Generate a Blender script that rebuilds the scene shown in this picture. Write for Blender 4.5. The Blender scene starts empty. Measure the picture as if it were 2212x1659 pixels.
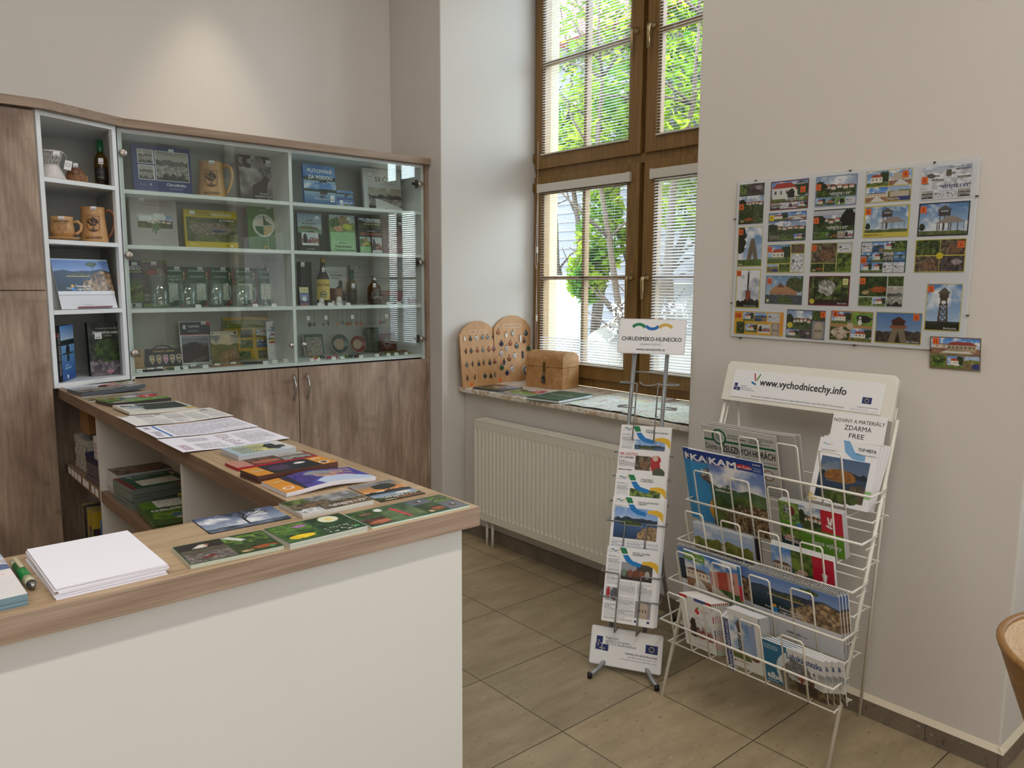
import bpy, math, random
import numpy as np
from mathutils import Matrix, Vector
R = math.radians
random.seed(7)
COL = bpy.context.scene.collection
def lin(c):
    a = np.asarray(c, float) / 255.0
    return np.where(a <= .04045, a / 12.92, ((a + .055) / 1.055) ** 2.4)
def L4(c): return tuple(float(v) for v in lin(c)) + (1.0,)
# ------------------------------------------------------------------ materials
MATS = {}
def newmat(name):
    m = bpy.data.materials.new(name); m.use_nodes = True
    nt = m.node_tree; nt.nodes.clear()
    out = nt.nodes.new('ShaderNodeOutputMaterial')
    MATS[name] = m
    return m, nt, out
def P(nt, out, rough=.5, metal=0, spec=.5):
    b = nt.nodes.new('ShaderNodeBsdfPrincipled')
    b.inputs['Roughness'].default_value = rough; b.inputs['Metallic'].default_value = metal
    b.inputs['Specular IOR Level'].default_value = spec
    nt.links.new(b.outputs[0], out.inputs[0]); return b
def M(name, col, rough=.5, metal=0, spec=.5, bump=0, bscale=200):
    if name in MATS: return MATS[name]
    m, nt, out = newmat(name); b = P(nt, out, rough, metal, spec)
    n = nt.nodes.new('ShaderNodeTexNoise'); n.inputs['Scale'].default_value = 3
    mx = nt.nodes.new('ShaderNodeMix'); mx.data_type = 'RGBA'
    c = np.array(L4(col)[:3])
    mx.inputs[6].default_value = tuple(c * .96) + (1,); mx.inputs[7].default_value = tuple(np.minimum(c * 1.04, 1)) + (1,)
    tc = nt.nodes.new('ShaderNodeTexCoord')
    nt.links.new(tc.outputs['Object'], n.inputs['Vector'])
    nt.links.new(n.outputs[0], mx.inputs[0]); nt.links.new(mx.outputs[2], b.inputs['Base Color'])
    if bump:
        n2 = nt.nodes.new('ShaderNodeTexNoise'); n2.inputs['Scale'].default_value = bscale; n2.inputs['Detail'].default_value = 3
        bp = nt.nodes.new('ShaderNodeBump'); bp.inputs['Strength'].default_value = bump; bp.inputs['Distance'].default_value = .002
        nt.links.new(tc.outputs['Object'], n2.inputs['Vector']); nt.links.new(n2.outputs[0], bp.inputs['Height']); nt.links.new(bp.outputs[0], b.inputs['Normal'])
    return m
def attr_mat(name, rough, spec=.5):
    m, nt, out = newmat(name); b = P(nt, out, rough, 0, spec)
    a = nt.nodes.new('ShaderNodeAttribute'); a.attribute_name = 'ink'
    nt.links.new(a.outputs['Color'], b.inputs['Base Color']); return m
attr_mat('printed_gloss', .28); attr_mat('printed_satin', .45); attr_mat('printed_matt', .8, .3)
def glassy(name, tint=(255, 255, 255), ior=1.45, refl=1.0, rough=.0):
    m, nt, out = newmat(name)
    t = nt.nodes.new('ShaderNodeBsdfTransparent'); t.inputs[0].default_value = L4(tint)
    g = nt.nodes.new('ShaderNodeBsdfGlossy'); g.inputs['Roughness'].default_value = rough; g.inputs[0].default_value = (refl, refl, refl, 1)
    lw = nt.nodes.new('ShaderNodeLayerWeight'); pw = nt.nodes.new('ShaderNodeMath'); pw.operation = 'POWER'; pw.inputs[1].default_value = 4.5; nt.links.new(lw.outputs['Facing'], pw.inputs[0])
    r0 = ((ior - 1) / (ior + 1)) ** 2; f = nt.nodes.new('ShaderNodeMath'); f.operation = 'MULTIPLY_ADD'; f.inputs[1].default_value = 1 - r0; f.inputs[2].default_value = r0; f.use_clamp = True; nt.links.new(pw.outputs[0], f.inputs[0])
    x = nt.nodes.new('ShaderNodeMixShader')
    nt.links.new(f.outputs[0], x.inputs[0]); nt.links.new(t.outputs[0], x.inputs[1]); nt.links.new(g.outputs[0], x.inputs[2]); nt.links.new(x.outputs[0], out.inputs[0])
    return m
glassy('window_glass', (252, 254, 252), 1.3); glassy('cabinet_glass', (246, 250, 247), 1.6); glassy('poster_glass', (252, 253, 253), 1.33, 1, .02)
glassy('clear_glass', (232, 240, 238), 2.0); glassy('amber_glass', (190, 140, 60), 1.5); glassy('honey_glass', (215, 190, 110), 1.5); glassy('plastic_film', (244, 246, 246), 1.35)
def wood(name, c1, c2, c3, axis='z', along=1.2, across=16, rough=.45, knots=.35, spec=.4):
    m, nt, out = newmat(name); b = P(nt, out, rough, 0, spec); N = nt.nodes; K = nt.links
    tc = N.new('ShaderNodeTexCoord'); src = tc.outputs['Object']
    def mp(sa, sc):
        q = N.new('ShaderNodeMapping'); s = [sc] * 3; s['xyz'.index(axis)] = sa; q.inputs['Scale'].default_value = s; K.new(src, q.inputs[0]); return q
    n1 = N.new('ShaderNodeTexNoise'); n1.inputs['Scale'].default_value = 1; n1.inputs['Detail'].default_value = 5; n1.inputs['Distortion'].default_value = 2.2
    K.new(mp(along, across * .5).outputs[0], n1.inputs['Vector'])
    n2 = N.new('ShaderNodeTexNoise'); n2.inputs['Scale'].default_value = 1; n2.inputs['Detail'].default_value = 6; n2.inputs['Roughness'].default_value = .7
    K.new(mp(along * 4, across * 9).outputs[0], n2.inputs['Vector'])
    n3 = N.new('ShaderNodeTexNoise'); n3.inputs['Scale'].default_value = 1; n3.inputs['Detail'].default_value = 2; n3.inputs['Distortion'].default_value = 2.5
    K.new(mp(along * 2.2, across * .3).outputs[0], n3.inputs['Vector'])
    r1 = N.new('ShaderNodeValToRGB'); r1.color_ramp.elements[0].position = .3; r1.color_ramp.elements[1].position = .7
    r1.color_ramp.elements[0].color = L4(c2); r1.color_ramp.elements[1].color = L4(c1); K.new(n1.outputs[0], r1.inputs[0])
    r2 = N.new('ShaderNodeValToRGB'); r2.color_ramp.elements[0].position = .35; r2.color_ramp.elements[1].position = .62
    r2.color_ramp.elements[0].color = (.62, .6, .58, 1); r2.color_ramp.elements[1].color = (1.06, 1.05, 1.04, 1); K.new(n2.outputs[0], r2.inputs[0])
    mu = N.new('ShaderNodeMix'); mu.data_type = 'RGBA'; mu.blend_type = 'MULTIPLY'; mu.inputs[0].default_value = .8; K.new(r1.outputs[0], mu.inputs[6]); K.new(r2.outputs[0], mu.inputs[7])
    r3 = N.new('ShaderNodeValToRGB'); r3.color_ramp.elements[0].position = .62; r3.color_ramp.elements[1].position = .78
    r3.color_ramp.elements[0].color = (0, 0, 0, 1); r3.color_ramp.elements[1].color = (knots,) * 3 + (1,); K.new(n3.outputs[0], r3.inputs[0])
    m3 = N.new('ShaderNodeMix'); m3.data_type = 'RGBA'; K.new(r3.outputs[0], m3.inputs[0]); K.new(mu.outputs[2], m3.inputs[6]); m3.inputs[7].default_value = L4(c3)
    K.new(m3.outputs[2], b.inputs['Base Color'])
    bp = N.new('ShaderNodeBump'); bp.inputs['Strength'].default_value = .12; bp.inputs['Distance'].default_value = .0006; K.new(n2.outputs[0], bp.inputs['Height']); K.new(bp.outputs[0], b.inputs['Normal'])
    return m
wood('oak_vertical', (182, 160, 140), (138, 115, 96), (96, 74, 58), 'z', 1.5, 8, knots=.5)
wood('oak_front_edge', (172, 150, 130), (146, 122, 101), (120, 98, 80), 'x', 1.1, 30, knots=.2)
wood('oak_top_x', (196, 172, 140), (170, 142, 110), (140, 112, 85), 'x', 1.3, 14, rough=.38, knots=.25)
wood('oak_top_y', (196, 172, 140), (170, 142, 110), (140, 112, 85), 'y', 1.3, 14, rough=.38, knots=.25)
wood('oak_edge_y', (150, 124, 100), (124, 100, 80), (100, 80, 62), 'y', 1.1, 30, knots=.2)
wood('window_oak', (150, 116, 66), (126, 95, 50), (110, 80, 40), 'z', 1.5, 40, rough=.4, knots=.1)
wood('chest_wood', (206, 160, 108), (176, 126, 74), (140, 92, 48), 'y', 4, 22, rough=.5, knots=.7)
wood('board_wood', (206, 158, 108), (190, 140, 90), (170, 118, 70), 'z', 3, 24, rough=.5, knots=.15)
wood('tub_outer', (172, 128, 74), (146, 104, 54), (120, 82, 40), 'x', 2, 26, rough=.4, knots=.2)
wood('tub_inner', (226, 200, 164), (206, 174, 134), (186, 150, 108), 'x', 2, 30, rough=.45, knots=.2)
def wallmat(name, c):
    m, nt, out = newmat(name); b = P(nt, out, .85, 0, .2); N = nt.nodes; K = nt.links
    tc = N.new('ShaderNodeTexCoord'); n = N.new('ShaderNodeTexNoise'); n.inputs['Scale'].default_value = 1.3; n.inputs['Detail'].default_value = 4; K.new(tc.outputs['Object'], n.inputs['Vector'])
    mx = N.new('ShaderNodeMix'); mx.data_type = 'RGBA'; c = np.array(L4(c)[:3]); mx.inputs[6].default_value = tuple(c * .97) + (1,); mx.inputs[7].default_value = tuple(np.minimum(c * 1.02, 1)) + (1,)
    K.new(n.outputs[0], mx.inputs[0]); K.new(mx.outputs[2], b.inputs['Base Color'])
    n2 = N.new('ShaderNodeTexNoise'); n2.inputs['Scale'].default_value = 60; n2.inputs['Detail'].default_value = 5; K.new(tc.outputs['Object'], n2.inputs['Vector'])
    bp = N.new('ShaderNodeBump'); bp.inputs['Strength'].default_value = .15; bp.inputs['Distance'].default_value = .003; K.new(n2.outputs[0], bp.inputs['Height']); K.new(bp.outputs[0], b.inputs['Normal']); return m
wallmat('plaster', (214, 209, 201)); wallmat('plaster_ledge', (228, 218, 196)); wallmat('ceiling_paint', (240, 238, 234)); wallmat('facade_cream', (206, 184, 142))
def tilemat(name, c1, c2, pit, joint, w, ox, oy, skirt=False):
    m, nt, out = newmat(name); b = P(nt, out, .34, 0, .45); N = nt.nodes; K = nt.links
    tc = N.new('ShaderNodeTexCoord'); mp = N.new('ShaderNodeMapping'); mp.inputs['Location'].default_value = (-ox, -oy, 0)
    K.new(tc.outputs['Object'], mp.inputs[0])
    br = N.new('ShaderNodeTexBrick'); br.offset = 0; br.inputs['Scale'].default_value = 1; br.inputs['Brick Width'].default_value = w; br.inputs['Row Height'].default_value = w
    br.inputs['Mortar Size'].default_value = .0022; br.inputs['Mortar Smooth'].default_value = .1; br.inputs['Color1'].default_value = (.86, .86, .86, 1); br.inputs['Color2'].default_value = (1.08, 1.07, 1.05, 1); br.inputs['Mortar'].default_value = (1, 1, 1, 1); br.inputs['Bias'].default_value = 0
    if skirt:
        sp = N.new('ShaderNodeSeparateXYZ'); K.new(mp.outputs[0], sp.inputs[0]); ad = N.new('ShaderNodeMath'); K.new(sp.outputs[0], ad.inputs[0]); K.new(sp.outputs[1], ad.inputs[1])
        cb = N.new('ShaderNodeCombineXYZ'); K.new(ad.outputs[0], cb.inputs[0]); cb.inputs[1].default_value = .2; K.new(cb.outputs[0], br.inputs['Vector'])
    else: K.new(mp.outputs[0], br.inputs['Vector'])
    ms = N.new('ShaderNodeMapping'); ms.inputs['Scale'].default_value = (3, 9, 9); K.new(tc.outputs['Object'], ms.inputs[0])
    n1 = N.new('ShaderNodeTexNoise'); n1.inputs['Scale'].default_value = 1.2; n1.inputs['Detail'].default_value = 8; n1.inputs['Roughness'].default_value = .65; K.new(ms.outputs[0], n1.inputs['Vector'])
    r1 = N.new('ShaderNodeValToRGB'); r1.color_ramp.elements[0].position = .3; r1.color_ramp.elements[1].position = .7; r1.color_ramp.elements[0].color = L4(c2); r1.color_ramp.elements[1].color = L4(c1); K.new(n1.outputs[0], r1.inputs[0])
    mu = N.new('ShaderNodeMix'); mu.data_type = 'RGBA'; mu.blend_type = 'MULTIPLY'; mu.inputs[0].default_value = .9; K.new(r1.outputs[0], mu.inputs[6]); K.new(br.outputs[0], mu.inputs[7])
    m2 = N.new('ShaderNodeMapping'); m2.inputs['Scale'].default_value = (38, 75, 75); K.new(tc.outputs['Object'], m2.inputs[0])
    vo = N.new('ShaderNodeTexNoise'); vo.inputs['Scale'].default_value = 1; vo.inputs['Detail'].default_value = 1.5; K.new(m2.outputs[0], vo.inputs['Vector'])
    r2 = N.new('ShaderNodeValToRGB'); r2.color_ramp.elements[0].position = .66; r2.color_ramp.elements[1].position = .72; r2.color_ramp.elements[0].color = (0, 0, 0, 1); r2.color_ramp.elements[1].color = (.6, .6, .6, 1); K.new(vo.outputs[0], r2.inputs[0])
    m4 = N.new('ShaderNodeMix'); m4.data_type = 'RGBA'; K.new(r2.outputs[0], m4.inputs[0]); K.new(mu.outputs[2], m4.inputs[6]); m4.inputs[7].default_value = L4(pit)
    r5 = N.new('ShaderNodeValToRGB'); r5.color_ramp.elements[0].position = .26; r5.color_ramp.elements[1].position = .31; r5.color_ramp.elements[0].color = (.45, .45, .45, 1); r5.color_ramp.elements[1].color = (0, 0, 0, 1); K.new(vo.outputs[0], r5.inputs[0])
    m5 = N.new('ShaderNodeMix'); m5.data_type = 'RGBA'; K.new(r5.outputs[0], m5.inputs[0]); K.new(m4.outputs[2], m5.inputs[6]); m5.inputs[7].default_value = L4((200, 190, 165))
    mj = N.new('ShaderNodeMix'); mj.data_type = 'RGBA'; K.new(br.outputs['Fac'], mj.inputs[0]); K.new(m5.outputs[2], mj.inputs[6]); mj.inputs[7].default_value = L4(joint)
    K.new(mj.outputs[2], b.inputs['Base Color'])
    bp = N.new('ShaderNodeBump'); bp.invert = True; bp.inputs['Strength'].default_value = .5; bp.inputs['Distance'].default_value = .002; K.new(br.outputs['Fac'], bp.inputs['Height']); K.new(bp.outputs[0], b.inputs['Normal']); return m
tilemat('floor_tile', (176, 160, 130), (146, 130, 102), (112, 94, 68), (84, 74, 58), .45, 1.744, 2.203)
tilemat('skirting_tile', (136, 124, 108), (112, 101, 88), (70, 58, 46), (90, 80, 70), .45, .3, .553, True)
def marble():
    m, nt, out = newmat('sill_marble'); b = P(nt, out, .25, 0, .5); N = nt.nodes; K = nt.links
    tc = N.new('ShaderNodeTexCoord'); mp = N.new('ShaderNodeMapping'); mp.inputs['Scale'].default_value = (3, 9, 9); mp.inputs['Rotation'].default_value = (0, 0, .5); K.new(tc.outputs['Object'], mp.inputs[0])
    n = N.new('ShaderNodeTexNoise'); n.inputs['Scale'].default_value = 2; n.inputs['Detail'].default_value = 6; n.inputs['Distortion'].default_value = 1.8; K.new(mp.outputs[0], n.inputs['Vector'])
    r = N.new('ShaderNodeValToRGB'); e = r.color_ramp.elements; e[0].position = .36; e[0].color = L4((196, 170, 140)); e[1].position = .52; e[1].color = L4((232, 226, 214)); K.new(n.outputs[0], r.inputs[0]); K.new(r.outputs[0], b.inputs['Base Color']); return m
marble()
def leafmat(name, c1, c2, tr=.5):
    m, nt, out = newmat(name); N = nt.nodes; K = nt.links
    n = N.new('ShaderNodeTexNoise'); n.inputs['Scale'].default_value = 2.5; tc = N.new('ShaderNodeTexCoord'); K.new(tc.outputs['Object'], n.inputs['Vector'])
    r = N.new('ShaderNodeValToRGB'); r.color_ramp.elements[0].position = .35; r.color_ramp.elements[1].position = .65; r.color_ramp.elements[0].color = L4(c1); r.color_ramp.elements[1].color = L4(c2); K.new(n.outputs[0], r.inputs[0])
    d = N.new('ShaderNodeBsdfDiffuse'); t = N.new('ShaderNodeBsdfTranslucent'); x = N.new('ShaderNodeMixShader'); x.inputs[0].default_value = tr
    K.new(r.outputs[0], d.inputs[0]); K.new(r.outputs[0], t.inputs[0]); K.new(d.outputs[0], x.inputs[1]); K.new(t.outputs[0], x.inputs[2]); K.new(x.outputs[0], out.inputs[0]); return m
leafmat('leaf_green', (62, 112, 34), (150, 168, 44)); leafmat('slat_white', (236, 236, 236), (240, 240, 240), .25)
M('white_board', (222, 223, 226), .35); M('counter_white', (222, 219, 212), .4); M('shelf_white', (232, 236, 238), .35); M('cabinet_back', (196, 196, 188), .6)
M('dark_inside', (38, 30, 26), .8); M('radiator_white', (226, 222, 208), .35); M('steel', (150, 150, 148), .3, 1); M('brushed', (176, 168, 156), .35, .9); M('chrome', (190, 190, 190), .12, 1); M('brass', (140, 112, 60), .35, .9); M('handle_bronze', (176, 150, 110), .28, 1)
M('rack_white', (232, 228, 216), .35); M('rack_grey', (150, 152, 154), .35, .4); M('black_rubber', (20, 20, 22), .6); M('dark_bronze', (40, 36, 34), .4, .6)
M('blind_white', (214, 210, 198), .4); M('cord_white', (225, 222, 214), .7); M('paper_white', (236, 233, 238), .75); M('card_white', (236, 236, 232), .6); M('ceramic_tan', (196, 150, 98), .35, 0, .6); M('ceramic_brown', (128, 84, 54), .45); M('ceramic_white', (214, 208, 204), .3)
M('glaze_teal', (44, 74, 70), .2); M('clay', (176, 150, 124), .6); M('glaze_red', (120, 40, 46), .25); M('green_foil', (28, 92, 52), .35); M('gold_cap', (176, 146, 84), .35, .7); M('silver_cap', (186, 184, 180), .3, .8); M('label_black', (24, 24, 26), .5); M('label_yellow', (206, 176, 84), .6); M('dark_liquid', (36, 22, 18), .15)
M('copper', (150, 88, 62), .4, .6); M('pewter', (120, 118, 110), .4, .5); M('black_leather', (26, 24, 26), .6); M('kraft', (150, 112, 70), .8); M('basket_cane', (176, 172, 160), .8); M('file_grey', (92, 84, 86), .6); M('file_blue', (26, 30, 66), .6); M('orange_sticker', (228, 106, 44), .7)
M('pen_green', (24, 116, 50), .3); M('pen_clear', (190, 184, 150), .3); M('stone', (126, 120, 108), .9, bump=.8, bscale=8); M('siding', (112, 112, 116), .8); M('bark', (74, 62, 50), .9, bump=.8, bscale=20); M('ground_green', (104, 106, 92), .95); M('door_mint', (150, 176, 168), .5); M('red_plastic', (190, 30, 40), .4); M('green_bead', (140, 170, 60), .4); M('flower_white', (245, 245, 240), .9); M('roof_red', (200, 90, 90), .8); M('dark_red', (92, 24, 26), .45)
# ------------------------------------------------------------------ mesh builder
class MB:
    def __init__(s, T=None): s.v = []; s.f = []; s.sm = []; s.T = T; s.c = []
    def add(s, vs, fs, sm=False):
        k = len(s.v)
        if s.T is not None: vs = [tuple(s.T @ Vector(p)) for p in vs]
        s.v += [tuple(p) for p in vs]; s.f += [tuple(i + k for i in f) for f in fs]; s.sm += [sm] * len(fs); return s
    def box(s, x0, x1, y0, y1, z0, z1):
        vs = [(x, y, z) for z in (z0, z1) for y in (y0, y1) for x in (x0, x1)]
        return s.add(vs, [(0, 2, 3, 1), (4, 5, 7, 6), (0, 1, 5, 4), (2, 6, 7, 3), (0, 4, 6, 2), (1, 3, 7, 5)])
    def prism(s, poly, z0, z1, ax='z'):
        n = len(poly)
        mk = {'z': lambda a, b, c: (a, b, c), 'x': lambda a, b, c: (c, a, b), 'y': lambda a, b, c: (a, c, b)}[ax]
        vs = [mk(a, b, z0) for a, b in poly] + [mk(a, b, z1) for a, b in poly]
        fs = [tuple(range(n))[::-1], tuple(range(n, 2 * n))] + [(i, (i + 1) % n, (i + 1) % n + n, i + n) for i in range(n)]
        if ax == 'y': fs = [f[::-1] for f in fs]
        return s.add(vs, fs)
    def lathe(s, prof, n=24, c=(0, 0, 0), cap=True):
        vs = []; fs = []
        for r, z in prof:
            for i in range(n):
                a = 2 * math.pi * i / n; vs.append((c[0] + r * math.cos(a), c[1] + r * math.sin(a), c[2] + z))
        for j in range(len(prof) - 1):
            for i in range(n):
                k = (i + 1) % n; fs.append((j * n + i, j * n + k, (j + 1) * n + k, (j + 1) * n + i))
        s.add(vs, fs, True)
        if cap:
            k = len(s.v) - len(vs)
            if prof[0][0] > 1e-5: s.f.append(tuple(k + i for i in range(n))[::-1]); s.sm.append(False)
            if prof[-1][0] > 1e-5: s.f.append(tuple(k + (len(prof) - 1) * n + i for i in range(n))); s.sm.append(False)
        return s
    def tube(s, pts, r, n=8, closed=False, caps=True):
        pts = [Vector(p) for p in pts]; m = len(pts); vs = []; fs = []; rs = r if isinstance(r, (list, tuple)) else [r] * m
        up = None
        for i, p in enumerate(pts):
            a = pts[i - 1] if (i > 0 or closed) else p; b = pts[(i + 1) % m] if (i < m - 1 or closed) else p
            d1 = (p - a).normalized() if (p - a).length > 0 else (b - p).normalized(); d2 = (b - p).normalized() if (b - p).length > 0 else d1
            d = (d1 + d2); d = d.normalized() if d.length > 1e-6 else d1
            if up is None: up = Vector((0, 0, 1)) if abs(d.z) < .9 else Vector((1, 0, 0))
            u = (up - d * up.dot(d)); u = u.normalized() if u.length > 1e-6 else d.orthogonal().normalized(); up = u; w = d.cross(u)
            k = 1 / max(.5, math.sqrt(max(.01, (1 + d1.dot(d2)) / 2)))
            for j in range(n):
                t = 2 * math.pi * j / n; vs.append(tuple(p + (u * math.cos(t) + w * math.sin(t)) * rs[i] * (k if 0 < i < m - 1 else 1)))
        for i in range(m if closed else m - 1):
            for j in range(n):
                a = i * n + j; b = i * n + (j + 1) % n; c = ((i + 1) % m) * n + (j + 1) % n; d = ((i + 1) % m) * n + j; fs.append((a, b, c, d))
        s.add(vs, fs, True)
        if caps and not closed:
            k = len(s.v) - len(vs); s.f.append(tuple(k + i for i in range(n))[::-1]); s.f.append(tuple(k + (m - 1) * n + i for i in range(n))); s.sm += [False, False]
        return s
    def build(s, name, mat, parent=None, bevel=0, seg=2):
        me = bpy.data.meshes.new(name); me.from_pydata(s.v, [], s.f); me.polygons.foreach_set('use_smooth', s.sm)
        me.materials.append(MATS[mat] if isinstance(mat, str) else mat); me.update()
        o = bpy.data.objects.new(name, me); COL.objects.link(o)
        if parent: o.parent = parent
        if bevel:
            b = o.modifiers.new('bevel', 'BEVEL'); b.width = bevel; b.segments = seg; b.limit_method = 'ANGLE'; b.angle_limit = R(40)
        return o
def box(name, mat, x0, x1, y0, y1, z0, z1, parent=None, bevel=0): return MB().box(x0, x1, y0, y1, z0, z1).build(name, mat, parent, bevel)
def tag(o, label=None, cat=None, group=None, kind=None):
    if label: o['label'] = label
    if cat: o['category'] = cat
    if group: o['group'] = group
    if kind: o['kind'] = kind
    return o
def thing(name, label, cat, loc=(0, 0, 0), rz=0, group=None):
    o = bpy.data.objects.new(name, None); COL.objects.link(o); o.location = loc; o.rotation_euler = (0, 0, rz); o.empty_display_size = .05
    return tag(o, label, cat, group)
def struct(o): o['kind'] = 'structure'; return o
def frame(origin, xd, zd, roll=0):
    x = Vector(xd).normalized(); z = Vector(zd).normalized(); y = z.cross(x).normalized(); z = x.cross(y)
    m = Matrix((x, y, z)).transposed().to_4x4(); m.translation = Vector(origin)
    return m @ Matrix.Rotation(roll, 4, 'Y') if roll else m
def put(o, origin, xd, zd, roll=0): o.matrix_basis = frame(origin, xd, zd, roll); return o
def copytree(o, parent=None):
    c = o.copy(); COL.objects.link(c); c.parent = parent
    for k in list(o.children): copytree(k, c)
    return c
def arc(cx, cy, r, a0, a1, n): return [(cx + r * math.cos(a0 + (a1 - a0) * i / n), cy + r * math.sin(a0 + (a1 - a0) * i / n)) for i in range(n + 1)]
# ------------------------------------------------------------------ lettering
GL = {}
def glyphs(s, bold):
    k = (s, bold)
    if k in GL: return GL[k]
    cu = bpy.data.curves.new('lettering', 'FONT'); cu.body = s; cu.size = 1; cu.resolution_u = 2
    ob = bpy.data.objects.new('lettering', cu); me = ob.to_mesh()
    v = np.zeros(len(me.vertices) * 3); me.vertices.foreach_get('co', v); v = v.reshape(-1, 3)[:, :2].copy()
    f = [tuple(p.vertices) for p in me.polygons]
    ob.to_mesh_clear(); bpy.data.objects.remove(ob); bpy.data.curves.remove(cu)
    if bold and len(v):
        d = .016 * bold; n = len(v); sh = [(-d, -d * .6), (d, -d * .6), (-d, d * .6), (d, d * .6)]; v0, f0 = v, f
        v = np.concatenate([v0 + np.array(q) for q in sh]); f = [tuple(i + n * k for i in g) for k in range(4) for g in f0]
    GL[k] = (v, f); return GL[k]
# ------------------------------------------------------------------ painter
def fbm(ny, nx, seed, f=4, octv=4, asp=1.0):
    rg = np.random.RandomState(seed % 99991); out = np.zeros((ny, nx)); amp = 1; tot = 0
    for o in range(octv):
        gx = max(2, int(f * asp * 2 ** o)) + 1; gy = max(2, int(f * 2 ** o)) + 1
        g = rg.rand(gy, gx); y = np.linspace(0, gy - 1.001, ny); x = np.linspace(0, gx - 1.001, nx)
        yi = y.astype(int); xi = x.astype(int); fy = (y - yi)[:, None]; fx = (x - xi)[None]
        fy = fy * fy * (3 - 2 * fy); fx = fx * fx * (3 - 2 * fx)
        a = g[yi][:, xi]; b = g[yi][:, xi + 1]; c = g[yi + 1][:, xi]; d = g[yi + 1][:, xi + 1]
        out += amp * ((a * (1 - fx) + b * fx) * (1 - fy) + (c * (1 - fx) + d * fx) * fy); tot += amp; amp *= .55
    return out / tot
class Cv:
    def __init__(s, nx, ny, asp):
        s.nx, s.ny, s.asp = nx, ny, asp; s.a = np.ones((ny, nx, 3)) * 240.0; s.T = []
        s.U, s.V = np.meshgrid((np.arange(nx) + .5) / nx, (np.arange(ny) + .5) / ny)
    def m(s, mask, col, k=1.0):
        c = np.asarray(col, float)
        if np.isscalar(k): s.a[mask] = s.a[mask] * (1 - k) + (c if c.ndim == 1 else c[mask]) * k
        else: kk = (k * mask)[..., None]; s.a = s.a * (1 - kk) + c * kk
    def bg(s, c): s.a[:] = c; return s
    def r(s, x0, y0, x1, y1, c, k=1.0): s.m((s.U >= x0) & (s.U < x1) & (s.V >= y0) & (s.V < y1), c, k); return s
    def g(s, y0, y1, c0, c1):
        t = np.clip((s.V - y0) / (y1 - y0), 0, 1)[..., None]; s.m((s.V >= y0) & (s.V <= y1), np.array(c0) * (1 - t) + np.array(c1) * t); return s
    def p(s, pts, c, k=1.0):
        ins = np.zeros(s.U.shape, bool); n = len(pts)
        for i in range(n):
            (xa, ya), (xb, yb) = pts[i], pts[(i + 1) % n]
            if ya == yb: continue
            cr = ((ya > s.V) != (yb > s.V)) & (s.U < (xb - xa) * (s.V - ya) / (yb - ya) + xa); ins ^= cr
        s.m(ins, c, k); return s
    def e(s, cx, cy, rx, c, ry=None, k=1.0):
        ry = ry if ry else rx * s.asp; s.m(((s.U - cx) / rx) ** 2 + ((s.V - cy) / ry) ** 2 < 1, c, k); return s
    def line(s, pts, w, c):
        for (xa, ya), (xb, yb) in zip(pts, pts[1:]):
            dx, dy = (xb - xa) * s.asp, yb - ya; L = max(1e-9, dx * dx + dy * dy)
            t = np.clip((((s.U - xa) * s.asp) * dx + (s.V - ya) * dy) / L, 0, 1)
            d = np.hypot((s.U - xa) * s.asp - t * dx, (s.V - ya) - t * dy); s.m(d < w / 2, c)
        return s
    def t(s, txt, x, y, h, c=(20, 20, 20), w=None, al='l', b=0, rot=0): s.T.append((txt, x, y, h, c, w, al, b, rot)); return s
    def ln(s, x0, y0, x1, y1, n, c=(120, 120, 125), dens=.8, seed=1):
        rg = random.Random(seed + n)
        for i in range(n):
            ya = y0 + (y1 - y0) * (i + .2) / n; yb = ya + (y1 - y0) / n * .5; x = x0; e = x1 - (rg.random() < .25) * (x1 - x0) * rg.random() * .6
            while x < e:
                l = (x1 - x0) * rg.uniform(.05, .16); s.r(x, ya, min(x + l, e), yb, c, dens); x += l + (x1 - x0) * .018
        return s
    def ph(s, x0, y0, x1, y1, kind, seed=1):
        ix0, ix1 = int(round(x0 * s.nx)), int(round(x1 * s.nx)); iy0, iy1 = int(round(y0 * s.ny)), int(round(y1 * s.ny))
        if ix1 <= ix0 or iy1 <= iy0: return s
        q = Cv(ix1 - ix0, iy1 - iy0, (x1 - x0) / (y1 - y0) * s.asp); PH[kind](q, seed); s.a[iy0:iy1, ix0:ix1] = q.a; return s
    def N(s, seed, f=5, o=4): return fbm(s.ny, s.nx, seed, f, o, max(.4, s.asp))
    def sky(s, c0, c1, cl=.5, seed=1, cc=(238, 238, 240)):
        s.g(0, 1, c0, c1); n = s.N(seed, 3, 4); s.m(np.ones_like(n, bool), cc, np.clip((n - (1 - cl)) * 4, 0, 1)); return s
    def band(s, y, amp, c0, c1, seed=1, f=8, fx=4):
        rg = np.random.RandomState(seed); k = np.interp(s.U[0], np.linspace(0, 1, fx * 3 + 1), rg.rand(fx * 3 + 1)); n = s.N(seed + 5, f, 4)
        n = np.clip((n - .25) * 2, 0, 1)[..., None]; s.m(s.V > (y + amp * (k - .5))[None], np.array(c0) * (1 - n) + np.array(c1) * n); return s
    def blob(s, cx, cy, rx, ry, c0, c1, seed=1, f=10):
        n = s.N(seed, f, 4); d = ((s.U - cx) / rx) ** 2 + ((s.V - cy) / ry) ** 2 + (n - .5) * 1.4; t = np.clip((s.N(seed + 3, f * 2, 3) - .25) * 2, 0, 1)[..., None]
        s.m(d < 1, np.array(c0) * (1 - t) + np.array(c1) * t); return s
    def house(s, x, y, w, h, wall, roof, k=.45, win=3):
        s.r(x, y, x + w, y + h, wall); s.p([(x - w * .05, y), (x + w * .2, y - h * k), (x + w * .8, y - h * k), (x + w * 1.05, y)], roof)
        for i in range(win): s.r(x + w * (i + .35) / win, y + h * .25, x + w * (i + .65) / win, y + h * .55, (60, 60, 70))
        return s
PH = {}
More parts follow.
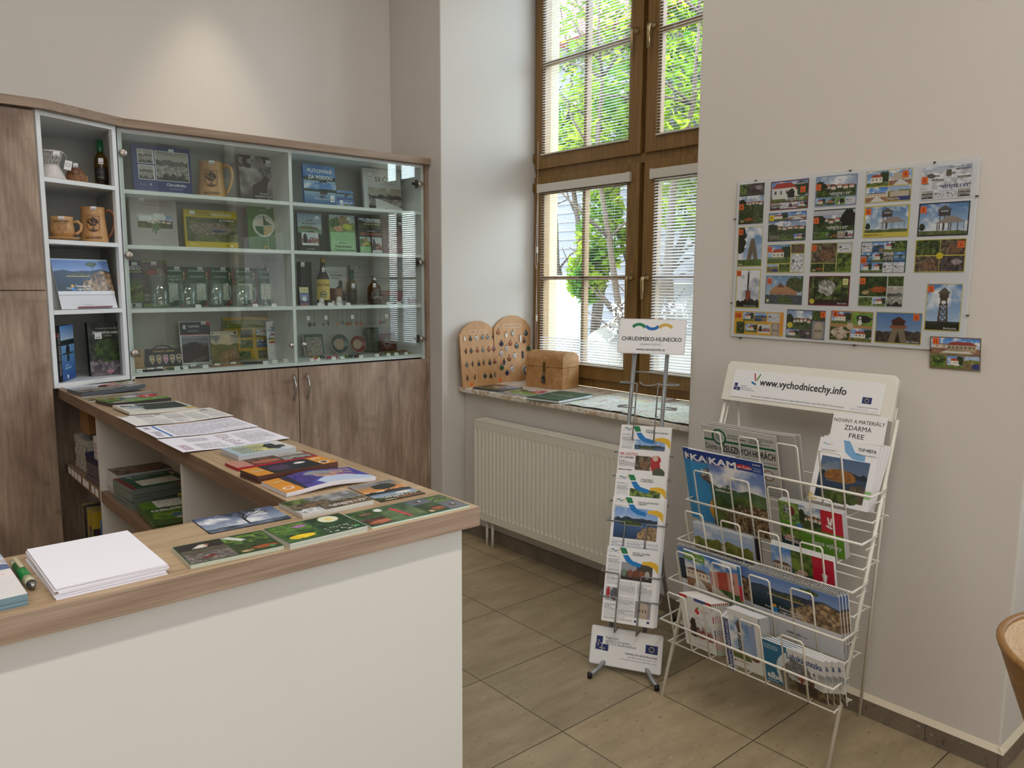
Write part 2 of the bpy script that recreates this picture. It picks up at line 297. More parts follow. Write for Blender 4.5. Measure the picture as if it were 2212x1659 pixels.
def ph(f): PH[f.__name__[3:]] = f; return f
@ph
def ph_lake(c, s):
    c.sky((120, 160, 215), (205, 215, 230), .4, s).band(.33, .1, (30, 46, 62), (52, 70, 78), s + 1).g(.45, 1, (72, 104, 150), (34, 58, 92))
    c.blob(.42, .5, .27, .09, (34, 52, 28), (84, 100, 50), s + 2).r(.18, .555, .66, .575, (196, 176, 140)).blob(.88, .88, .32, .3, (92, 74, 52), (190, 160, 120), s + 3, 14)
@ph
def ph_cliff(c, s):
    c.sky((92, 130, 200), (206, 218, 236), .3, s).band(.34, .12, (34, 48, 78), (58, 72, 96), s + 1, 4, 2).g(.5, 1, (40, 66, 92), (24, 40, 44))
    c.blob(.42, .5, .2, .055, (40, 60, 30), (96, 110, 50), s + 2).r(.2, .535, .62, .56, (200, 170, 130))
    n = c.N(s + 4, 12, 4); t = np.clip((n - .25) * 2, 0, 1)[..., None]
    c.m((c.V > 1.25 - c.U * 1.1 + (n - .5) * .25) & (c.U > .45) & (c.V > .32 + (c.U - .7) ** 2 * 1.6), np.array((84, 66, 46)) * (1 - t) + np.array((206, 176, 136)) * t)
    c.line([(.68, .36), (.7, .2)], .015, (60, 46, 34)).blob(.69, .16, .1, .07, (40, 62, 34), (100, 120, 60), s + 7)
@ph
def ph_forest(c, s): c.band(-.5, .1, (18, 28, 14), (112, 132, 62), s, 9); [c.r(x, 0, x + .03, 1, (34, 28, 22), .7) for x in (.12, .34, .6, .83)]
@ph
def ph_green(c, s): c.band(-.5, .1, (26, 42, 18), (134, 156, 74), s, 6).band(.7, .1, (60, 86, 30), (130, 150, 70), s + 1)
@ph
def ph_house(c, s): c.sky((96, 140, 200), (200, 214, 232), .5, s).blob(.85, .4, .3, .34, (24, 36, 20), (60, 80, 40), s).house(.2, .42, .52, .33, (232, 226, 212), (176, 76, 52), .6).band(.76, .05, (70, 88, 36), (128, 140, 70), s + 2)
@ph
def ph_town(c, s):
    c.sky((128, 150, 186), (216, 220, 228), .6, s).band(.42, .1, (40, 54, 34), (74, 84, 52), s + 1)
    rg = random.Random(s)
    for i in range(6): x = .08 + i * .15; c.house(x, .5 + rg.uniform(-.06, .06), .12, .12, (230, 222, 206), (186, 98, 66), .6, 2)
    c.blob(.1, .5, .18, .3, (20, 30, 18), (50, 64, 34), s).band(.66, .08, (34, 50, 24), (92, 108, 50), s + 3)
@ph
def ph_tower(c, s):
    c.sky((84, 130, 190), (190, 210, 230), .55, s).band(.86, .03, (66, 84, 40), (116, 124, 66), s)
    k = (78, 66, 56); x = .5
    c.p([(x - .16, .86), (x - .1, .3), (x + .1, .3), (x + .16, .86), (x + .1, .86), (x + .06, .36), (x - .06, .36), (x - .1, .86)], k)
    for y in (.42, .54, .66, .78): c.r(x - .14, y, x + .14, y + .02, k); c.line([(x - .1, y), (x + .1, y + .12)], .02, k); c.line([(x + .1, y), (x - .1, y + .12)], .02, k)
    c.r(x - .14, .2, x + .14, .3, k).p([(x - .2, .2), (x, .06), (x + .2, .2)], (96, 88, 80))
@ph
def ph_lookout(c, s):
    c.sky((84, 126, 176), (196, 212, 226), .55, s).band(.88, .04, (70, 88, 44), (120, 124, 76), s)
    k = (72, 62, 56)
    c.p([(.36, .2), (.52, .06), (.68, .2)], (92, 84, 78)).r(.4, .2, .64, .4, k).r(.44, .22, .6, .27, (150, 170, 190)); [c.r(x, .4, x + .02, .86, k) for x in (.42, .52, .61)]
    c.p([(.34, .64), (.58, .42), (.76, .42), (.96, .62)], (150, 138, 128)); [c.r(x, .62, x + .015, .88, k) for x in (.38, .5, .66, .8, .92)]; c.blob(.07, .75, .06, .12, (26, 38, 22), (50, 62, 34), s)
@ph
def ph_wedge(c, s): c.sky((92, 134, 184), (190, 208, 226), .6, s).p([(.38, .84), (.54, .3), (.7, .3), (.86, .84), (.68, .84), (.62, .66), (.56, .84)], (112, 100, 84)).band(.84, .02, (60, 84, 34), (96, 120, 50), s).blob(.05, .3, .28, .4, (16, 22, 14), (34, 44, 24), s)
@ph
def ph_mast(c, s): c.sky((120, 128, 150), (196, 200, 212), .7, s).r(.4, .55, .62, .86, (140, 66, 44)).line([(.5, .55), (.51, .08)], .05, (60, 56, 56)).band(.8, .12, (18, 24, 14), (30, 38, 20), s)
@ph
def ph_barn(c, s): c.sky((112, 150, 190), (206, 214, 220), .3, s).blob(.85, .3, .3, .3, (50, 62, 30), (94, 100, 54), s).p([(.08, .58), (.28, .34), (.55, .34), (.9, .58)], (176, 132, 94)).p([(.3, .4), (.4, .22), (.52, .4)], (110, 70, 48)).r(.12, .58, .86, .68, (166, 120, 84)).band(.68, .02, (60, 68, 76), (84, 92, 98), s + 1).blob(.55, .9, .2, .16, (40, 60, 24), (96, 120, 54), s)
@ph
def ph_snow(c, s):
    c.sky((180, 190, 206), (222, 224, 230), .5, s).band(.2, .1, (176, 178, 184), (236, 236, 240), s); rg = random.Random(s)
    for i in range(7): x = rg.random() * .85; y = .25 + rg.random() * .5; c.house(x, y, .14, .1, (150, 146, 140), (244, 244, 248), .8, 2)
    c.blob(.2, .4, .1, .1, (60, 60, 60), (120, 120, 120), s)
@ph
def ph_rocks(c, s): c.band(-.5, .1, (46, 36, 26), (142, 130, 104), s, 7).blob(.6, .6, .3, .3, (70, 52, 36), (160, 120, 90), s)
@ph
def ph_bwcity(c, s): c.sky((168, 162, 152), (208, 204, 196), .4, s, (226, 222, 214)).band(.32, .1, (70, 70, 70), (120, 118, 114), s, 4).band(.48, .04, (104, 102, 98), (196, 192, 184), s + 1, 16).band(.82, .25, (30, 30, 32), (70, 70, 70), s + 2)
@ph
def ph_deer(c, s):
    c.sky((84, 82, 84), (196, 194, 196), .75, s, (200, 198, 202)).band(-.02, .3, (20, 20, 22), (40, 40, 42), s); n = c.N(s, 5, 4)
    c.a[:] = (70 + 130 * np.clip(n * 1.6 - .2, 0, 1))[..., None]; c.m((c.V < .3) & (c.N(s + 9, 9, 4) > .45 + c.V * .6), (16, 16, 18))
    k = (26, 26, 28); c.p([(.28, .95), (.3, .62), (.5, .52), (.58, .4), (.66, .42), (.74, .48), (.68, .52), (.64, .72), (.66, .98)], k)
    for x in ((.6, .42, .52, .25), (.63, .42, .7, .24), (.56, .34, .46, .3), (.54, .3, .42, .24), (.66, .34, .74, .3), (.68, .3, .66, .2)): c.line([x[:2], x[2:]], .018, k)
    c.m((c.V > .72), k, np.clip((c.V - .72) * 4, 0, 1))
@ph
def ph_roots(c, s):
    c.band(-.5, .1, (20, 26, 20), (74, 84, 66), s, 9).band(.72, .06, (60, 54, 58), (150, 140, 148), s + 1, 18).p([(.4, 0), (.66, 0), (.72, .4), (.95, .72), (.6, .62), (.5, .8), (.45, .62), (.1, .75), (.36, .42)], (30, 40, 24)); c.blob(.5, .55, .35, .2, (26, 40, 18), (70, 96, 40), s)
@ph
def ph_pond(c, s): c.sky((70, 120, 190), (190, 210, 235), .55, s).band(.27, .05, (24, 40, 34), (50, 70, 50), s).g(.38, 1, (150, 180, 205), (30, 70, 120)); c.e(.6, .42, .12, (50, 54, 56), .08).r(.3, .46, .75, .48, (120, 110, 90)).e(.55, .6, .1, (60, 80, 100), .09)
@ph
def ph_aerial(c, s): c.band(-.5, .1, (62, 72, 40), (118, 120, 80), s, 5).blob(.45, .45, .4, .26, (86, 74, 66), (176, 160, 150), s + 1, 18).blob(.62, .55, .14, .05, (50, 70, 96), (60, 84, 110), s + 2, 4)
@ph
def ph_castlehill(c, s): c.sky((150, 176, 214), (226, 230, 236), .4, s).band(.3, .12, (92, 104, 40), (150, 146, 70), s).band(.55, .1, (96, 84, 58), (150, 130, 90), s + 1).blob(.8, .8, .35, .2, (40, 50, 110), (70, 80, 140), s, 5).r(.47, .4, .55, .6, (190, 176, 150))
@ph
def ph_mountain(c, s): c.sky((100, 130, 190), (210, 220, 236), .6, s).band(.32, .12, (52, 84, 54), (96, 120, 76), s, 4, 2).band(.52, .2, (40, 62, 22), (110, 124, 56), s + 1, 5, 2).blob(.75, .85, .5, .3, (60, 44, 30), (176, 150, 110), s + 2, 16)
@ph
def ph_flight(c, s): c.bg((60, 150, 210)).blob(.5, .22, .3, .14, (60, 50, 50), (150, 130, 120), s).e(.55, .75, .26, (236, 170, 50)).e(.55, .93, .2, (240, 130, 40), .1).line([(.5, .35), (.55, .6)], .02, (230, 230, 230))
@ph
def ph_palace(c, s): c.sky((60, 120, 200), (190, 214, 240), .6, s).p([(0, .55), (1, .2), (1, .85), (0, .7)], (206, 150, 136)).p([(.62, .33), (.8, .27), (.8, .8), (.62, .76)], (176, 70, 50)).band(.78, .06, (50, 80, 34), (100, 120, 60), s).p([(.4, 1), (.5, .72), (.9, 1)], (216, 206, 196)); [c.r(x, .42, x + .03, .55, (70, 60, 60)) for x in (.3, .45, .88)]
@ph
def ph_manor(c, s): c.sky((70, 130, 210), (210, 224, 240), .55, s).house(.05, .45, .9, .22, (226, 210, 190), (120, 90, 80), .35, 6).band(.68, .04, (140, 100, 80), (170, 130, 100), s).p([(.2, 1), (.45, .68), (.6, .68), (.9, 1)], (220, 216, 210))
@ph
def ph_boat(c, s): c.band(-.5, .1, (50, 80, 30), (140, 160, 70), s, 6).g(.6, 1, (60, 80, 70), (30, 50, 60)); c.p([(.1, .6), (.9, .72), (.8, .84), (.2, .78)], (225, 225, 225)).p([(.12, .64), (.88, .76), (.86, .8), (.15, .7)], (190, 40, 40)); c.blob(.5, .58, .25, .08, (200, 150, 130), (230, 200, 180), s)
@ph
def ph_cyclists(c, s): c.band(-.5, .1, (70, 110, 40), (160, 180, 100), s, 5).blob(.4, .4, .16, .2, (40, 40, 46), (210, 210, 215), s).blob(.65, .42, .14, .22, (60, 30, 34), (190, 70, 70), s + 1).e(.35, .75, .16, (50, 50, 50)).e(.35, .75, .13, (120, 150, 80)).e(.7, .76, .15, (50, 50, 50)).e(.7, .76, .12, (120, 150, 80))
@ph
def ph_crowd(c, s): c.sky((200, 206, 210), (230, 232, 234), .5, s).band(.45, .25, (120, 30, 34), (190, 180, 176), s, 11).blob(.2, .5, .14, .4, (30, 26, 28), (70, 60, 60), s + 1).band(.85, .05, (214, 214, 218), (236, 236, 238), s)
@ph
def ph_hikers(c, s): c.sky((150, 156, 160), (220, 222, 224), .6, s).blob(.3, .25, .4, .3, (90, 96, 100), (150, 154, 158), s).band(.6, .1, (60, 52, 40), (140, 120, 84), s + 1); c.blob(.35, .45, .08, .16, (120, 60, 40), (200, 140, 100), s).blob(.6, .5, .08, .2, (60, 40, 34), (150, 90, 60), s + 2).r(.2, .62, .75, .95, (54, 40, 32), .8)
@ph
def ph_glassware(c, s): c.bg((70, 62, 60)); c.r(0, 0, .5, .5, (150, 150, 160)); [c.e(x, .6, .08, k, .22) for x, k in ((.1, (110, 130, 110)), (.3, (130, 80, 60)), (.48, (110, 60, 34)), (.66, (140, 76, 40)), (.84, (176, 170, 160)))]; c.r(0, .85, 1, 1, (50, 38, 32))
@ph
def ph_facade(c, s): c.bg((150, 146, 146)).e(.5, .4, .32, (186, 170, 150), .36).r(.2, .4, .8, 1, (180, 164, 144)); [c.r(x, .5, x + .08, .62, (60, 54, 50)) for x in (.28, .46, .64)]
@ph
def ph_crowdred(c, s): c.bg((176, 176, 180)).blob(.2, .4, .14, .4, (150, 30, 34), (200, 60, 60), s).blob(.7, .5, .3, .5, (60, 60, 64), (130, 130, 134), s)
@ph
def ph_dog(c, s): c.band(-.5, .1, (90, 130, 50), (140, 176, 80), s, 6).blob(.6, .5, .36, .3, (20, 20, 22), (50, 50, 54), s, 5).e(.4, .45, .16, (26, 26, 28)).p([(.36, .3), (.44, .3), (.48, .7), (.32, .7)], (230, 226, 220)).e(.4, .52, .04, (20, 20, 20)).e(.4, .82, .1, (236, 232, 226))
@ph
def ph_bwman(c, s): c.bg((120, 120, 122)); c.a[:] = (60 + 150 * c.N(s, 6, 4))[..., None]
@ph
def ph_treewinter(c, s):
    c.sky((70, 84, 120), (176, 188, 206), .5, s).band(.8, .03, (40, 50, 66), (120, 130, 150), s); rg = random.Random(s)
    def br(x, y, a, l, w, d):
        x2 = x + l * math.cos(a) / c.asp; y2 = y - l * math.sin(a); c.line([(x, y), (x2, y2)], w, (22, 24, 30))
        if d: [br(x2, y2, a + rg.uniform(-.9, .9), l * .75, w * .7, d - 1) for _ in range(3)]
    br(.52, .88, 1.6, .3, .045, 5)
@ph
def ph_sunset(c, s): c.g(0, .6, (90, 110, 130), (240, 150, 60)).band(.62, .08, (24, 22, 20), (50, 44, 36), s).g(.78, 1, (120, 140, 170), (170, 180, 190)); c.blob(.6, .35, .26, .18, (26, 24, 20), (44, 40, 34), s).r(.58, .4, .61, .7, (30, 26, 22)).blob(.7, .88, .2, .06, (200, 200, 190), (240, 236, 220), s)
@ph
def ph_yellowflower(c, s): c.band(-.5, .1, (20, 50, 24), (90, 130, 50), s, 6).blob(.45, .62, .3, .2, (230, 190, 20), (250, 220, 40), s, 3)
@ph
def ph_lily(c, s): c.band(-.5, .1, (14, 40, 24), (50, 84, 40), s, 4).e(.55, .4, .26, (230, 230, 200)).e(.55, .45, .1, (236, 214, 120))
@ph
def ph_pinks(c, s): c.band(-.5, .1, (40, 76, 30), (120, 156, 60), s, 8).blob(.75, .5, .18, .16, (150, 90, 150), (190, 130, 190), s)
@ph
def ph_snowdrops(c, s):
    c.band(-.5, .1, (20, 46, 26), (60, 90, 44), s, 5); rg = random.Random(s)
    for _ in range(22): c.e(rg.uniform(.1, .8), rg.uniform(.3, .9), .022, (236, 236, 226))
@ph
def ph_bird(c, s): c.g(0, 1, (44, 34, 30), (20, 20, 22)).band(.62, .04, (70, 66, 54), (96, 90, 74), s).p([(.3, .5), (.5, .2), (.66, .24), (.62, .5), (.45, .56)], (222, 214, 204)).p([(.55, .3), (.72, .22), (.64, .42)], (150, 90, 60))
@ph
def ph_bug(c, s): c.band(-.5, .1, (60, 54, 50), (150, 140, 134), s, 12).p([(.3, .6), (.6, .35), (.66, .5), (.36, .72)], (110, 26, 26))
@ph
def ph_creek(c, s): c.band(-.5, .1, (16, 34, 14), (70, 90, 36), s, 6).blob(.7, .65, .3, .15, (130, 60, 30), (190, 100, 50), s).blob(.25, .8, .14, .1, (150, 120, 80), (220, 200, 160), s)
@ph
def ph_ferns(c, s): c.band(-.5, .1, (20, 40, 16), (120, 160, 60), s, 8).p([(0, 0), (.2, .0), (.5, .6), (.35, .7)], (210, 214, 210))
@ph
def ph_dragonfly(c, s): c.band(-.5, .1, (30, 50, 22), (80, 110, 40), s, 6).blob(.6, .5, .3, .14, (90, 60, 70), (190, 120, 110), s)
@ph
def ph_pinkbud(c, s): c.band(-.5, .1, (40, 66, 34), (110, 130, 80), s, 6).p([(.4, .2), (.5, .15), (.62, .85), (.54, .9)], (206, 40, 66)).e(.15, .15, .12, (226, 226, 220))
@ph
def ph_fungus(c, s): c.band(-.5, .1, (40, 30, 26), (120, 80, 60), s, 8).blob(.5, .6, .4, .2, (150, 70, 50), (210, 130, 100), s)
@ph
def ph_duck(c, s): c.g(0, 1, (90, 90, 104), (110, 110, 120)).blob(.45, .55, .2, .16, (60, 40, 34), (90, 70, 60), s).e(.62, .42, .07, (230, 230, 230))
@ph
def ph_face(c, s): c.bg((76, 70, 160)).blob(.15, .4, .2, .4, (50, 40, 110), (80, 60, 150), s).p([(.25, .75), (.45, .55), (.75, .5), (1, .8), (1, 1), (.3, 1)], (196, 210, 236)).e(.5, .38, .16, (196, 160, 140), .2).e(.46, .22, .2, (150, 150, 160), .14).r(.42, .36, .58, .42, (90, 60, 50), .6)
@ph
def ph_night(c, s): c.g(0, 1, (34, 22, 50), (14, 12, 22)).blob(.3, .5, .2, .3, (60, 30, 70), (90, 60, 100), s).blob(.75, .35, .12, .1, (230, 220, 220), (250, 240, 240), s)
@ph
def ph_dark(c, s): c.band(-.5, .1, (34, 30, 34), (110, 96, 90), s, 6).blob(.7, .4, .2, .2, (190, 180, 180), (120, 100, 96), s)
@ph
def ph_map(c, s):
    n = c.N(s, 4, 5); t = np.clip(n * 1.6 - .3, 0, 1)[..., None]; c.a[:] = np.array((238, 240, 232)) * (1 - t) + np.array((214, 226, 206)) * t
    c.m(abs(c.N(s + 1, 4, 4) - .5) < .008, (214, 120, 120)); c.m(abs(c.N(s + 2, 6, 4) - .52) < .006, (120, 140, 190)); c.m(abs(c.N(s + 3, 8, 4) - .5) < .006, (226, 200, 130)); c.m(c.N(s + 4, 9, 3) > .7, (206, 190, 196), .6)
@ph
def ph_couple(c, s): c.bg((228, 230, 220)).blob(.5, .3, .3, .2, (150, 170, 120), (200, 210, 160), s).e(.4, .6, .18, (200, 196, 206)).e(.62, .62, .14, (180, 150, 140))
@ph
def ph_painted(c, s):
    c.g(0, .5, (176, 196, 206), (206, 216, 206)).band(.28, .1, (84, 110, 60), (170, 180, 110), s, 5).blob(.2, .3, .2, .2, (60, 90, 50), (110, 140, 80), s).blob(.55, .22, .2, .2, (150, 120, 90), (190, 170, 130), s + 1).blob(.68, .42, .2, .1, (190, 200, 60), (220, 224, 110), s + 2)
    c.blob(.35, .5, .2, .1, (196, 140, 100), (226, 190, 160), s + 3).band(.62, .03, (150, 200, 150), (176, 214, 160), s)
# ------------------------------------------------------------------ printed matter
def printed(name, w, h, art, t=.0008, res=.002, side=(232, 230, 226), mat='printed_satin', parent=None, bend=None, spine=None, back=None, depth=0, warp=None, eps=.0004, edge=None):
    """sheet in the local x-z plane, bottom edge centred on the origin, printed face towards -y"""
    nx = max(4, int(round(w / res))); ny = max(4, int(round(h / res))); c = Cv(nx, ny, w / h)
    if art: art(c)
    else: c.bg(side)
    xs = np.linspace(-w / 2, w / 2, nx); zs = np.linspace(h, 0, ny); X, Z = np.meshgrid(xs, zs)
    v = np.stack([X.ravel(), np.full(nx * ny, -t), Z.ravel()], 1); cols = c.a.reshape(-1, 3)
    idx = np.arange(nx * ny).reshape(ny, nx); a = idx[:-1, :-1].ravel(); b = idx[1:, :-1].ravel(); d = idx[1:, 1:].ravel(); e = idx[:-1, 1:].ravel()
    faces = np.stack([a, b, d, e], 1).tolist(); V = [v]; CL = [cols]; k = nx * ny
    def bx(x0, x1, y0, y1, z0, z1, cc, skip=None, nseg=1):
        nonlocal k
        xsn = np.linspace(x0, x1, nseg + 1); vs = [(x, y, z) for x in xsn for y, z in ((y0, z0), (y1, z0), (y1, z1), (y0, z1))]
        for i in range(nseg):
            for j in range(4):
                if skip == 'front' and j == 3: continue
                p, q = i * 4 + j, i * 4 + (j + 1) % 4; faces.append([k + p, k + p + 4, k + q + 4, k + q][::-1])
        faces.append([k + i for i in (3, 2, 1, 0)][::-1]); faces.append([k + nseg * 4 + i for i in (0, 1, 2, 3)][::-1])
        V.append(np.array(vs)); CL.append(np.tile(np.array(cc, float), (len(vs), 1))); k += len(vs)
    ns = 12 if (bend or warp) else 1
    bx(-w / 2, w / 2, -t, 0, 0, h, edge or side, 'front', ns)
    if depth:
        bx(-w / 2, -w / 2 + .003, 0, depth - t, 0, h, spine or side); bx(-w / 2, w / 2, depth - t, depth, 0, h, back or spine or side)
    for (s, x, y, hh, col, ww, al, bo, rot) in c.T:
        gv, gf = glyphs(s, bo)
        if len(gv) == 0: continue
        x0, x1 = gv[:, 0].min(), gv[:, 0].max(); sc = hh * h / .73; sx = sc
        if ww: sx = ww * w / (x1 - x0)
        p = (gv - [x0, 0]) * [sx, sc]; W = (x1 - x0) * sx; p[:, 0] -= {'l': 0, 'c': W / 2, 'r': W}[al]
        if rot: ca, sa = math.cos(rot), math.sin(rot); p = p @ np.array([[ca, sa], [-sa, ca]])
        vv = np.stack([p[:, 0] - w / 2 + x * w, (-t - eps) * np.ones(len(p)) - (np.repeat(np.arange(4), len(p) // 4) * .00012 if bo else 0), p[:, 1] + h * (1 - y)], 1)
        V.append(vv); CL.append(np.tile(np.array(col, float), (len(p), 1))); faces += [[i + k for i in f] for f in gf]; k += len(p)
    V = np.concatenate(V); CL = lin(np.clip(np.concatenate(CL), 0, 255))
    if bend: V[:, 1] += bend(V[:, 0] / w + .5, V[:, 2] / h) 
    if warp: V = warp(V)
    me = bpy.data.meshes.new(name); me.from_pydata(V.tolist(), [], faces)
    at = me.color_attributes.new('ink', 'FLOAT_COLOR', 'POINT'); at.data.foreach_set('color', np.concatenate([CL, np.ones((len(CL), 1))], 1).ravel().astype(np.float32))
    me.materials.append(MATS[mat]); me.update(); o = bpy.data.objects.new(name, me); COL.objects.link(o)
    if parent: o.parent = parent
    return o
def flat(o, cx, cy, z, ang=0, h=0):
    a = R(ang); xd = (math.cos(a), math.sin(a), 0); zd = (-math.sin(a), math.cos(a), 0)
    return put(o, (cx - zd[0] * h / 2, cy - zd[1] * h / 2, z), xd, zd)
def book(name, label, w, h, d, art, spine, mat='printed_satin', res=.0025, group=None, cat='book', tagp=None):
    o = printed(name, w, h, art, .002, res, spine, mat, depth=d, spine=spine)
    tag(o, label, cat, group)
    box('page_block', 'paper_white', -w / 2 + .003, w / 2 - .004, .0002, d - .0022, .003, h - .003, o)
    if tagp: tg = printed('price_sticker', .026, .02, lambda c: c.bg((240, 240, 244)).ln(.2, .6, .8, .85, 1), .0004, .004, parent=o, mat='printed_matt'); tg.location = (tagp[0], -.0025, tagp[1])
    return o
# ================================================================== the room
XR, YB = 2.637, 4.206
S = struct
S(box('floor', 'floor_tile', -2.6, 3.5, -3.2, YB, -.06, 0))
S(box('ceiling', 'ceiling_paint', -2.8, 3.6, -3.4, YB + .2, 3.95, 4.1))
S(box('wall_back', 'plaster', -2.8, 3.6, YB, YB + .2, 0, 3.95))
S(box('wall_left', 'oak_vertical', -2.8, -2.6, -3.4, YB, 0, 3.95))  # unseen wall; dark oak finish invented to cut light bounced under the counter
S(box('wall_front', 'plaster', -2.8, 3.6, -3.4, -3.2, 0, 3.95))
for q in ((XR, 3.42, 3.688, YB, 0, 3.95), (XR, 3.42, .713, 1.935, 0, 3.95), (2.80, 3.42, 1.935, 3.688, 0, .872), (XR, 3.42, 1.935, 3.688, 3.53, 3.95), (3.22, 3.42, -1.64, .713, 0, .872), (3.3, 3.42, .137, .713, .872, 3.53), (XR, 3.42, -1.64, .713, 3.53, 3.95), (XR, 3.42, -3.2, -1.64, 0, 3.95)): S(box('wall_right', 'plaster', *q, bevel=.006))
f = MB()
for a, b in ((3.66, YB + .3), (.11, 1.96), (-3.4, -1.59)): f.box(3.42, 3.53, a, b, -.3, 4.2)
for a, b in ((1.96, 3.66), (-1.59, .11)): f.box(3.42, 3.53, a, b, -.3, .88).box(3.42, 3.53, a, b, 3.50, 4.2)
S(f.build('wall_outer', 'facade_cream'))
k = MB(); hz = .062
k.box(XR - .013, XR, .7135, 1.935, 0, hz).box(2.787, 2.80, 1.935, 3.688, 0, .075).box(XR - .013, 2.80, 3.675, 3.688, 0, .075).box(XR - .013, XR, 3.675, 3.80, 0, .075).box(XR - .013, 3.22, .70, .713, 0, hz)
S(k.build('baseboard_right', 'skirting_tile', None, .001))
l = MB(); e = .014
l.prism([(XR - .012, hz), (XR, hz), (XR, hz + .02)], .70, 1.935, 'y'); l.prism([(.701, hz), (.713, hz), (.713, hz + .02)], XR - .01, 3.22, 'x')
S(l.build('trim_1', 'plaster_ledge'))
sill = MB().box(2.745, 3.36, 1.937, 3.686, .872, .900)
S(sill.build('trim_2', 'sill_marble', None, .006, 3)); S(MB().box(3.15, 3.36, -1.638, .711, .872, .9).build('trim_3', 'sill_marble', None, .005))

def window(name, dy, blinds):
    root = bpy.data.objects.new(name, None); COL.objects.link(root); root.location = (0, dy, 0); root['kind'] = 'structure'
    X0, X1 = 3.35, 3.42; y0, y1 = 1.936, 3.687; ym = (y0 + y1) / 2
    fr = MB().box(X0 + .012, X1, y0, y0 + .075, .90, 3.53).box(X0 + .012, X1, y1 - .075, y1, .90, 3.53).box(X0 + .012, X1, y0 + .075, y1 - .075, .90, .965).box(X0 + .012, X1, y0 + .075, y1 - .075, 2.165, 2.218).box(X0 + .012, X1, y0 + .075, y1 - .075, 3.45, 3.53).box(X0 + .03, X1, ym - .02, ym + .02, .965, 3.45)
    fr.build('frame', 'window_oak', root, .003)
    for (za, zb, zm) in ((.95, 2.168, 1.547), (2.213, 3.46, 2.832)):
        for (ya, yb, hs) in ((ym + .016, y1 - .012, -1), (y0 + .012, ym - .016, 1)):
            sf = MB(); st = .072
            if hs < 0: a0, a1 = ya + st + .008, yb - st + .002
            else: a0, a1 = ya + st - .002, yb - st - .008
            b0, b1 = za + .078, zb - .098 if zb < 3 else zb - .08
            sf.box(X0 - .008, X0 + .05, ya, a0, za, zb).box(X0 - .008, X0 + .05, a1, yb, za, zb).box(X0 - .008, X0 + .05, a0, a1, za, b0).box(X0 - .008, X0 + .05, a0, a1, b1, zb)
            o = sf.build('sash', 'window_oak', root, .004)
            g = MB()
            for (p0, p1, q0, q1) in ((a0, a1, b0, b0 + .014), (a0, a1, b1 - .014, b1), (a0, a0 + .014, b0, b1), (a1 - .014, a1, b0, b1)): g.box(X0 - .002, X0 + .012, p0, p1, q0, q1)
            g.build('glazing_bead', 'window_oak', o, .003)
            mc = (a0 + a1) / 2
            MB().box(X0 + .004, X0 + .045, mc - .0115, mc + .0115, b0, b1).box(X0 + .004, X0 + .045, a0, a1, zm - .0115, zm + .0115).build('muntin', 'window_oak', o, .003)
            MB().box(X0 + .022, X0 + .024, a0, a1, b0, b1).build('pane', 'window_glass', o)
            yc = (ya + a0) / 2 if hs < 0 else (a1 + yb) / 2; zc = zm + .0
            if zb > 3: zc = 2.855
            if dy == 0 or 1:
                hh = MB(Matrix.Translation((X0 - .009, yc, zc)) @ Matrix.Rotation(R(-90), 4, 'Y')); hh.lathe([(.001, 0), (.0165, 0), (.0165, .006), (.0095, .011), (.009, .034)], 16)
                hh.v = [tuple(v) for v in hh.v]
                h2 = MB(); h2.tube([(X0 - .04, yc, zc + .003), (X0 - .047, yc, zc - .002), (X0 - .052, yc, zc - .02), (X0 - .05, yc, zc - .07), (X0 - .048, yc, zc - .118)], [.009, .0095, .009, .0082, .0075], 12)
                h2.v += []; k0 = len(hh.v); hh.v += h2.v; hh.f += [tuple(i + k0 for i in q) for q in h2.f]; hh.sm += h2.sm
                hh.build('handle', 'handle_bronze', o)
            blinds.append((a0, a1, b0, b1, hs, za < 2, dy))
    for z in (1.05, 2.1, 2.28, 3.38): MB().lathe([(.001, 0), (.007, .001), (.007, .05), (.001, .052)], 10, (X0 - .01, y1 - .008, z - .02)).build('hinge', 'window_oak', root)
    return root
BL = []
window('window_1', 0, BL); window('window_2', -3.55, BL)
BN = {(-1, True, 0): ('white slatted blind with open slats in the lower left window sash, behind the small chest', .06), (1, True, 0): ('white blind with half closed slats, lower right window sash behind the stand sign', .6),
      (-1, False, 0): ('white slatted blind in the upper left window sash, slats tilted over green leaves', .02), (1, False, 0): ('white slatted blind in the upper right window sash, slats edge-on and nearly see-through', .2)}
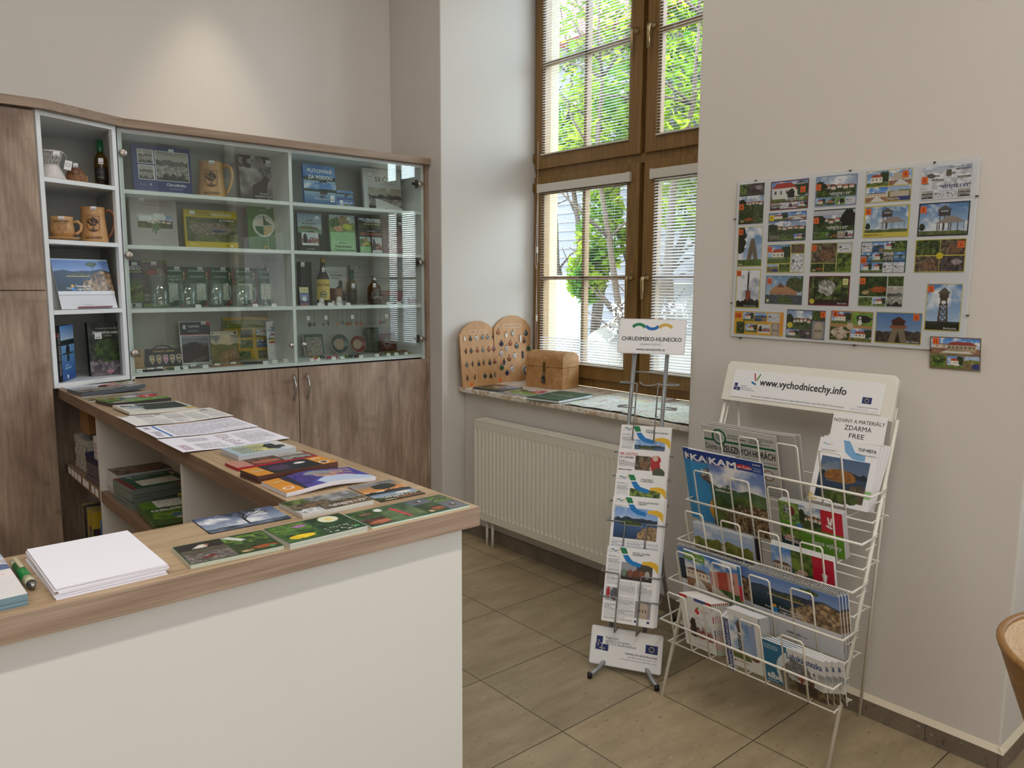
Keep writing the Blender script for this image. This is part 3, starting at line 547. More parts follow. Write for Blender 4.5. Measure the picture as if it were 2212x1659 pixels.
for (a0, a1, b0, b1, hs, low, dy) in BL:
    lab, tilt = BN.get((hs, low, dy), ('', 0))
    if dy: tilt = .15; lab = 'white slatted blind %s in the window outside the right edge of the photo' % {(-1, True): 'low and left', (1, True): 'low and right', (-1, False): 'high and left', (1, False): 'high and right'}[(hs, low)]
    t = thing('venetian_blind', lab, 'blind', (0, dy, 0), 0, 'white slatted window blinds')
    xs = 3.336; w_ = .0165; top = b1 + .004
    e0, e1 = a0 - .014, a1 + .014
    MB().box(xs - .014, xs + .004, e0 - .01, e1 + .01, top - .004, top + .045).build('headrail', 'blind_white', t, .003)
    for p_, q_ in ((e1 - .008, e1 + .0125), (e0 - .0125, e0 + .008)): MB().box(xs - .0155, xs + .0045, p_, q_, top - .006, top + .047).build('end_cap', 'blind_white', t, .002)
    sl = MB(); z = top - .012; bot = b0 + .012; i = 0
    while z > bot:
        tt = tilt + (.35 if (low and hs < 0 and z < b0 + .15) else 0) + random.uniform(-.02, .02)
        c, s_ = math.cos(tt), math.sin(tt); vs = []
        for y in (a0 + .001, a1 - .001):
            for q in (-.5, -.17, .17, .5): d = q * w_; n = .0016 * (1 - (2 * q) ** 2); vs.append((xs + d * c - n * s_, y, z + d * s_ + n * c))
        sl.add(vs, [(0, 1, 5, 4), (1, 2, 6, 5), (2, 3, 7, 6)], True); z -= .0158
    sl.build('slats', 'leaf_slat' if 0 else 'slat_white', t)
    MB().box(xs - .009, xs + .009, a0, a1, bot - .012, bot - .003).build('bottom_rail', 'blind_white', t, .002)
    cd = MB()
    for y in (a0 + .1, (a0 + a1) / 2 + .03, a1 - .1):
        for dx in (-.0085, .0085): cd.tube([(xs + dx, y, top), (xs + dx, y, bot - .005)], .0006, 4)
    cd.build('ladder_cord', 'cord_white', t)
    if hs < 0 and low:
        p = MB(); y = a1 + .018
        p.tube([(xs - .012, y, top), (xs - .014, y + .012, 1.75), (xs - .014, y + .018, 1.64), (xs - .014, y + .006, 1.605), (xs - .014, y - .006, 1.66), (xs - .012, y - .004, top)], .0011, 5)
        p.tube([(xs - .012, y + .002, top + .3), (xs - .012, y + .002, 1.45), (xs - .014, y - .008, 1.12), (xs - .014, y + .004, 1.09), (xs - .014, y + .01, 1.2), (xs - .012, y + .003, 1.5)], .0011, 5); p.build('pull_cord', 'cord_white', t)
        for zz in (1.70, 1.275): MB().box(xs - .02, xs - .009, y - .006, y + .006, zz, zz + .04).build('cord_joiner', 'blind_white', t, .003)
# ------------------------------------------------------------------ radiator
rd = thing('radiator', 'white flat panel radiator with vertical ribs under the window sill', 'radiator', (0, 0, 0))
Ya, Yb, xf = 2.25, 3.452, 2.692
p = MB(); n = 36; pit = (Yb - Ya - .03) / n; vs = []; fs = []
zl = [.165, .205, .217, .685, .697, .735]
ys = [Ya] + [Ya + .015 + i * pit + o for i in range(n) for o in (.004, .021, .025, pit - .004)] + [Yb]
for j, zv in enumerate(zl):
    for i, y in enumerate(ys):
        inn = 0 < i < len(ys) - 1 and (i - 1) % 4 in (1, 2)
        inn2 = 0 < i < len(ys) - 1 and (i - 1) % 4 in (2, 3)
        vs.append((xf + (.006 if inn2 and j in (2, 3) else 0), y, zv))
m_ = len(ys)
for j in range(5):
    for i in range(m_ - 1): fs.append((j * m_ + i, j * m_ + i + 1, (j + 1) * m_ + i + 1, (j + 1) * m_ + i))
p.add(vs, fs)
p.build('front_panel', 'radiator_white', rd)
MB().box(xf + .0065, xf + .02, Ya, Yb, .165, .735).box(xf + .07, xf + .085, Ya, Yb, .165, .735).box(xf + .02, xf + .07, Ya + .03, Yb - .03, .19, .70).build('rear_panel', 'radiator_white', rd)
for a_ in (Ya, Yb - .003): MB().box(xf - .001, xf + .09, a_, a_ + .003, .17, .737).build('side_cover', 'radiator_white', rd, .001)
tp = MB().box(xf + .002, xf + .09, Ya, Yb, .735, .738).box(xf, xf + .004, Ya, Yb, .735, .741).box(xf + .088, xf + .092, Ya, Yb, .735, .741)
for y in (Yb - .002, (Ya + Yb) / 2, Ya + .002): tp.box(xf, xf + .092, y - .003, y + .003, .735, .742)
tp.build('top_grille', 'radiator_white', rd, .001)
for a_ in (.06, .11): MB().tube([(xf + .045, Yb - a_, .17), (xf + .045, Yb - a_, .0)], .008, 10).build('supply_pipe', 'radiator_white', rd)
for a_ in (Yb - .2, Ya + .17): MB().box(xf + .08, 2.7995, a_, a_ + .03, .3, .6).build('wall_bracket', 'steel', rd)
# ------------------------------------------------------------------ counter
CX0, CX1, CY0, CY1, CZ0, CZ1 = .654, .932, 1.18, 1.44, 1.03, 1.07
ct = thing('counter', 'L-shaped reception counter with thick oak top and white front panel', 'counter')
wt = MB(); wt.box(-1.6, CX1, CY0, CY1, CZ0, CZ1); wt.build('worktop', 'oak_top_x', ct, .0015)
MB().box(CX0, CX1, CY1, 3.64, CZ0, CZ1).box(CX0 + .004, CX1, 3.64, 3.70, CZ0, CZ1).build('return_worktop', 'oak_top_y', ct, .0015)
MB().box(-1.6, CX1, CY0 - .0012, CY0, CZ0 + .0005, CZ1 - .0008).build('edge_band', 'oak_front_edge', ct)
MB().box(CX0 - .0012, CX0, CY1, 3.64, CZ0 + .0005, CZ1 - .0008).build('edge_band', 'oak_edge_y', ct)
MB().box(-1.6, .907, 1.205, 1.223, 0, CZ0).build('front_panel', 'counter_white', ct, .001)
MB().box(.889, .907, 1.223, 3.78, 0, CZ0).build('return_panel', 'counter_white', ct, .001)
MB().box(-1.6, .889, 1.40, 1.418, 0, CZ0).build('inner_panel', 'counter_white', ct)
for y in (2.157, 3.095): MB().box(.67, .889, y, y + .018, 0, CZ0).build('divider', 'counter_white', ct, .001)
MB().box(.67, .889, 3.113, 3.70, .703, .743).build('shelf', 'oak_edge_y', ct, .001)
MB().box(.67, .889, 2.175, 3.095, .705, .745).build('shelf', 'oak_edge_y', ct, .001)
MB().box(.67, .889, 1.418, 2.157, .20, .24).build('shelf', 'oak_edge_y', ct, .001)
MB().box(.67, .889, 2.175, 3.70, .30, .34).build('shelf', 'oak_edge_y', ct, .001)
for y in (3.62, 3.56, 3.5, 3.44, 3.36, 3.31, 3.22, 3.16): MB().box(.6685, .67, y - .02, y + .018, .712, .738).build('shelf_label', 'card_white', ct)
# ------------------------------------------------------------------ tall cabinet + corner shelf + display cabinet
tc = thing('tall_cabinet', 'tall oak cabinet with two stacked doors at the far left', 'cabinet')
MB().box(-.5, .634, 3.66, 4.19, .08, 2.186).build('carcass', 'oak_vertical', tc)
MB().box(-.5, .634, 3.66, 4.19, 0, .08).build('plinth', 'dark_inside', tc)
for a, b in ((.08, 1.472), (1.476, 2.18)):
    for x0, x1 in ((-.5, .06), (.064, .634)): MB().box(x0, x1, 3.64, 3.66, a, b).build('door', 'oak_vertical', tc, .001)
MB().prism([(-.5, 3.612), (.672, 3.612), (.672, 4.2), (-.5, 4.2)], 2.186, 2.223).build('cornice', 'oak_front_edge', tc, .001)
A, B = Vector((.642, 3.645, 0)), Vector((.972, 3.80, 0)); ud = (B - A).normalized(); vd = Vector((-ud.y, ud.x, 0))
cs = thing('corner_shelf', 'white open corner shelf unit angled between the tall cabinet and the glass cabinet', 'shelf')
def cp(u, v, z): q = A + ud * u + vd * v; return (q.x, q.y, z)
def cbox(mb, u0, u1, v0, v1, z0, z1):
    vs = [cp(u, v, z) for z in (z0, z1) for v in (v0, v1) for u in (u0, u1)]
    return mb.add(vs, [(0, 2, 3, 1), (4, 5, 7, 6), (0, 1, 5, 4), (2, 6, 7, 3), (0, 4, 6, 2), (1, 3, 7, 5)])
L_ = (B - A).length
cbox(MB(), 0, .019, 0, .02, CZ1 - .0, 2.186).build('side_panel', 'shelf_white', cs, .001); cbox(MB(), L_ - .02, L_, 0, .02, CZ1, 2.186).build('side_panel', 'shelf_white', cs, .001)
MB().prism([cp(.0, .02, 0)[:2], cp(.018, .02, 0)[:2], (.655, 4.18), (.637, 4.18)], CZ1, 2.186).build('side_panel', 'cabinet_back', cs)
MB().prism([cp(L_ - .018, .02, 0)[:2], cp(L_, .02, 0)[:2], (.985, 4.18), (.967, 4.18)], CZ1, 2.186).build('side_panel', 'cabinet_back', cs)
MB().box(.655, .967, 4.18, 4.186, CZ1, 2.186).build('back_panel', 'cabinet_back', cs)
for i, z in enumerate((CZ1 + .018, 1.392, 1.681, 1.928, 2.186)):
    poly = [cp(.019, .0, 0)[:2], cp(L_ - .02, .0, 0)[:2], (.967, 4.18), (.655, 4.18)]
    MB().prism(poly, z - .018, z).build('shelf' if i < 4 else 'top_panel', 'shelf_white', cs, .0008)
q0, q1 = (.672, 3.612), (1.0, 3.785)
MB().prism([q0, q1, (1.0, 4.2), (.672, 4.2)], 2.186, 2.223).build('cornice', 'oak_front_edge', cs, .001)
MB().box(.66, .985, 3.86, 4.18, 0, 1.07).build('base', 'oak_vertical', cs)
dc = thing('display_cabinet', 'long display cabinet with two glass doors above oak base doors along the back wall', 'cabinet')
MB().box(1.0, 2.632, 3.785, 4.2, 2.186, 2.223).build('cornice', 'oak_front_edge', dc, .002)
YF = 3.832
for nm, q in (('side_panel', (.985, 1.003, YF, 4.19, .08, 2.186)), ('side_panel', (1.787, 1.805, YF, 4.19, 1.092, 2.168)), ('side_panel', (2.596, 2.614, YF, 4.19, .08, 2.186)), ('top_panel', (1.003, 2.596, YF, 4.19, 2.168, 2.186)), ('deck', (1.003, 2.596, YF, 4.19, 1.074, 1.092))): box(nm, 'shelf_white', *q, parent=dc, bevel=.0008)
MB().box(1.003, 2.596, 4.184, 4.19, 1.09, 2.168).build('back_panel', 'cabinet_back', dc)
MB().box(2.614, 2.632, YF - .02, 4.19, 0, 2.186).build('end_panel', 'oak_vertical', dc)
MB().box(1.003, 2.596, YF + .03, 4.19, 0, .08).build('plinth', 'dark_inside', dc); MB().box(1.003, 2.596, YF + .02, 4.19, .085, 1.07).build('base_box', 'dark_inside', dc)
for x0, x1 in ((1.003, 1.787), (1.805, 2.596)):
    for z in (1.387, 1.677, 1.923): MB().box(x0, x1, YF + .004, 4.184, z - .018, z).build('shelf', 'shelf_white', dc, .0008)
for i, (x0, x1, ry) in enumerate(((.988, 1.7965, .7), (1.8, 2.608, 0))):
    g = MB().box(0, x1 - x0, -.005, 0, 1.080, 2.172).build('glass_door', 'cabinet_glass', dc); g.location = (x0, YF - .004, 0); g.rotation_euler = (0, 0, R(-ry) if ry else 0)
    hx = .014 if i == 0 else (x1 - x0) - .022
    for z in (2.078, 1.63, 1.185):
        kn = MB(Matrix.Translation((hx, -.005, z)) @ Matrix.Rotation(R(90), 4, 'X')); kn.lathe([(.001, -.018), (.013, -.018), (.013, 0), (.0165, 0), (.0165, .008), (.015, .0105), (.001, .0105)], 24); kn.build('hinge_cap', 'brushed', g)
        if i == 1: hb = MB().box(hx - .045, hx + .008, .008, .016, z - .008, z + .008).box(hx - .022, hx - .008, .006, .02, z - .024, z + .024); hb.build('hinge', 'dark_bronze', g, .003)
    lx = (x1 - x0) - .034 if i == 0 else .036
    lk = MB(Matrix.Translation((lx, -.005, 1.186)) @ Matrix.Rotation(R(90), 4, 'X')); lk.lathe([(.001, -.01), (.009, -.01), (.009, 0), (.014, .001), (.0155, .006), (.012, .014), (.006, .018), (.001, .018)], 20); lk.build('door_lock', 'chrome', g)
for x0, x1, hx in ((.99, 1.7945, 1.768), (1.7985, 2.612, 1.845)):
    d = MB().box(x0, x1, YF - .02, YF - .001, .085, 1.066).build('base_door', 'oak_vertical', dc, .001)
    pts = [(hx, YF - .018, 1.03)] + [(hx, YF - .022 - .026 * math.sin(math.pi * t / 8), 1.03 - .13 * t / 8) for t in range(9)] + [(hx, YF - .018, .90)]
    MB().tube(pts, .0048, 10).build('handle', 'chrome', d)
# ================================================================== things in the display cabinet
W_ = (245, 245, 245); K_ = (28, 28, 30)
def stand(o, x, y, z, lean=4, yaw=0): o.location = (x, y, z); o.rotation_euler = (R(-lean), 0, R(yaw)); return o
def mount(o, parent, loc, rot=(0, 0, 0)): o.parent = parent; o.location = loc; o.rotation_euler = rot; return o
def sticker(parent, x, z, y=-.003, w=.024, h=.018, n='price_sticker'):
    o = printed(n, w, h, lambda c: c.bg((244, 244, 248)).r(.2, .62, .8, .78, (120, 120, 130)), .0004, .003, mat='printed_matt', parent=parent); o.location = (x, y, z); return o
def cov(spec):
    def f(c):
        for s in spec:
            k = s[0]
            if k == 'b': c.bg(s[1])
            else: getattr(c, {'r': 'r', 'ph': 'ph', 't': 't', 'ln': 'ln', 'e': 'e', 'p': 'p', 'g': 'g'}[k])(*s[1:])
    return f
BLUE = (34, 54, 120)
art = cov([('b', BLUE), ('r', .09, .1, .36, .38, W_), ('ph', .1, .11, .35, .37, 'bwcity', 3), ('r', .09, .41, .36, .7, W_), ('ph', .1, .42, .35, .69, 'bwcity', 9), ('r', .38, .1, .95, .7, W_), ('ph', .39, .11, .94, .69, 'bwcity', 21), ('t', 'Chrudimka', .55, .8, .06, W_, .34, 'l', 1), ('t', 'řeka tří proměn', .6, .865, .03, (200, 205, 225)), ('ln', .1, .78, .22, .82, 2, (150, 160, 200)), ('ln', .1, .9, .4, .92, 1, (120, 130, 180)), ('ln', .52, .91, .9, .93, 1, (150, 160, 200)), ('r', .27, .77, .3, .81, (200, 205, 220))])
b = stand(book('picture_book', 'large blue hardback with three grey landscape photos, top shelf left of the big mug', .268, .232, .022, art, (30, 46, 104)), 1.22, 3.985, 1.923, 5); sticker(b, .045, .205)
art = cov([('b', K_), ('ph', 0, 0, 1, 1, 'deer', 5), ('t', 'TOULKY', .55, .81, .035, W_, None, 'c', 1), ('t', 'KRAJINOU TICHA', .55, .865, .035, W_, None, 'c', 1), ('t', 'LIBOR BLAŽEK', .55, .93, .035, W_, None, 'c', 1)])
b = stand(book('picture_book', 'dark book with a stag silhouette in mist, top shelf of the left glass door', .225, .245, .015, art, K_), 1.727, 4.035, 1.923, 5); sticker(b, .05, .2, w=.03, h=.03)
art = cov([('b', (176, 168, 164)), ('t', 'NASAVRCKÉ PANSTVÍ', .55, .12, .035, (130, 120, 105), .6, 'c'), ('t', 'A SLATIŇANSKÝ AUERSPERK', .55, .18, .03, (130, 120, 105), .7, 'c'), ('ln', .4, .22, .7, .24, 1, (140, 135, 130)), ('ph', .15, .38, .9, .62, 'town', 4), ('r', .16, .36, .5, .5, (206, 206, 206)), ('r', .2, .4, .46, .47, (226, 228, 230)), ('r', .5, .33, .72, .46, (220, 222, 222)), ('p', [(.42, .55), (.62, .5), (.56, .62), (.66, .66), (.56, .66), (.52, .78), (.5, .66), (.44, .72), (.47, .6)], (76, 112, 60)), ('ln', .45, .84, .65, .87, 2, (140, 130, 128)), ('ln', .52, .91, .58, .925, 1, (140, 130, 128))])
b = stand(book('history_book', 'pale grey hardback with a small castle drawing, second shelf far left behind glass', .212, .24, .02, art, (186, 178, 174)), 1.17, 3.99, 1.677, 4); sticker(b, -.05, .215)
art = cov([('b', (196, 170, 40)), ('ph', .04, .2, 1, .82, 'aerial', 6), ('t', 'Chrudim Region', .22, .09, .04, (60, 70, 30)), ('t', 'Bird View From Heaven', .16, .15, .04, (60, 70, 30)), ('t', 'CHRUDIMSKO', .5, .14, .08, (232, 232, 220), .4, 'l', 1), ('t', 'z nebe', .66, .27, .06, W_, .28), ('ln', .1, .87, .25, .91, 2, (240, 230, 170)), ('e', .87, .91, .02, (240, 240, 220)), ('e', .79, .91, .015, (90, 60, 30)), ('ln', .7, .9, .76, .92, 1, (90, 70, 30))])
b = stand(book('picture_book', 'yellow hardback with an aerial photo of a town, second shelf middle', .262, .19, .018, art, (186, 160, 36)), 1.437, 3.975, 1.677, 5); sticker(b, -.09, .165)
def g700(c):
    c.bg((62, 122, 40)).e(.5, .44, .34, (226, 228, 222)).p([(.5, .2), (.58, .34), (.78, .42), (.5, .44)], (30, 96, 64)).p([(.22, .46), (.49, .46), (.49, .66), (.36, .62), (.26, .55)], (36, 110, 76)).p([(.51, .46), (.78, .46), (.74, .56), (.64, .63), (.51, .66)], (214, 170, 80))
    for x, y in ((.56, .5), (.65, .5), (.74, .5), (.6, .55), (.69, .55), (.56, .6), (.65, .6)): c.e(x, y, .028, (240, 236, 220))
    c.t('NASAVRKY', .5, .27, .035, (40, 60, 50), .36, 'c').t('700', .4, .43, .06, (214, 170, 80), .18, 'c').t('historický', .5, .11, .025, W_, None, 'c').t('1318', .52, .77, .03, (200, 220, 180), None, 'l').t('2018', .52, .85, .03, (200, 220, 180)).r(.05, .785, .6, .79, (220, 230, 210)).r(.5, .88, .62, .97, (220, 190, 60)).p([(.52, .96), (.52, .9), (.6, .9), (.6, .96), (.56, .98)], (40, 60, 30))
b = stand(book('history_book', 'green book with a round white emblem in front of a yellow one, second shelf', .172, .236, .008, g700, (50, 106, 34)), 1.728, 4.02, 1.677, 4); sticker(b, .03, .22)
b = stand(book('history_book', 'yellow book peeking out behind the green book with round emblem, second shelf', .16, .19, .012, cov([('b', (190, 150, 50))]), (190, 150, 50), res=.01), 1.748, 4.045, 1.677, 4)
# maps on the third shelf
art = cov([('b', (24, 40, 86)), ('t', 'CHRUDIMSKO', .96, .2, .08, W_, 1.6, 'r', 1), ('r', 0, .23, 1, .25, (220, 200, 60)), ('g', .27, .5, (20, 40, 90), (90, 110, 60)), ('ph', 0, .48, 1, .88, 'green', 3), ('r', .1, .9, .9, 1, (200, 210, 200)), ('r', .5, .92, .62, .98, K_)])
b = stand(printed('folded_map', .1, .225, art, .01), 1.07, 4.07, 1.387, 3); tag(b, 'folded hiking map with dark blue top, leftmost on the third shelf', 'map', 'folded maps on the third shelf'); sticker(b, .02, .2, -.0115)
def mtb(c): c.bg((56, 66, 44)).r(0, 0, 1, .06, (86, 130, 40)).t('Nasavrky na kole', .1, .05, .03, W_).ph(0, .06, 1, .72, 'dark', 8).e(.42, .28, .2, (60, 50, 50)).p([(.22, .25), (.44, .2), (.6, .25), (.56, .3), (.3, .32)], (170, 60, 40)).r(.35, .32, .7, .62, (120, 120, 124)).r(0, .66, 1, .93, (60, 84, 50)).ph(.1, .72, .5, .9, 'bwcity', 2).r(0, .93, 1, 1, (110, 160, 50))
b = stand(printed('folded_map', .125, .232, mtb, .01), 1.187, 4.10, 1.387, 3); tag(b, 'dark green cycling map with a rider photo, behind the first glass mug', 'map', 'folded maps on the third shelf'); sticker(b, .0, .205, -.0115)
def gm(name, n2=''):
    def f(c):
        c.bg((24, 84, 58)).r(0, 0, .1, 1, (110, 40, 44)).e(.24, .1, .07, (70, 110, 130)).e(.24, .1, .045, (180, 200, 200)).r(.32, .09, .85, .12, (190, 204, 200)).t(name, .22, .27, .055, (196, 210, 204), min(.6, .075 * len(name)), 'l', 1)
        if n2: c.t(n2, .3 if len(n2) > 5 else .22, .345, .055, (196, 210, 204), min(.6, .075 * len(n2)), 'l', 1)
        c.r(.2, .38, .9, .385, (160, 180, 170)).ph(.22, .42, .86, .84, 'map', len(name)).r(.9, .12, .97, .24, (200, 60, 60)).r(.915, .14, .955, .22, (230, 230, 230)).e(.93, .28, .035, (210, 200, 90)).p([(.7, 1), (1, .8), (1, .88), (.82, 1)], (170, 40, 40))
    return f
for i, (x, nm, n2, dsc) in enumerate(((1.282, 'HRADECKO', 'PARDUBICKO', 'third on the shelf, behind a glass mug handle'), (1.397, 'HAVLÍČKOBRODSKO', '', 'fourth on the shelf, behind the second mug'), (1.515, 'CHRUDIMSKO', '', 'middle of the shelf behind the third glass mug'), (1.645, 'ŽELEZNÉ', 'HORY', 'sixth on the shelf, behind the low fourth mug'), (1.770, 'ŽĎÁRSKÉ VRCHY', '', 'rightmost green one, behind the small glass bell'))):
    b = stand(printed('folded_map', .118, .2, gm(nm, n2), .012), x, 4.12, 1.387, 3, -3); tag(b, 'green hiking map with red edge, ' + dsc, 'map', 'folded maps on the third shelf'); sticker(b, .02, .183, -.0135)
def kole(c): c.bg((84, 150, 176)).p([(0, .2), (.1, .1), (.2, .22), (.35, .12), (.5, .2), (.66, .1), (.8, .2), (1, .12), (1, .5), (0, .5)], (236, 238, 236)).r(0, .44, 1, 1, (146, 176, 50)).p([(.2, 1), (.55, .45), (.62, .45), (.45, 1)], (40, 50, 50)).p([(.05, .5), (.25, .42), (.28, .52), (.08, .6)], (60, 140, 180)).t('NA KOLE I PĚŠKY', .1, .32, .1, K_, .85, 'l', 1).t('Nasavrcko', .45, .4, .05, (80, 90, 60)).ln(.65, .56, .9, .6, 1).e(.78, .75, .05, (40, 60, 30)).e(.78, .88, .04, (40, 60, 30))
b = stand(printed('cycling_brochure', .099, .145, kole, .006), 1.842, 4.05, 1.387, 6); tag(b, 'yellow-green cycling brochure with mountain edge and winding road, right end of third shelf', 'brochure')
# glass mugs
def glassmug(name, lab, x, y, z, r, h, flare=0, yaw=0):
    t = thing(name, lab, 'mug', (x, y, z), R(yaw), 'clear glass mugs on the third shelf')
    MB().lathe([(.001, .001), (r * .93 + flare * .3, 0), (r * 1.06, .012), (r, .024), (r, h), (r - .003, h), (r - .0035, .026), (r * .8, .016), (.001, .015)], 28, cap=False).build('mug_body', 'clear_glass', t)
    a0 = MB().tube([(r - .001, 0, h * .82), (r + .018, 0, h * .86), (r + .032, 0, h * .74), (r + .033, 0, h * .5), (r + .026, 0, h * .3), (r - .001, 0, h * .2)], .0055, 10); a0.build('handle', 'clear_glass', t); return t
glassmug('glass_mug', 'tall clear glass mug, leftmost on third shelf in front of the cycling map', 1.158, 3.93, 1.387, .043, .145, yaw=-20)
glassmug('glass_mug', 'tall clear glass mug, second from the left on the third shelf', 1.288, 3.93, 1.387, .043, .135, yaw=-15)
glassmug('glass_mug', 'clear glass mug partly under the reflected blind, third from the left', 1.425, 3.94, 1.387, .04, .135, yaw=-15)
glassmug('glass_mug', 'low clear glass mug, rightmost on third shelf in front of a green map', 1.555, 3.93, 1.387, .038, .11, yaw=-15)
t = thing('glass_bell', 'small clear glass bell with a long stem handle, right of the glass mugs', 'bell', (1.682, 3.93, 1.387))
MB().lathe([(.021, 0), (.0205, .004), (.016, .03), (.009, .042), (.004, .05), (.0035, .06), (.006, .068), (.0035, .076), (.0045, .11), (.007, .122), (.001, .127)], 24, cap=False).build('bell_body', 'clear_glass', t)
MB().tube([(0, 0, .045), (0, 0, .012)], .0012, 6).lathe([(.001, 0), (.004, .003), (.004, .007), (.001, .01)], 10, (0, 0, .004)).build('clapper', 'steel', t)
# bottom shelf, left door
def cardp(c): c.bg((178, 140, 96)).e(.6, .14, .1, (60, 46, 34)).p([(.6, .22), (.74, .4), (.46, .4)], (60, 46, 34)).e(.5, .36, .08, (60, 46, 34)).e(.7, .36, .08, (60, 46, 34)).ln(.3, .7, .7, .85, 2, (110, 84, 60))
b = stand(printed('wooden_puzzle', .05, .092, cardp, .012, side=(170, 130, 90)), 1.073, 4.04, 1.092, 6, -8); tag(b, 'small wooden puzzle block with a club symbol, bottom shelf far left', 'puzzle')
def odz(c):
    c.bg((26, 30, 46)).t('Turistické odznaky', .5, .2, .11, (214, 190, 110), .6, 'c', 1)
    for i, k in enumerate(((190, 150, 90), (176, 140, 90), (206, 120, 160), (170, 140, 100), (130, 100, 70))):
        x = .17 + i * .185; s = .07; c.p([(x - s, .4), (x, .36), (x + s, .4), (x + s, .65), (x, .88), (x - s, .65)], (206, 206, 206)); s = .055; c.p([(x - s, .43), (x, .4), (x + s, .43), (x + s, .64), (x, .83), (x - s, .64)], k); c.r(x - .05, .55, x + .05, .6, (230, 226, 220))
t = stand(printed('badge_display', .17, .09, odz, .012, side=(26, 30, 46)), 1.2, 4.06, 1.092, 8); tag(t, 'dark blue display box with five shield badges, bottom shelf left', 'display')
mount(MB().tube([(-.045, .004, .09), (-.03, .004, .1), (0, .004, .104), (.03, .004, .1), (.045, .004, .09)], .0028, 8).build('carry_handle', 'label_black'), t, (0, 0, 0))
def trip(c): c.bg((232, 232, 236)).r(.03, .02, 1, .3, (44, 56, 76)).p([(.85, .02), (1, .02), (1, .12), (.93, .1)], (206, 60, 50)).p([(.12, .1), (.17, .07), (.22, .1), (.22, .16), (.17, .19), (.12, .16)], (226, 230, 234)).t('TRIPPER', .27, .145, .055, (226, 230, 234), .38, 'l', 1).t('NASAVRKY', .28, .24, .035, (206, 212, 220)).r(.03, .3, 1, .325, (200, 60, 60)).ph(.05, .34, .9, .96, 'dark', 3).g(.97, 1, (232, 232, 236), (232, 232, 236)); 
def trip2(c):
    trip(c); c.ph(.05, .34, .9, .55, 'bwcity', 5); c.r(.05, .34, .9, .55, (110, 116, 160), .5); c.p([(.06, .55), (.2, .55), (.25, .5), (.5, .48), (.6, .52), (.88, .6), (.9, .8), (.06, .96)], (38, 34, 44)); [c.r(x, .5, x + .01, .85, (66, 62, 76)) for x in (.3, .5, .68)]; c.r(.9, .36, .97, .92, (120, 120, 130), .5)
t = stand(printed('spiral_notebook', .155, .218, trip2, .008), 1.37, 4.09, 1.092, 5); tag(t, 'wire-bound travel notebook with navy top and a dark castle photo, bottom shelf', 'notebook'); sticker(t, .045, .2, -.0095)
sp_ = MB(); [sp_.tube([(-.0775, -.002 - .006 * math.cos(a), .012 + i * .0095 + 0), (-.0775 - .004 * 1, 0, .012 + i * .0095), (-.0775, .006, .012 + i * .0095)], .0008, 4) for i in range(21) for a in (0,)]; mount(sp_.build('wire_binding', 'steel'), t, (0, 0, 0))
def aut(c): c.bg((150, 110, 60)).ph(0, .12, 1, 1, 'mountain', 7).r(0, .12, 1, 1, (190, 130, 40), .35).r(0, 0, 1, .13, (214, 206, 190)).t('TURISTICKÝ DENÍK', .3, .09, .035, (110, 100, 80), .4).e(.9, .07, .05, (60, 50, 30)).e(.08, .07, .03, (60, 50, 30))
t = stand(printed('spiral_notebook', .142, .165, aut, .008), 1.51, 4.065, 1.092, 5); tag(t, 'wire-bound notebook with an orange autumn hills cover, bottom shelf middle', 'notebook')
sp_ = MB(); [sp_.tube([(-.071, -.007, .01 + i * .0095), (-.0755, 0, .01 + i * .0095), (-.071, .006, .01 + i * .0095)], .0008, 4) for i in range(16)]; mount(sp_.build('wire_binding', 'steel'), t, (0, 0, 0))
def stamps(c):
    c.bg((206, 168, 42)).r(0, .08, 1, .26, (96, 120, 40)).ln(.1, .11, .9, .24, 3, (210, 200, 90)).t('NASAVRKY', .5, .07, .04, (110, 90, 20), .3, 'c')
    for i, (x, y) in enumerate(((.36, .3), (.72, .3), (.36, .54), (.72, .54), (.3, .8), (.74, .8))): c.r(x - .015, y - .015, x + .275, y + .19, (150, 140, 60)); c.ph(x, y, x + .26, y + .175, ('forest', 'house', 'green', 'pond', 'green', 'aerial')[i], i + 3)
t = stand(printed('sticker_sheet', .25, .232, stamps, .004), 1.66, 4.14, 1.092, 4); tag(t, 'large yellow sheet with six small photos, behind the autumn notebook', 'poster')
def kriz(c):
    c.bg((236, 236, 238)).t('MĚSTO', .5, .12, .055, (44, 90, 160), .42, 'c', 2).t('NASAVRKY', .5, .19, .055, (44, 90, 160), .66, 'c', 2).t('V KŘÍŽOVKÁCH', .5, .26, .05, (44, 90, 160), .86, 'c', 2).ph(.06, .3, .5, .48, 'house', 4).r(.5, .3, .95, .36, (214, 176, 40)).r(.08, .5, .6, .53, (214, 176, 40)).r(.1, .53, .7, .57, (190, 50, 60)).r(.83, .34, .9, .96, (190, 50, 60))
    for i in range(8): c.r(.3 + i * .05, .78 - i * .025, .35 + i * .05, .81 - i * .025, (214, 176, 40)); c.r(.1, .57 + i * .05, .83, .573 + i * .05, (170, 170, 180)); c.r(.12 + i * .09, .57, .124 + i * .09, .96, (170, 170, 180))
t = stand(printed('puzzle_magazine', .13, .208, kriz, .005), 1.81, 4.07, 1.092, 5, -2); tag(t, 'white crossword booklet with blue title, bottom shelf beside the lock', 'booklet')
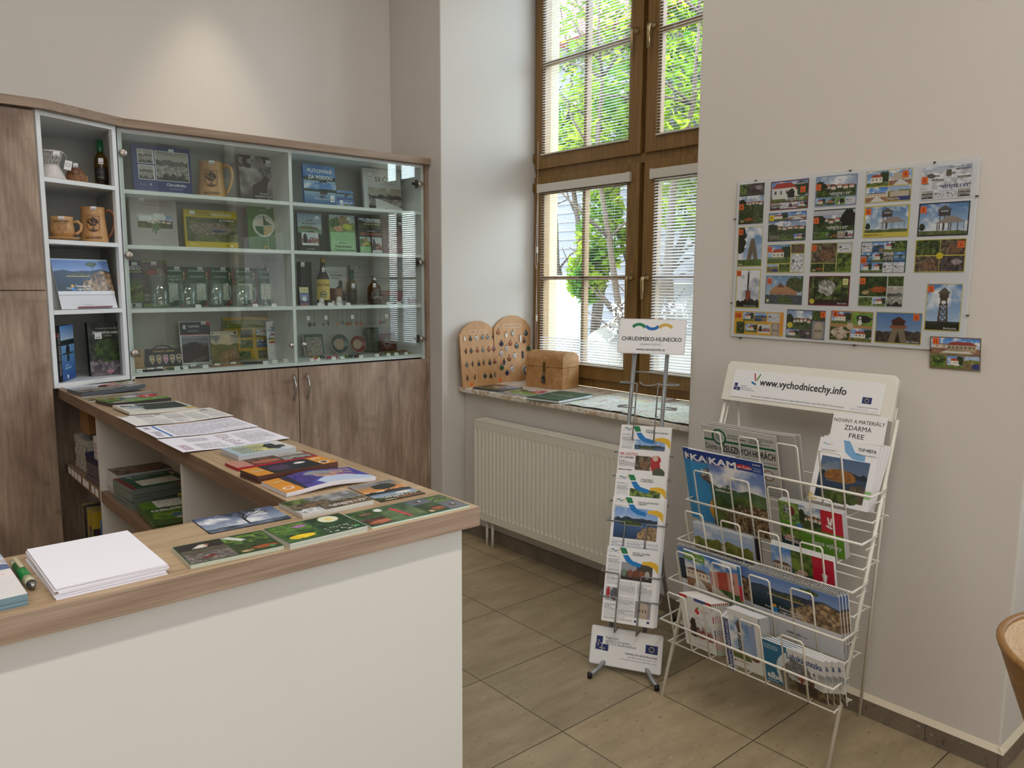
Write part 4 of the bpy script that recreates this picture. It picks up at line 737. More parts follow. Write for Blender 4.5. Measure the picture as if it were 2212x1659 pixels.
# cracked glass slabs and little flat things with tags
t = thing('glass_slab', 'curved clear acrylic block lying in front of the dark notebook', 'souvenir', (1.40, 3.97, 1.0925), R(8)); MB().prism([(-.075, 0), (.075, 0), (.078, .035), (.05, .05), (-.02, .052), (-.06, .035)], -.012, .012, 'y').build('acrylic_block', 'plastic_film', t, .003); t2 = copytree(t); t2.location = (1.55, 3.96, 1.0925); t2.rotation_euler = (R(0), 0, R(-12)); t2.scale = (1, 1, .6); t2['label'] = 'low clear acrylic block lying before the autumn notebook'
for i, (x, y, lx, ly, mt, lab) in enumerate(((1.09, 3.88, .1, .03, 'file_blue', 'flat dark blue pen case on the bottom shelf, far left'), (1.20, 3.90, .07, .045, 'green_foil', 'small flat green keepsake on the bottom shelf before the badge box'), (1.29, 3.9, .06, .04, 'pewter', 'flat grey magnet on the bottom shelf below the navy notebook'), (1.45, 3.9, .16, .05, 'kraft', 'long flat wooden souvenir on the bottom shelf, middle'), (1.60, 3.92, .12, .05, 'label_black', 'flat black souvenir on the bottom shelf under the yellow sheet'), (1.17, 3.94, .08, .03, 'ceramic_tan', 'flat tan magnet just in front of the badge box'))):
    o = MB().box(-lx / 2, lx / 2, -ly / 2, ly / 2, 0, .007).build('flat_souvenir', mt, None, .002); o.location = (x, y, 1.0922); o.rotation_euler = (0, 0, R(random.uniform(-14, 14))); tag(o, lab, 'souvenir', 'flat souvenirs on the bottom shelf')
tagm = MB(); tagm.prism([(-.008, 0), (.008, 0), (.002, .016)], -.0125, .0125, 'x')
def pricetag(x, y, z, lab, yaw=0):
    o = MB().prism([(-.007, 0), (.009, 0), (.001, .015)], -.0125, .0125, 'x').build('price_tag', 'card_white'); o.location = (x, y, z); o.rotation_euler = (0, 0, R(yaw)); tag(o, lab, 'price tag', 'folded white price tags')
    q = printed('tag_print', .02, .008, lambda c: c.bg((236, 236, 232)).ln(.1, .2, .9, .8, 1, (60, 60, 70)), .0002, .002, mat='printed_matt'); mount(q, o, (0, -.0055, .0035), (R(-28), 0, 0)); return o
ORD = ['leftmost', 'second from the left', 'third from the left', 'fourth from the left', 'fifth from the left', 'sixth from the left', 'seventh from the left', 'eighth from the left', 'ninth from the left', 'tenth from the left', 'eleventh from the left', 'twelfth from the left', 'thirteenth from the left', 'fourteenth from the left', 'fifteenth from the left', 'sixteenth from the left', 'seventeenth from the left', 'eighteenth from the left', 'nineteenth from the left']
for i, x in enumerate((1.03, 1.085, 1.135, 1.2, 1.245, 1.29, 1.335, 1.40, 1.49, 1.64, 1.70, 1.77)): pricetag(x, 3.862 + (i % 3) * .022, 1.0922, 'tiny folded white price tag, %s on the left bottom shelf' % ORD[i], random.uniform(-10, 10))
for i, (x, lab) in enumerate(((1.315, 'under the second glass mug'), (1.60, 'before the low glass mug'), (1.70, 'before the glass bell'), (1.96, 'right of the small castle card'), (2.02, 'before the dark bottle'), (2.075, 'before the tiny bell'), (2.13, 'right of the larger white bell'), (2.39, 'before the dark red pots'), (2.46, 'near the right hinge'))): pricetag(x, 3.868, 1.3872, 'folded white price tag on the third shelf, ' + lab)
for i, x in enumerate((1.9, 1.94, 2.03, 2.09, 2.2, 2.31, 2.38, 2.44, 2.5)): pricetag(x, 3.862 + (i % 2) * .01, 1.0922, 'tiny folded white price tag, %s on the right bottom shelf' % ORD[i], random.uniform(-8, 8))
# ---- right door, upper shelves
art = cov([('b', (64, 116, 190)), ('ph', 0, 0, 1, 1, 'pond', 6), ('r', 0, 0, 1, .3, (70, 124, 200), .75), ('t', 'PUTOVÁNÍ', .14, .19, .09, W_, .76, 'l', 2), ('t', 'ZA VODOU', .14, .34, .09, W_, .76, 'l', 2), ('ph', 0, .42, 1, 1, 'pond', 3), ('ln', .3, .78, .8, .83, 2, (220, 225, 235)), ('ln', .45, .93, .62, .95, 1, (220, 225, 235))])
b = stand(book('picture_book', 'blue book about water with a pond photo, top shelf of the right door', .19, .225, .018, art, (50, 96, 170)), 2.034, 3.97, 1.923, 5); sticker(b, .07, .03, w=.024, h=.035)
art = cov([('b', (120, 150, 200)), ('ph', 0, 0, 1, .55, 'pond', 9), ('r', 0, .42, 1, .6, (50, 80, 150)), ('ln', .3, .52, .95, .56, 1, W_), ('ph', 0, .62, .38, 1, 'pond', 2), ('ph', .4, .62, .7, 1, 'castlehill', 2), ('ph', .72, .62, 1, 1, 'pond', 5)])
b = stand(printed('small_booklet', .105, .1, art, .004), 2.19, 3.985, 1.923, 5); tag(b, 'small landscape booklet leaning beside the blue water book', 'booklet'); sticker(b, -.025, .02, -.0052, .02, .026)
art = cov([('b', (206, 206, 206)), ('r', .08, 0, .09, 1, (180, 180, 180)), ('t', 'SEČ', .3, .3, .11, (40, 40, 42), .34, 'l', 1), ('t', '1920', .66, .22, .045, (120, 120, 122)), ('t', '1938', .66, .3, .045, (120, 120, 122)), ('t', 'Vzpomínka jedné generace', .3, .345, .025, (90, 90, 92), .6), ('ph', .12, .45, 1, .98, 'bwcity', 31), ('p', [(.3, 1), (.3, .7), (.42, .72), (1, .9), (1, 1)], (216, 216, 216)), ('r', .55, .92, .58, .96, (40, 40, 40))])
b = stand(book('picture_book', 'grey-white book with an old castle rock photo, top shelf right end', .25, .24, .02, art, (196, 196, 196)), 2.43, 3.97, 1.923, 5); sticker(b, -.08, .185, w=.02, h=.03)
art = cov([('b', (46, 50, 42)), ('g', 0, .5, (150, 170, 196), (196, 206, 200)), ('p', [(0, .34), (.5, .3), (1, .42), (1, .52), (0, .5)], (120, 150, 120)), ('p', [(0, .5), (.6, .44), (1, .56), (1, 1), (0, 1)], (50, 52, 44)), ('t', 'KDYŽ', .5, .2, .045, (60, 60, 80), None, 'c', 1), ('t', 'NA ZAKARPATÍ', .48, .28, .045, (60, 60, 80), .56, 'c', 1), ('t', 'PRŠÍ ANDĚLÉ', .48, .4, .06, (150, 60, 60), .72, 'c', 1), ('r', .14, .48, .84, .82, (170, 150, 130)), ('ph', .16, .49, .82, .81, 'crowd', 3), ('ln', .34, .9, .64, .92, 1, W_)])
b = stand(book('novel', 'paperback with green hills and a small red painting, left end of second shelf', .14, .21, .014, art, (70, 80, 70)), 1.987, 4.01, 1.677, 5, -2); sticker(b, .045, .18)
art = cov([('b', (176, 214, 160)), ('ph', 0, 0, 1, .72, 'painted', 4), ('r', 0, .68, 1, 1, (176, 214, 166)), ('t', 'Jan Doupovec', .5, .74, .03, K_, None, 'c', 1), ('t', 'Dobrodružství', .5, .85, .06, K_, .66, 'c', 1), ('t', 'v Železných horách', .5, .94, .055, K_, .88, 'c', 1)])
b = stand(book('novel', 'pale green paperback with painted trees, second shelf of the right door', .155, .215, .014, art, (170, 206, 160)), 2.188, 4.01, 1.677, 5, -2); sticker(b, .04, .185)
art = cov([('b', (30, 30, 32)), ('ph', .03, .03, .97, .3, 'town', 5), ('t', 'Jan Doupovec', .55, .38, .03, W_, None, 'c', 1), ('t', 'CESTY A NÁZORY', .52, .49, .07, (214, 110, 60), .9, 'c', 1), ('ph', .05, .53, .5, .95, 'painted', 8), ('ph', .55, .53, .97, .95, 'crowd', 9)])
b = stand(book('novel', 'black paperback with two drawings and orange title, second shelf', .152, .21, .014, art, K_), 2.354, 3.99, 1.677, 5, -2); sticker(b, .045, .185)
b = stand(book('novel', 'dusky pink book half hidden behind the reflected blind, second shelf', .15, .213, .014, cov([('b', (150, 116, 122)), ('g', .0, .5, (70, 50, 60), (150, 116, 122)), ('ln', .2, .7, .85, .8, 2, (210, 190, 190)), ('r', .3, .3, .7, .5, (120, 60, 66))]), (120, 90, 96)), 2.535, 4.03, 1.677, 5, -2); sticker(b, .05, .18)
# ---- third shelf, right door
t = thing('gift_box', 'tall narrow black gift box at the left end of the third shelf', 'box', (1.937, 4.0, 1.387)); MB().box(-.032, .032, -.025, .025, 0, .236).build('box_body', 'file_grey' if 0 else 'label_black', t, .001); sticker(t, -.02, .21, -.026, .022, .024)
def crd(c): c.bg((206, 196, 150)).t('Seč', .5, .2, .06, (150, 110, 40), .3, 'c').r(0, .32, 1, 1, (60, 84, 160)).ph(0, .4, 1, .8, 'bwcity', 14).r(0, .4, 1, .8, (70, 90, 170), .4).blob(.5, .62, .25, .14, (200, 200, 205), (236, 236, 236), 3).blob(.5, .93, .5, .1, (120, 60, 60), (180, 140, 100), 4).r(.45, .3, .55, .36, (190, 60, 50))
b = stand(printed('castle_card', .053, .1, crd, .002), 1.912, 3.95, 1.387, 6); tag(b, 'small upright card with a castle picture before the black gift box', 'card')
t = thing('liqueur_bottle', 'tall dark liqueur bottle with yellow label and gold cap', 'bottle', (2.023, 3.95, 1.387), R(-25))
MB().lathe([(.001, .003), (.033, 0), (.036, .006), (.036, .135), (.033, .15), (.018, .185), (.0135, .2), (.0135, .235), (.001, .236)], 28, cap=False).build('bottle_body', 'dark_liquid', t)
MB().lathe([(.0142, .203), (.0142, .238), (.001, .238)], 20, cap=False).build('bottle_neck', 'clear_glass', t); MB().lathe([(.0155, .234), (.0155, .256), (.014, .258), (.001, .258)], 24, cap=False).build('cap', 'gold_cap', t)
def cyl(r, eps=.0007):
    def f(V): a = V[:, 0] / r; rr = r + eps - V[:, 1]; return np.stack([rr * np.sin(a), -rr * np.cos(a), V[:, 2]], 1)
    return f
def lblm(c): c.bg((204, 174, 84)).r(.04, .02, .96, .98, (212, 184, 96)).t('STARÁ', .5, .14, .05, (90, 60, 30), .3, 'c').t('MEDOVINA', .5, .33, .13, (60, 40, 24), .76, 'c', 1).t('Nasavrky', .5, .52, .05, (110, 70, 30), None, 'c').e(.5, .73, .2, (60, 60, 50)).e(.5, .73, .16, (170, 160, 110)).r(.38, .7, .62, .76, (60, 60, 50)).ln(.2, .9, .8, .95, 1, (110, 80, 40))
q = printed('label', .095, .112, lblm, .0003, .0016, warp=cyl(.036), parent=t, mat='printed_satin'); q.location = (0, 0, .03)
sticker(t, .003, .182, -.02, .017, .022)
art = cov([('b', (214, 214, 212)), ('t', 'Povídání z pohoří', .2, .15, .03, (90, 90, 90), .5), ('t', 'Putování za Kelty', .25, .24, .045, (60, 60, 60), .55, 'l', 1), ('t', 'Chrudimka', .3, .32, .045, (60, 60, 60), .35, 'l', 1), ('ph', .1, .62, .9, .9, 'bwcity', 17), ('p', [(.45, .75), (.5, .55), (.6, .5), (.62, .38), (.7, .34), (.78, .4), (.76, .55), (.84, .7), (.8, .96), (.74, .96), (.72, .8), (.55, .8)], (84, 78, 76)), ('r', 0, .9, 1, 1, (206, 206, 204))])
b = stand(printed('booklet', .145, .215, art, .005), 2.18, 4.09, 1.387, 5); tag(b, 'white booklet with a drawing of a knight on horseback behind the clay pot', 'booklet')
t = thing('clay_pot', 'small brown clay cup with a dark emblem between the bottles', 'pot', (2.133, 4.01, 1.387)); MB().lathe([(.001, .002), (.028, 0), (.031, .01), (.037, .075), (.04, .088), (.0395, .093), (.036, .092), (.034, .075), (.028, .01), (.001, .008)], 28, cap=False).build('pot_body', 'ceramic_brown', t); q = printed('emblem', .032, .045, lambda c: c.bg((128, 84, 54)).e(.5, .5, .42, (70, 44, 28)).e(.5, .5, .3, (110, 72, 46)), .0004, .002, warp=cyl(.034), parent=t, mat='printed_satin'); q.location = (0, 0, .02); q.rotation_euler = (0, 0, R(-25))
def wineb(name, lab, x, y, z, lying=False, gold='honey_glass', h=.2, r=.03, tg=True):
    t = thing(name, lab, 'bottle', (x, y, z), R(-20)); s = h / .2
    MB().lathe([(.001, .002), (r - .003, 0), (r, .005), (r, .1 * s), (r * .93, .118 * s), (.014, .145 * s), (.0125, .152 * s), (.0125, .16 * s)], 24, cap=False).build('bottle_body', gold, t)
    MB().lathe([(.001, .004), (r - .004, .005), (r - .004, .085 * s), (.001, .085 * s)], 20, cap=False).build('drink', 'amber_glass', t)
    MB().lathe([(.0128, .148 * s), (.0135, .15 * s), (.0135, h), (.001, h)], 20, cap=False).build('foil_cap', 'green_foil', t)
    q = printed('label', .05, .052 * s, lambda c: c.bg((26, 24, 24)).e(.5, .4, .3, (60, 56, 50)).e(.5, .4, .24, (30, 28, 28)).ln(.3, .35, .7, .45, 1, (190, 170, 110)).ln(.25, .75, .75, .85, 1, (200, 190, 160)), .0003, .002, warp=cyl(r), parent=t); q.location = (0, 0, .03 * s)
    if tg: sticker(t, .004, .095 * s, -r - .001, .02, .026)
    return t
wineb('mead_bottle', 'mead bottle with green foil cap and black label, before the grey booklet', 2.25, 4.04, 1.387)
t = wineb('mead_bottle', 'mead bottle lying on its side, green cap towards the room', 2.225, 3.90, 1.419, h=.15, r=.03, tg=False); t.rotation_euler = (R(90), R(0), R(62)); t.location = (2.31, 3.955, 1.418)
art = cov([('b', (176, 176, 172)), ('t', 'Železné', .12, .22, .05, (150, 90, 80), .3), ('t', 'chrastecko-nasavrcké', .12, .33, .045, (150, 90, 80), .78), ('ln', .12, .4, .88, .44, 1, (160, 120, 110)), ('e', .48, .06, .03, (40, 40, 40))])
b = stand(printed('booklet', .13, .23, art, .005), 2.365, 4.13, 1.387, 4); tag(b, 'plain grey booklet at the back between two small bottles', 'booklet')
t = thing('flask_bottle', 'round-shouldered amber flask bottle with silver cap', 'bottle', (2.345, 3.95, 1.387), R(-25)); MB().lathe([(.001, .002), (.034, 0), (.04, .01), (.04, .085), (.036, .105), (.016, .125), (.012, .13), (.012, .142)], 28, cap=False).build('bottle_body', 'amber_glass', t); MB().lathe([(.0135, .14), (.0135, .166), (.001, .167)], 20, cap=False).build('cap', 'silver_cap', t); q = printed('label', .05, .05, lambda c: c.bg((30, 28, 26)).e(.5, .45, .34, (150, 140, 120)).e(.5, .45, .28, (30, 28, 26)), .0003, .002, warp=cyl(.04), parent=t); q.location = (0, 0, .03); sticker(t, -.002, .1, -.041, .018, .022)
for i, (x, r, lab) in enumerate(((2.45, .034, 'dark red glazed bowl, left of two near the right hinge'), (2.525, .03, 'dark red glazed bowl, right of two near the hinge'))):
    t = thing('glazed_bowl', lab, 'bowl', (x, 3.99, 1.387), 0, 'dark red glazed bowls'); MB().lathe([(.001, .003), (r * .6, 0), (r * .65, .006), (r * 1.1, .05), (r * 1.15, .075), (r * 1.1, .075), (r, .05), (.001, .01)], 28, cap=False).build('bowl_body', 'glaze_red', t); MB().lathe([(r * 1.12, .072), (r * 1.18, .076), (r * 1.12, .08), (r * 1.06, .076)], 28, cap=False).build('rim', 'dark_red', t)
t = thing('basket_ornament', 'small dark red basket with a looped handle beside the hinge', 'ornament', (2.57, 3.9, 1.387), R(20)); MB().lathe([(.001, 0), (.022, 0), (.027, .03), (.024, .032), (.001, .028)], 20, cap=False).build('basket_body', 'dark_red', t); MB().tube([(.025 * math.cos(a), 0, .03 + .035 * math.sin(a)) for a in [math.pi * i / 12 for i in range(13)]], .002, 6).build('handle', 'dark_red', t)
for x, y, s, lab in ((1.978, 3.885, 1.0, 'white porcelain thimble bell before the dark bottle, left one'), (2.045, 3.88, .6, 'tiny white porcelain bell between two larger ones'), (2.083, 3.885, 1.15, 'largest white porcelain bell, right of the dark bottle')):
    t = thing('porcelain_bell', lab, 'bell', (x, y, 1.3872), 0, 'small white porcelain bells'); t.scale = (s,) * 3; MB().lathe([(.0185, 0), (.017, .004), (.0135, .02), (.012, .034), (.007, .041), (.001, .043)], 24, cap=False).build('bell_body', 'ceramic_white', t); q = printed('bell_motif', .014, .014, lambda c: c.bg((214, 208, 204)).t('G', .3, .8, .7, (40, 40, 44), None, 'l', 1), .0002, .0015, warp=cyl(.0138), parent=t, mat='printed_matt'); q.location = (0, 0, .008)
# ---- bottom shelf right door: plates and hanging pendants
def relief(c, base, dark, seed):
    n = c.N(seed, 5, 2); c.bg(base); c.m((np.sin(n * 42) > .55), dark)
t = stand(printed('ceramic_tile', .13, .125, lambda c: (relief(c, (150, 134, 116), (84, 72, 60), 5), c.r(0, 0, 1, .04, (150, 130, 110)), c.r(.04, .04, .96, .16, (44, 74, 70)), c.r(.86, .1, .96, .96, (44, 74, 70)), c.r(.96, 0, 1, 1, (170, 150, 126)), c.r(0, .96, 1, 1, (170, 150, 126)), c.r(0, 0, .04, 1, (170, 150, 126)), c.r(.04, .1, .12, .96, (60, 70, 60))), .014, .002, (170, 146, 120), 'printed_gloss'), 2.035, 4.1, 1.095, 12); tag(t, 'square ceramic tile with knot relief and teal border, bottom shelf right door', 'tile')
def plate(name, lab, x, r, m1, m2, spiral):
    t = thing(name, lab, 'plate', (x, 4.09, 1.095 + r), 0, 'small round plates on the bottom shelf'); t.rotation_euler = (R(78), 0, 0)
    MB().lathe([(.001, 0), (r * .6, 0), (r * .95, .012), (r, .018), (r * .97, .021), (r * .9, .018), (r * .55, .008), (.001, .007)], 40, cap=False).build('plate_body', m1, t)
    MB().lathe([(r * .93, .0205), (r * .88, .0182), (r * .56, .0085), (r * .54, .0082)], 40, cap=False).build('glaze_ring', m2, t)
    if spiral:
        s = MB()
        for k in range(3):
            a0 = k * 2.094; s.tube([((.1 + .42 * j / 14) * r * math.cos(a0 + j * .32), (.1 + .42 * j / 14) * r * math.sin(a0 + j * .32), .0085) for j in range(15)], .0022, 5)
            cx, cy = .42 * r * math.cos(a0 + 1), .42 * r * math.sin(a0 + 1); s.tube([(cx + (.2 - .012 * j) * r * math.cos(j * .5 + a0), cy + (.2 - .012 * j) * r * math.sin(j * .5 + a0), .009) for j in range(15)], .002, 5)
        s.build('spiral_relief', 'clay', t)
plate('ceramic_plate', 'round ceramic plate with teal glaze and three spirals', 2.183, .06, 'clay', 'glaze_teal', True)
plate('ceramic_plate', 'smaller round ceramic plate with a dark red ring', 2.303, .053, 'clay', 'glaze_red', False)
t = stand(printed('ceramic_tile', .088, .148, lambda c: (relief(c, (90, 100, 84), (44, 54, 48), 9), c.r(0, 0, 1, .05, (30, 50, 44)), c.r(0, 0, .16, 1, (30, 50, 44)), c.r(.84, 0, 1, 1, (30, 50, 44))), .012, .002, (140, 124, 104), 'printed_gloss'), 2.428, 4.12, 1.095, 8, -4); tag(t, 'tall narrow dark green ceramic tile, right of the two round plates', 'tile')
def redt(c): c.bg((84, 22, 26)).r(0, 0, .06, 1, (150, 130, 100)); [c.line([(.5 + .3 * math.cos(a), .6 + .3 * math.sin(a)), (.5 + .3 * math.cos(a + 2.4), .6 + .3 * math.sin(a + 2.4))], .012, (200, 190, 190)) for a in [k * .785 for k in range(8)]]
t = stand(printed('ceramic_tile', .125, .11, redt, .012, .002, (120, 90, 70), 'printed_gloss'), 2.53, 4.12, 1.095, 14, -4); tag(t, 'dark red square tile with a white star pattern near the right end', 'tile')
shapes = {'disc': (lambda m: m.lathe([(.001, 0), (.011, 0), (.0115, .0015), (.011, .003), (.001, .003)], 20)), 'drop': (lambda m: m.prism([(0, .012), (.008, .004), (.011, -.004), (.008, -.011), (0, -.014), (-.008, -.011), (-.011, -.004), (-.008, .004)], 0, .003)), 'heart': (lambda m: m.prism([(0, .006), (.005, .01), (.01, .006), (.009, -.002), (0, -.013), (-.009, -.002), (-.01, .006), (-.005, .01)], 0, .003)),
          'triangle': (lambda m: m.prism([(-.009, .01), (.009, .01), (.001, -.014)], 0, .003)), 'star': (lambda m: m.prism([(.012 * math.sin(k * .5236) * (1 if k % 2 == 0 else .6), .012 * math.cos(k * .5236) * (1 if k % 2 == 0 else .6)) for k in range(12)][::-1], 0, .003)),
          'horseshoe': (lambda m: m.tube([(.009 * math.cos(a), .010 * math.sin(a) + .002, .0015) for a in [-.9 + k * .45 for k in range(12)]], .0022, 6)), 'leaf': (lambda m: m.prism([(0, .014), (.006, .004), (.005, -.006), (0, -.014), (-.005, -.006), (-.006, .004)], 0, .003)), 'branch': (lambda m: m.tube([(0, .014, .001), (.001, 0, .001), (-.001, -.014, .001)], .0016, 5).tube([(.001, .002, .001), (.009, .009, .001)], .0018, 5).tube([(0, -.004, .001), (-.009, .004, .001)], .0018, 5).tube([(0, -.008, .001), (.008, -.003, .001)], .0018, 5)),
          'bar': (lambda m: m.prism([(-.004, .016), (.004, .014), (.005, -.016), (-.003, -.018)], 0, .004)), 'bell': (lambda m: m.prism([(-.004, .008), (.004, .008), (.009, -.012), (-.009, -.012)], 0, .004))}
INK = {'copper': (150, 88, 62), 'pewter': (120, 118, 110), 'label_black': (30, 30, 32), 'ceramic_white': (210, 204, 196), 'glaze_teal': (60, 92, 92), 'glaze_red': (120, 50, 50), 'file_blue': (60, 80, 120), 'green_foil': (50, 100, 60)}
def pendant(lab, shape, mat, cord, group):
    t = thing('pendant', lab, 'pendant', (0, 0, 0), 0, group)
    T = Matrix.Rotation(R(90), 4, 'X')
    m = MB(T); shapes[shape](m); m.build('medallion', mat, t, .0004)
    if shape in ('disc', 'drop', 'star'): MB(T @ Matrix.Translation((0, 0, .003))).tube([(.0065 * math.cos(a), .0065 * math.sin(a), 0) for a in [k * .6283 for k in range(10)]], .0009, 4, True).tube([(-.004, -.003, 0), (.001, .003, 0), (.005, -.001, 0)], .0008, 4).build('engraving', 'label_black' if mat != 'label_black' else 'pewter', t)
    MB().tube([(0, -.002, .011), (.0015, -.002, .014), (0, -.002, .018), (-.0015, -.002, .014)], .0009, 5, True).build('bail', 'label_black', t)
    if cord: MB().tube([(0, -.002, .017), (-.0015, -.002, .04), (.002, -.002, .06), (.002, 0, cord)], .0007, 4).build('cord', 'label_black', t)
    return t
pk = ['disc', 'disc', 'star', 'triangle', 'heart', 'horseshoe', 'drop', 'drop', 'drop', 'drop', 'horseshoe', 'disc', 'disc', 'disc', 'disc']
pm = ['label_black', 'pewter', 'pewter', 'file_blue', 'copper', 'label_black', 'copper', 'copper', 'copper', 'copper', 'pewter', 'pewter', 'pewter', 'copper', 'label_black']
for i, x in enumerate((1.915, 1.945, 1.995, 2.027, 2.082, 2.116, 2.14, 2.165, 2.20, 2.232, 2.272, 2.292, 2.322, 2.362, 2.38)):
    t = pendant('%s pendant on a dark cord under the third shelf, %s' % ({'label_black': 'black', 'pewter': 'pewter', 'file_blue': 'blue', 'copper': 'copper'}[pm[i]] + ' ' + pk[i], ORD[i]), pk[i], pm[i], .084, 'pendants hanging under the shelf'); t.location = (x, 3.905 + (i % 2) * .008, 1.285)
for i, (x, lab) in enumerate(((1.905, 'leftmost'), (2.01, 'beside the star pendant'), (2.172, 'between the copper pendants'), (2.396, 'right of the last pendant'))):
    t = thing('hanging_tag', 'small white price tag hanging on a cord, ' + lab, 'price tag', (x, 3.90, 1.31), 0, 'price tags hanging among the pendants'); q = printed('tag_card', .018, .022, lambda c: c.bg((240, 240, 242)).t('Kč', .2, .6, .3, (60, 60, 70)), .0004, .003, mat='printed_matt', parent=t); q.rotation_euler = (0, R(random.uniform(-12, 12)), 0); MB().tube([(0, 0, .02), (0, 0, .058)], .0006, 4).build('cord', 'label_black', t)
rg = random.Random(3)
for i in range(12):
    x = 2.33 + i * .021; col = ['steel', 'copper', 'brass'][i % 3]; t = thing('key_ring', 'key ring with a small fob on the bottom shelf, %s' % ORD[i], 'key ring', (x, 3.9 + rg.uniform(0, .04), 1.094), R(rg.uniform(0, 180)), 'key rings on the bottom shelf'); MB(Matrix.Rotation(R(62), 4, 'X')).tube([(.011 * math.cos(a), .011 * math.sin(a) + .009, 0) for a in [k * .5236 for k in range(12)]], .0012, 6, True).build('ring', col, t)
    MB().box(-.007, .007, -.03, -.008, 0, .004).build('fob', ['dark_red', 'ceramic_brown', 'green_bead'][i % 3], t, .001)
for i, (x, y, mt, lab, sx) in enumerate(((1.93, 3.885, 'red_plastic', 'red wrist band lying at the left end of the bottom shelf', .05), (1.955, 3.93, 'green_bead', 'translucent green soap-like block on the bottom shelf, left', .045), (2.04, 3.9, 'red_plastic', 'red woven band lying before the square tile', .06), (2.11, 3.885, 'leaf_green', 'bright yellow-green figure lying before the round plate', .035), (2.16, 3.895, 'glaze_teal', 'small teal trinket lying below the first plate', .03), (2.2, 3.89, 'dark_red', 'small dark red trinket lying below the plates', .03), (2.0, 3.95, 'glaze_teal', 'teal fan-shaped trinket before the square tile', .04), (2.47, 3.97, 'leaf_green', 'lime green cord coil near the right hinge', .09), (2.53, 3.985, 'ceramic_brown', 'brown cord coil near the right hinge', .09))):
    t = MB(); n = 14; t.tube([(sx * .5 * math.cos(k * .45), .014 * math.sin(k * .45) * (1 + .2 * math.sin(k)), .004 + .004 * (k % 3)) for k in range(n)], .0045, 6, True); o = t.build('trinket', mt); o.location = (x, y, 1.0935); tag(o, lab, 'trinket', 'small trinkets on the bottom shelf')
# ================================================================== mugs and pots
def treeart(c):
    c.bg((190, 142, 92)); k = (62, 40, 26)
    c.p([(.06, .03), (.94, .03), (.94, .7), (.8, .88), (.5, .98), (.2, .88), (.06, .7)], k); c.p([(.1, .06), (.9, .06), (.9, .69), (.77, .85), (.5, .94), (.23, .85), (.1, .69)], (196, 148, 96))
    c.m((((c.U - .5) / .36) ** 2 + ((c.V - .36) / .28) ** 2 + (c.N(4, 9, 3) - .5) * 1.0 < 1) & (c.N(8, 16, 2) > .36), k)
    c.p([(.46, .5), (.54, .5), (.55, .76), (.66, .82), (.34, .82), (.45, .76)], k).p([(.2, .86), (.35, .77), (.65, .77), (.8, .86), (.5, .93)], k).line([(.3, .86), (.5, .8), (.7, .86)], .02, (196, 148, 96))
def mugtext(parent, s, r, z, h, wd, fr=1.0):
    q = printed('mug_lettering', wd, h, lambda c: c.bg((190, 142, 92)).t(s, .5, .9, .8, (62, 40, 26), .96, 'c', 1), .0002, .004, warp=cyl(r, .0004), parent=parent, mat='printed_satin', eps=.0003); q.location = (0, 0, z); return q
def beer_mug(lab, x, y, z, s=1.0, yaw=-20, hy=0):
    t = thing('beer_mug', lab, 'mug', (x, y, z), R(yaw), 'ceramic beer mugs with a tree emblem'); t.scale = (s,) * 3
    MB().lathe([(.001, .004), (.055, 0), (.058, .004), (.0585, .012), (.0545, .05), (.05, .1), (.048, .122), (.0495, .126), (.0485, .130), (.0485, .152), (.050, .155), (.046, .155), (.044, .13), (.046, .1), (.052, .01), (.001, .008)], 36, cap=False).build('mug_body', 'ceramic_tan', t)
    h = MB().tube([(.047, 0, .138), (.062, 0, .146), (.078, 0, .138), (.087, 0, .115), (.084, 0, .08), (.072, 0, .045), (.056, 0, .022)], [.006, .0065, .007, .007, .0065, .006, .006], 12); o = h.build('handle', 'ceramic_brown' if hy else 'ceramic_tan', t); o.rotation_euler = (0, 0, R(-yaw * .2 - 4))
    q = printed('tree_emblem', .058, .074, treeart, .0004, .0012, warp=cyl(.0545, .0002), parent=t, mat='printed_satin', side=(62, 40, 26)); q.location = (0, 0, .042)
    mugtext(t, 'NASAVRKY', .0575, .012, .015, .072); sticker(t, .004, .142, -.052, .022, .014); return t
beer_mug('large tan ceramic beer mug with a dark tree emblem, between two books behind glass', 1.444, 3.975, 1.923, 1.14, -20)
m_ = beer_mug('brown ceramic beer mug with tree emblem on the open corner shelf', .868, 3.835, 1.681, .98, -13, 1)
t = thing('coffee_cup', 'tan ceramic cup with shield emblem standing on its saucer', 'cup', (.731, 3.765, 1.691), R(-10)); MB().lathe([(.001, .003), (.03, 0), (.04, .008), (.047, .03), (.046, .048), (.0425, .062), (.043, .075), (.045, .09), (.042, .09), (.039, .062), (.043, .03), (.001, .01)], 32, cap=False).build('cup_body', 'ceramic_tan', t)
MB().tube([(.043, 0, .068), (.06, 0, .073), (.073, 0, .058), (.07, 0, .036), (.056, 0, .022), (.043, 0, .022)], .0055, 10).build('handle', 'ceramic_tan', t); mugtext(t, 'NASAVRKY', .0455, .064, .011, .06)
q = printed('shield_emblem', .034, .04, lambda c: c.bg((190, 142, 92)).p([(.05, .05), (.95, .05), (.95, .65), (.5, .98), (.05, .65)], (62, 40, 26)).p([(.1, .08), (.9, .08), (.9, .63), (.5, .93), (.1, .63)], (186, 138, 90)).e(.5, .42, .33, (120, 84, 54)).e(.5, .42, .28, (176, 130, 84)), .0003, .0015, warp=cyl(.047, .0004), parent=t); q.location = (0, 0, .02); sticker(t, .0, .076, -.046, .022, .012)
t = thing('saucer', 'tan ceramic saucer under the cup on the open corner shelf', 'saucer', (.731, 3.765, 1.681)); MB().lathe([(.001, .002), (.04, 0), (.066, .011), (.068, .014), (.06, .0135), (.04, .008), (.001, .008)], 36, cap=False).build('saucer_body', 'ceramic_tan', t)
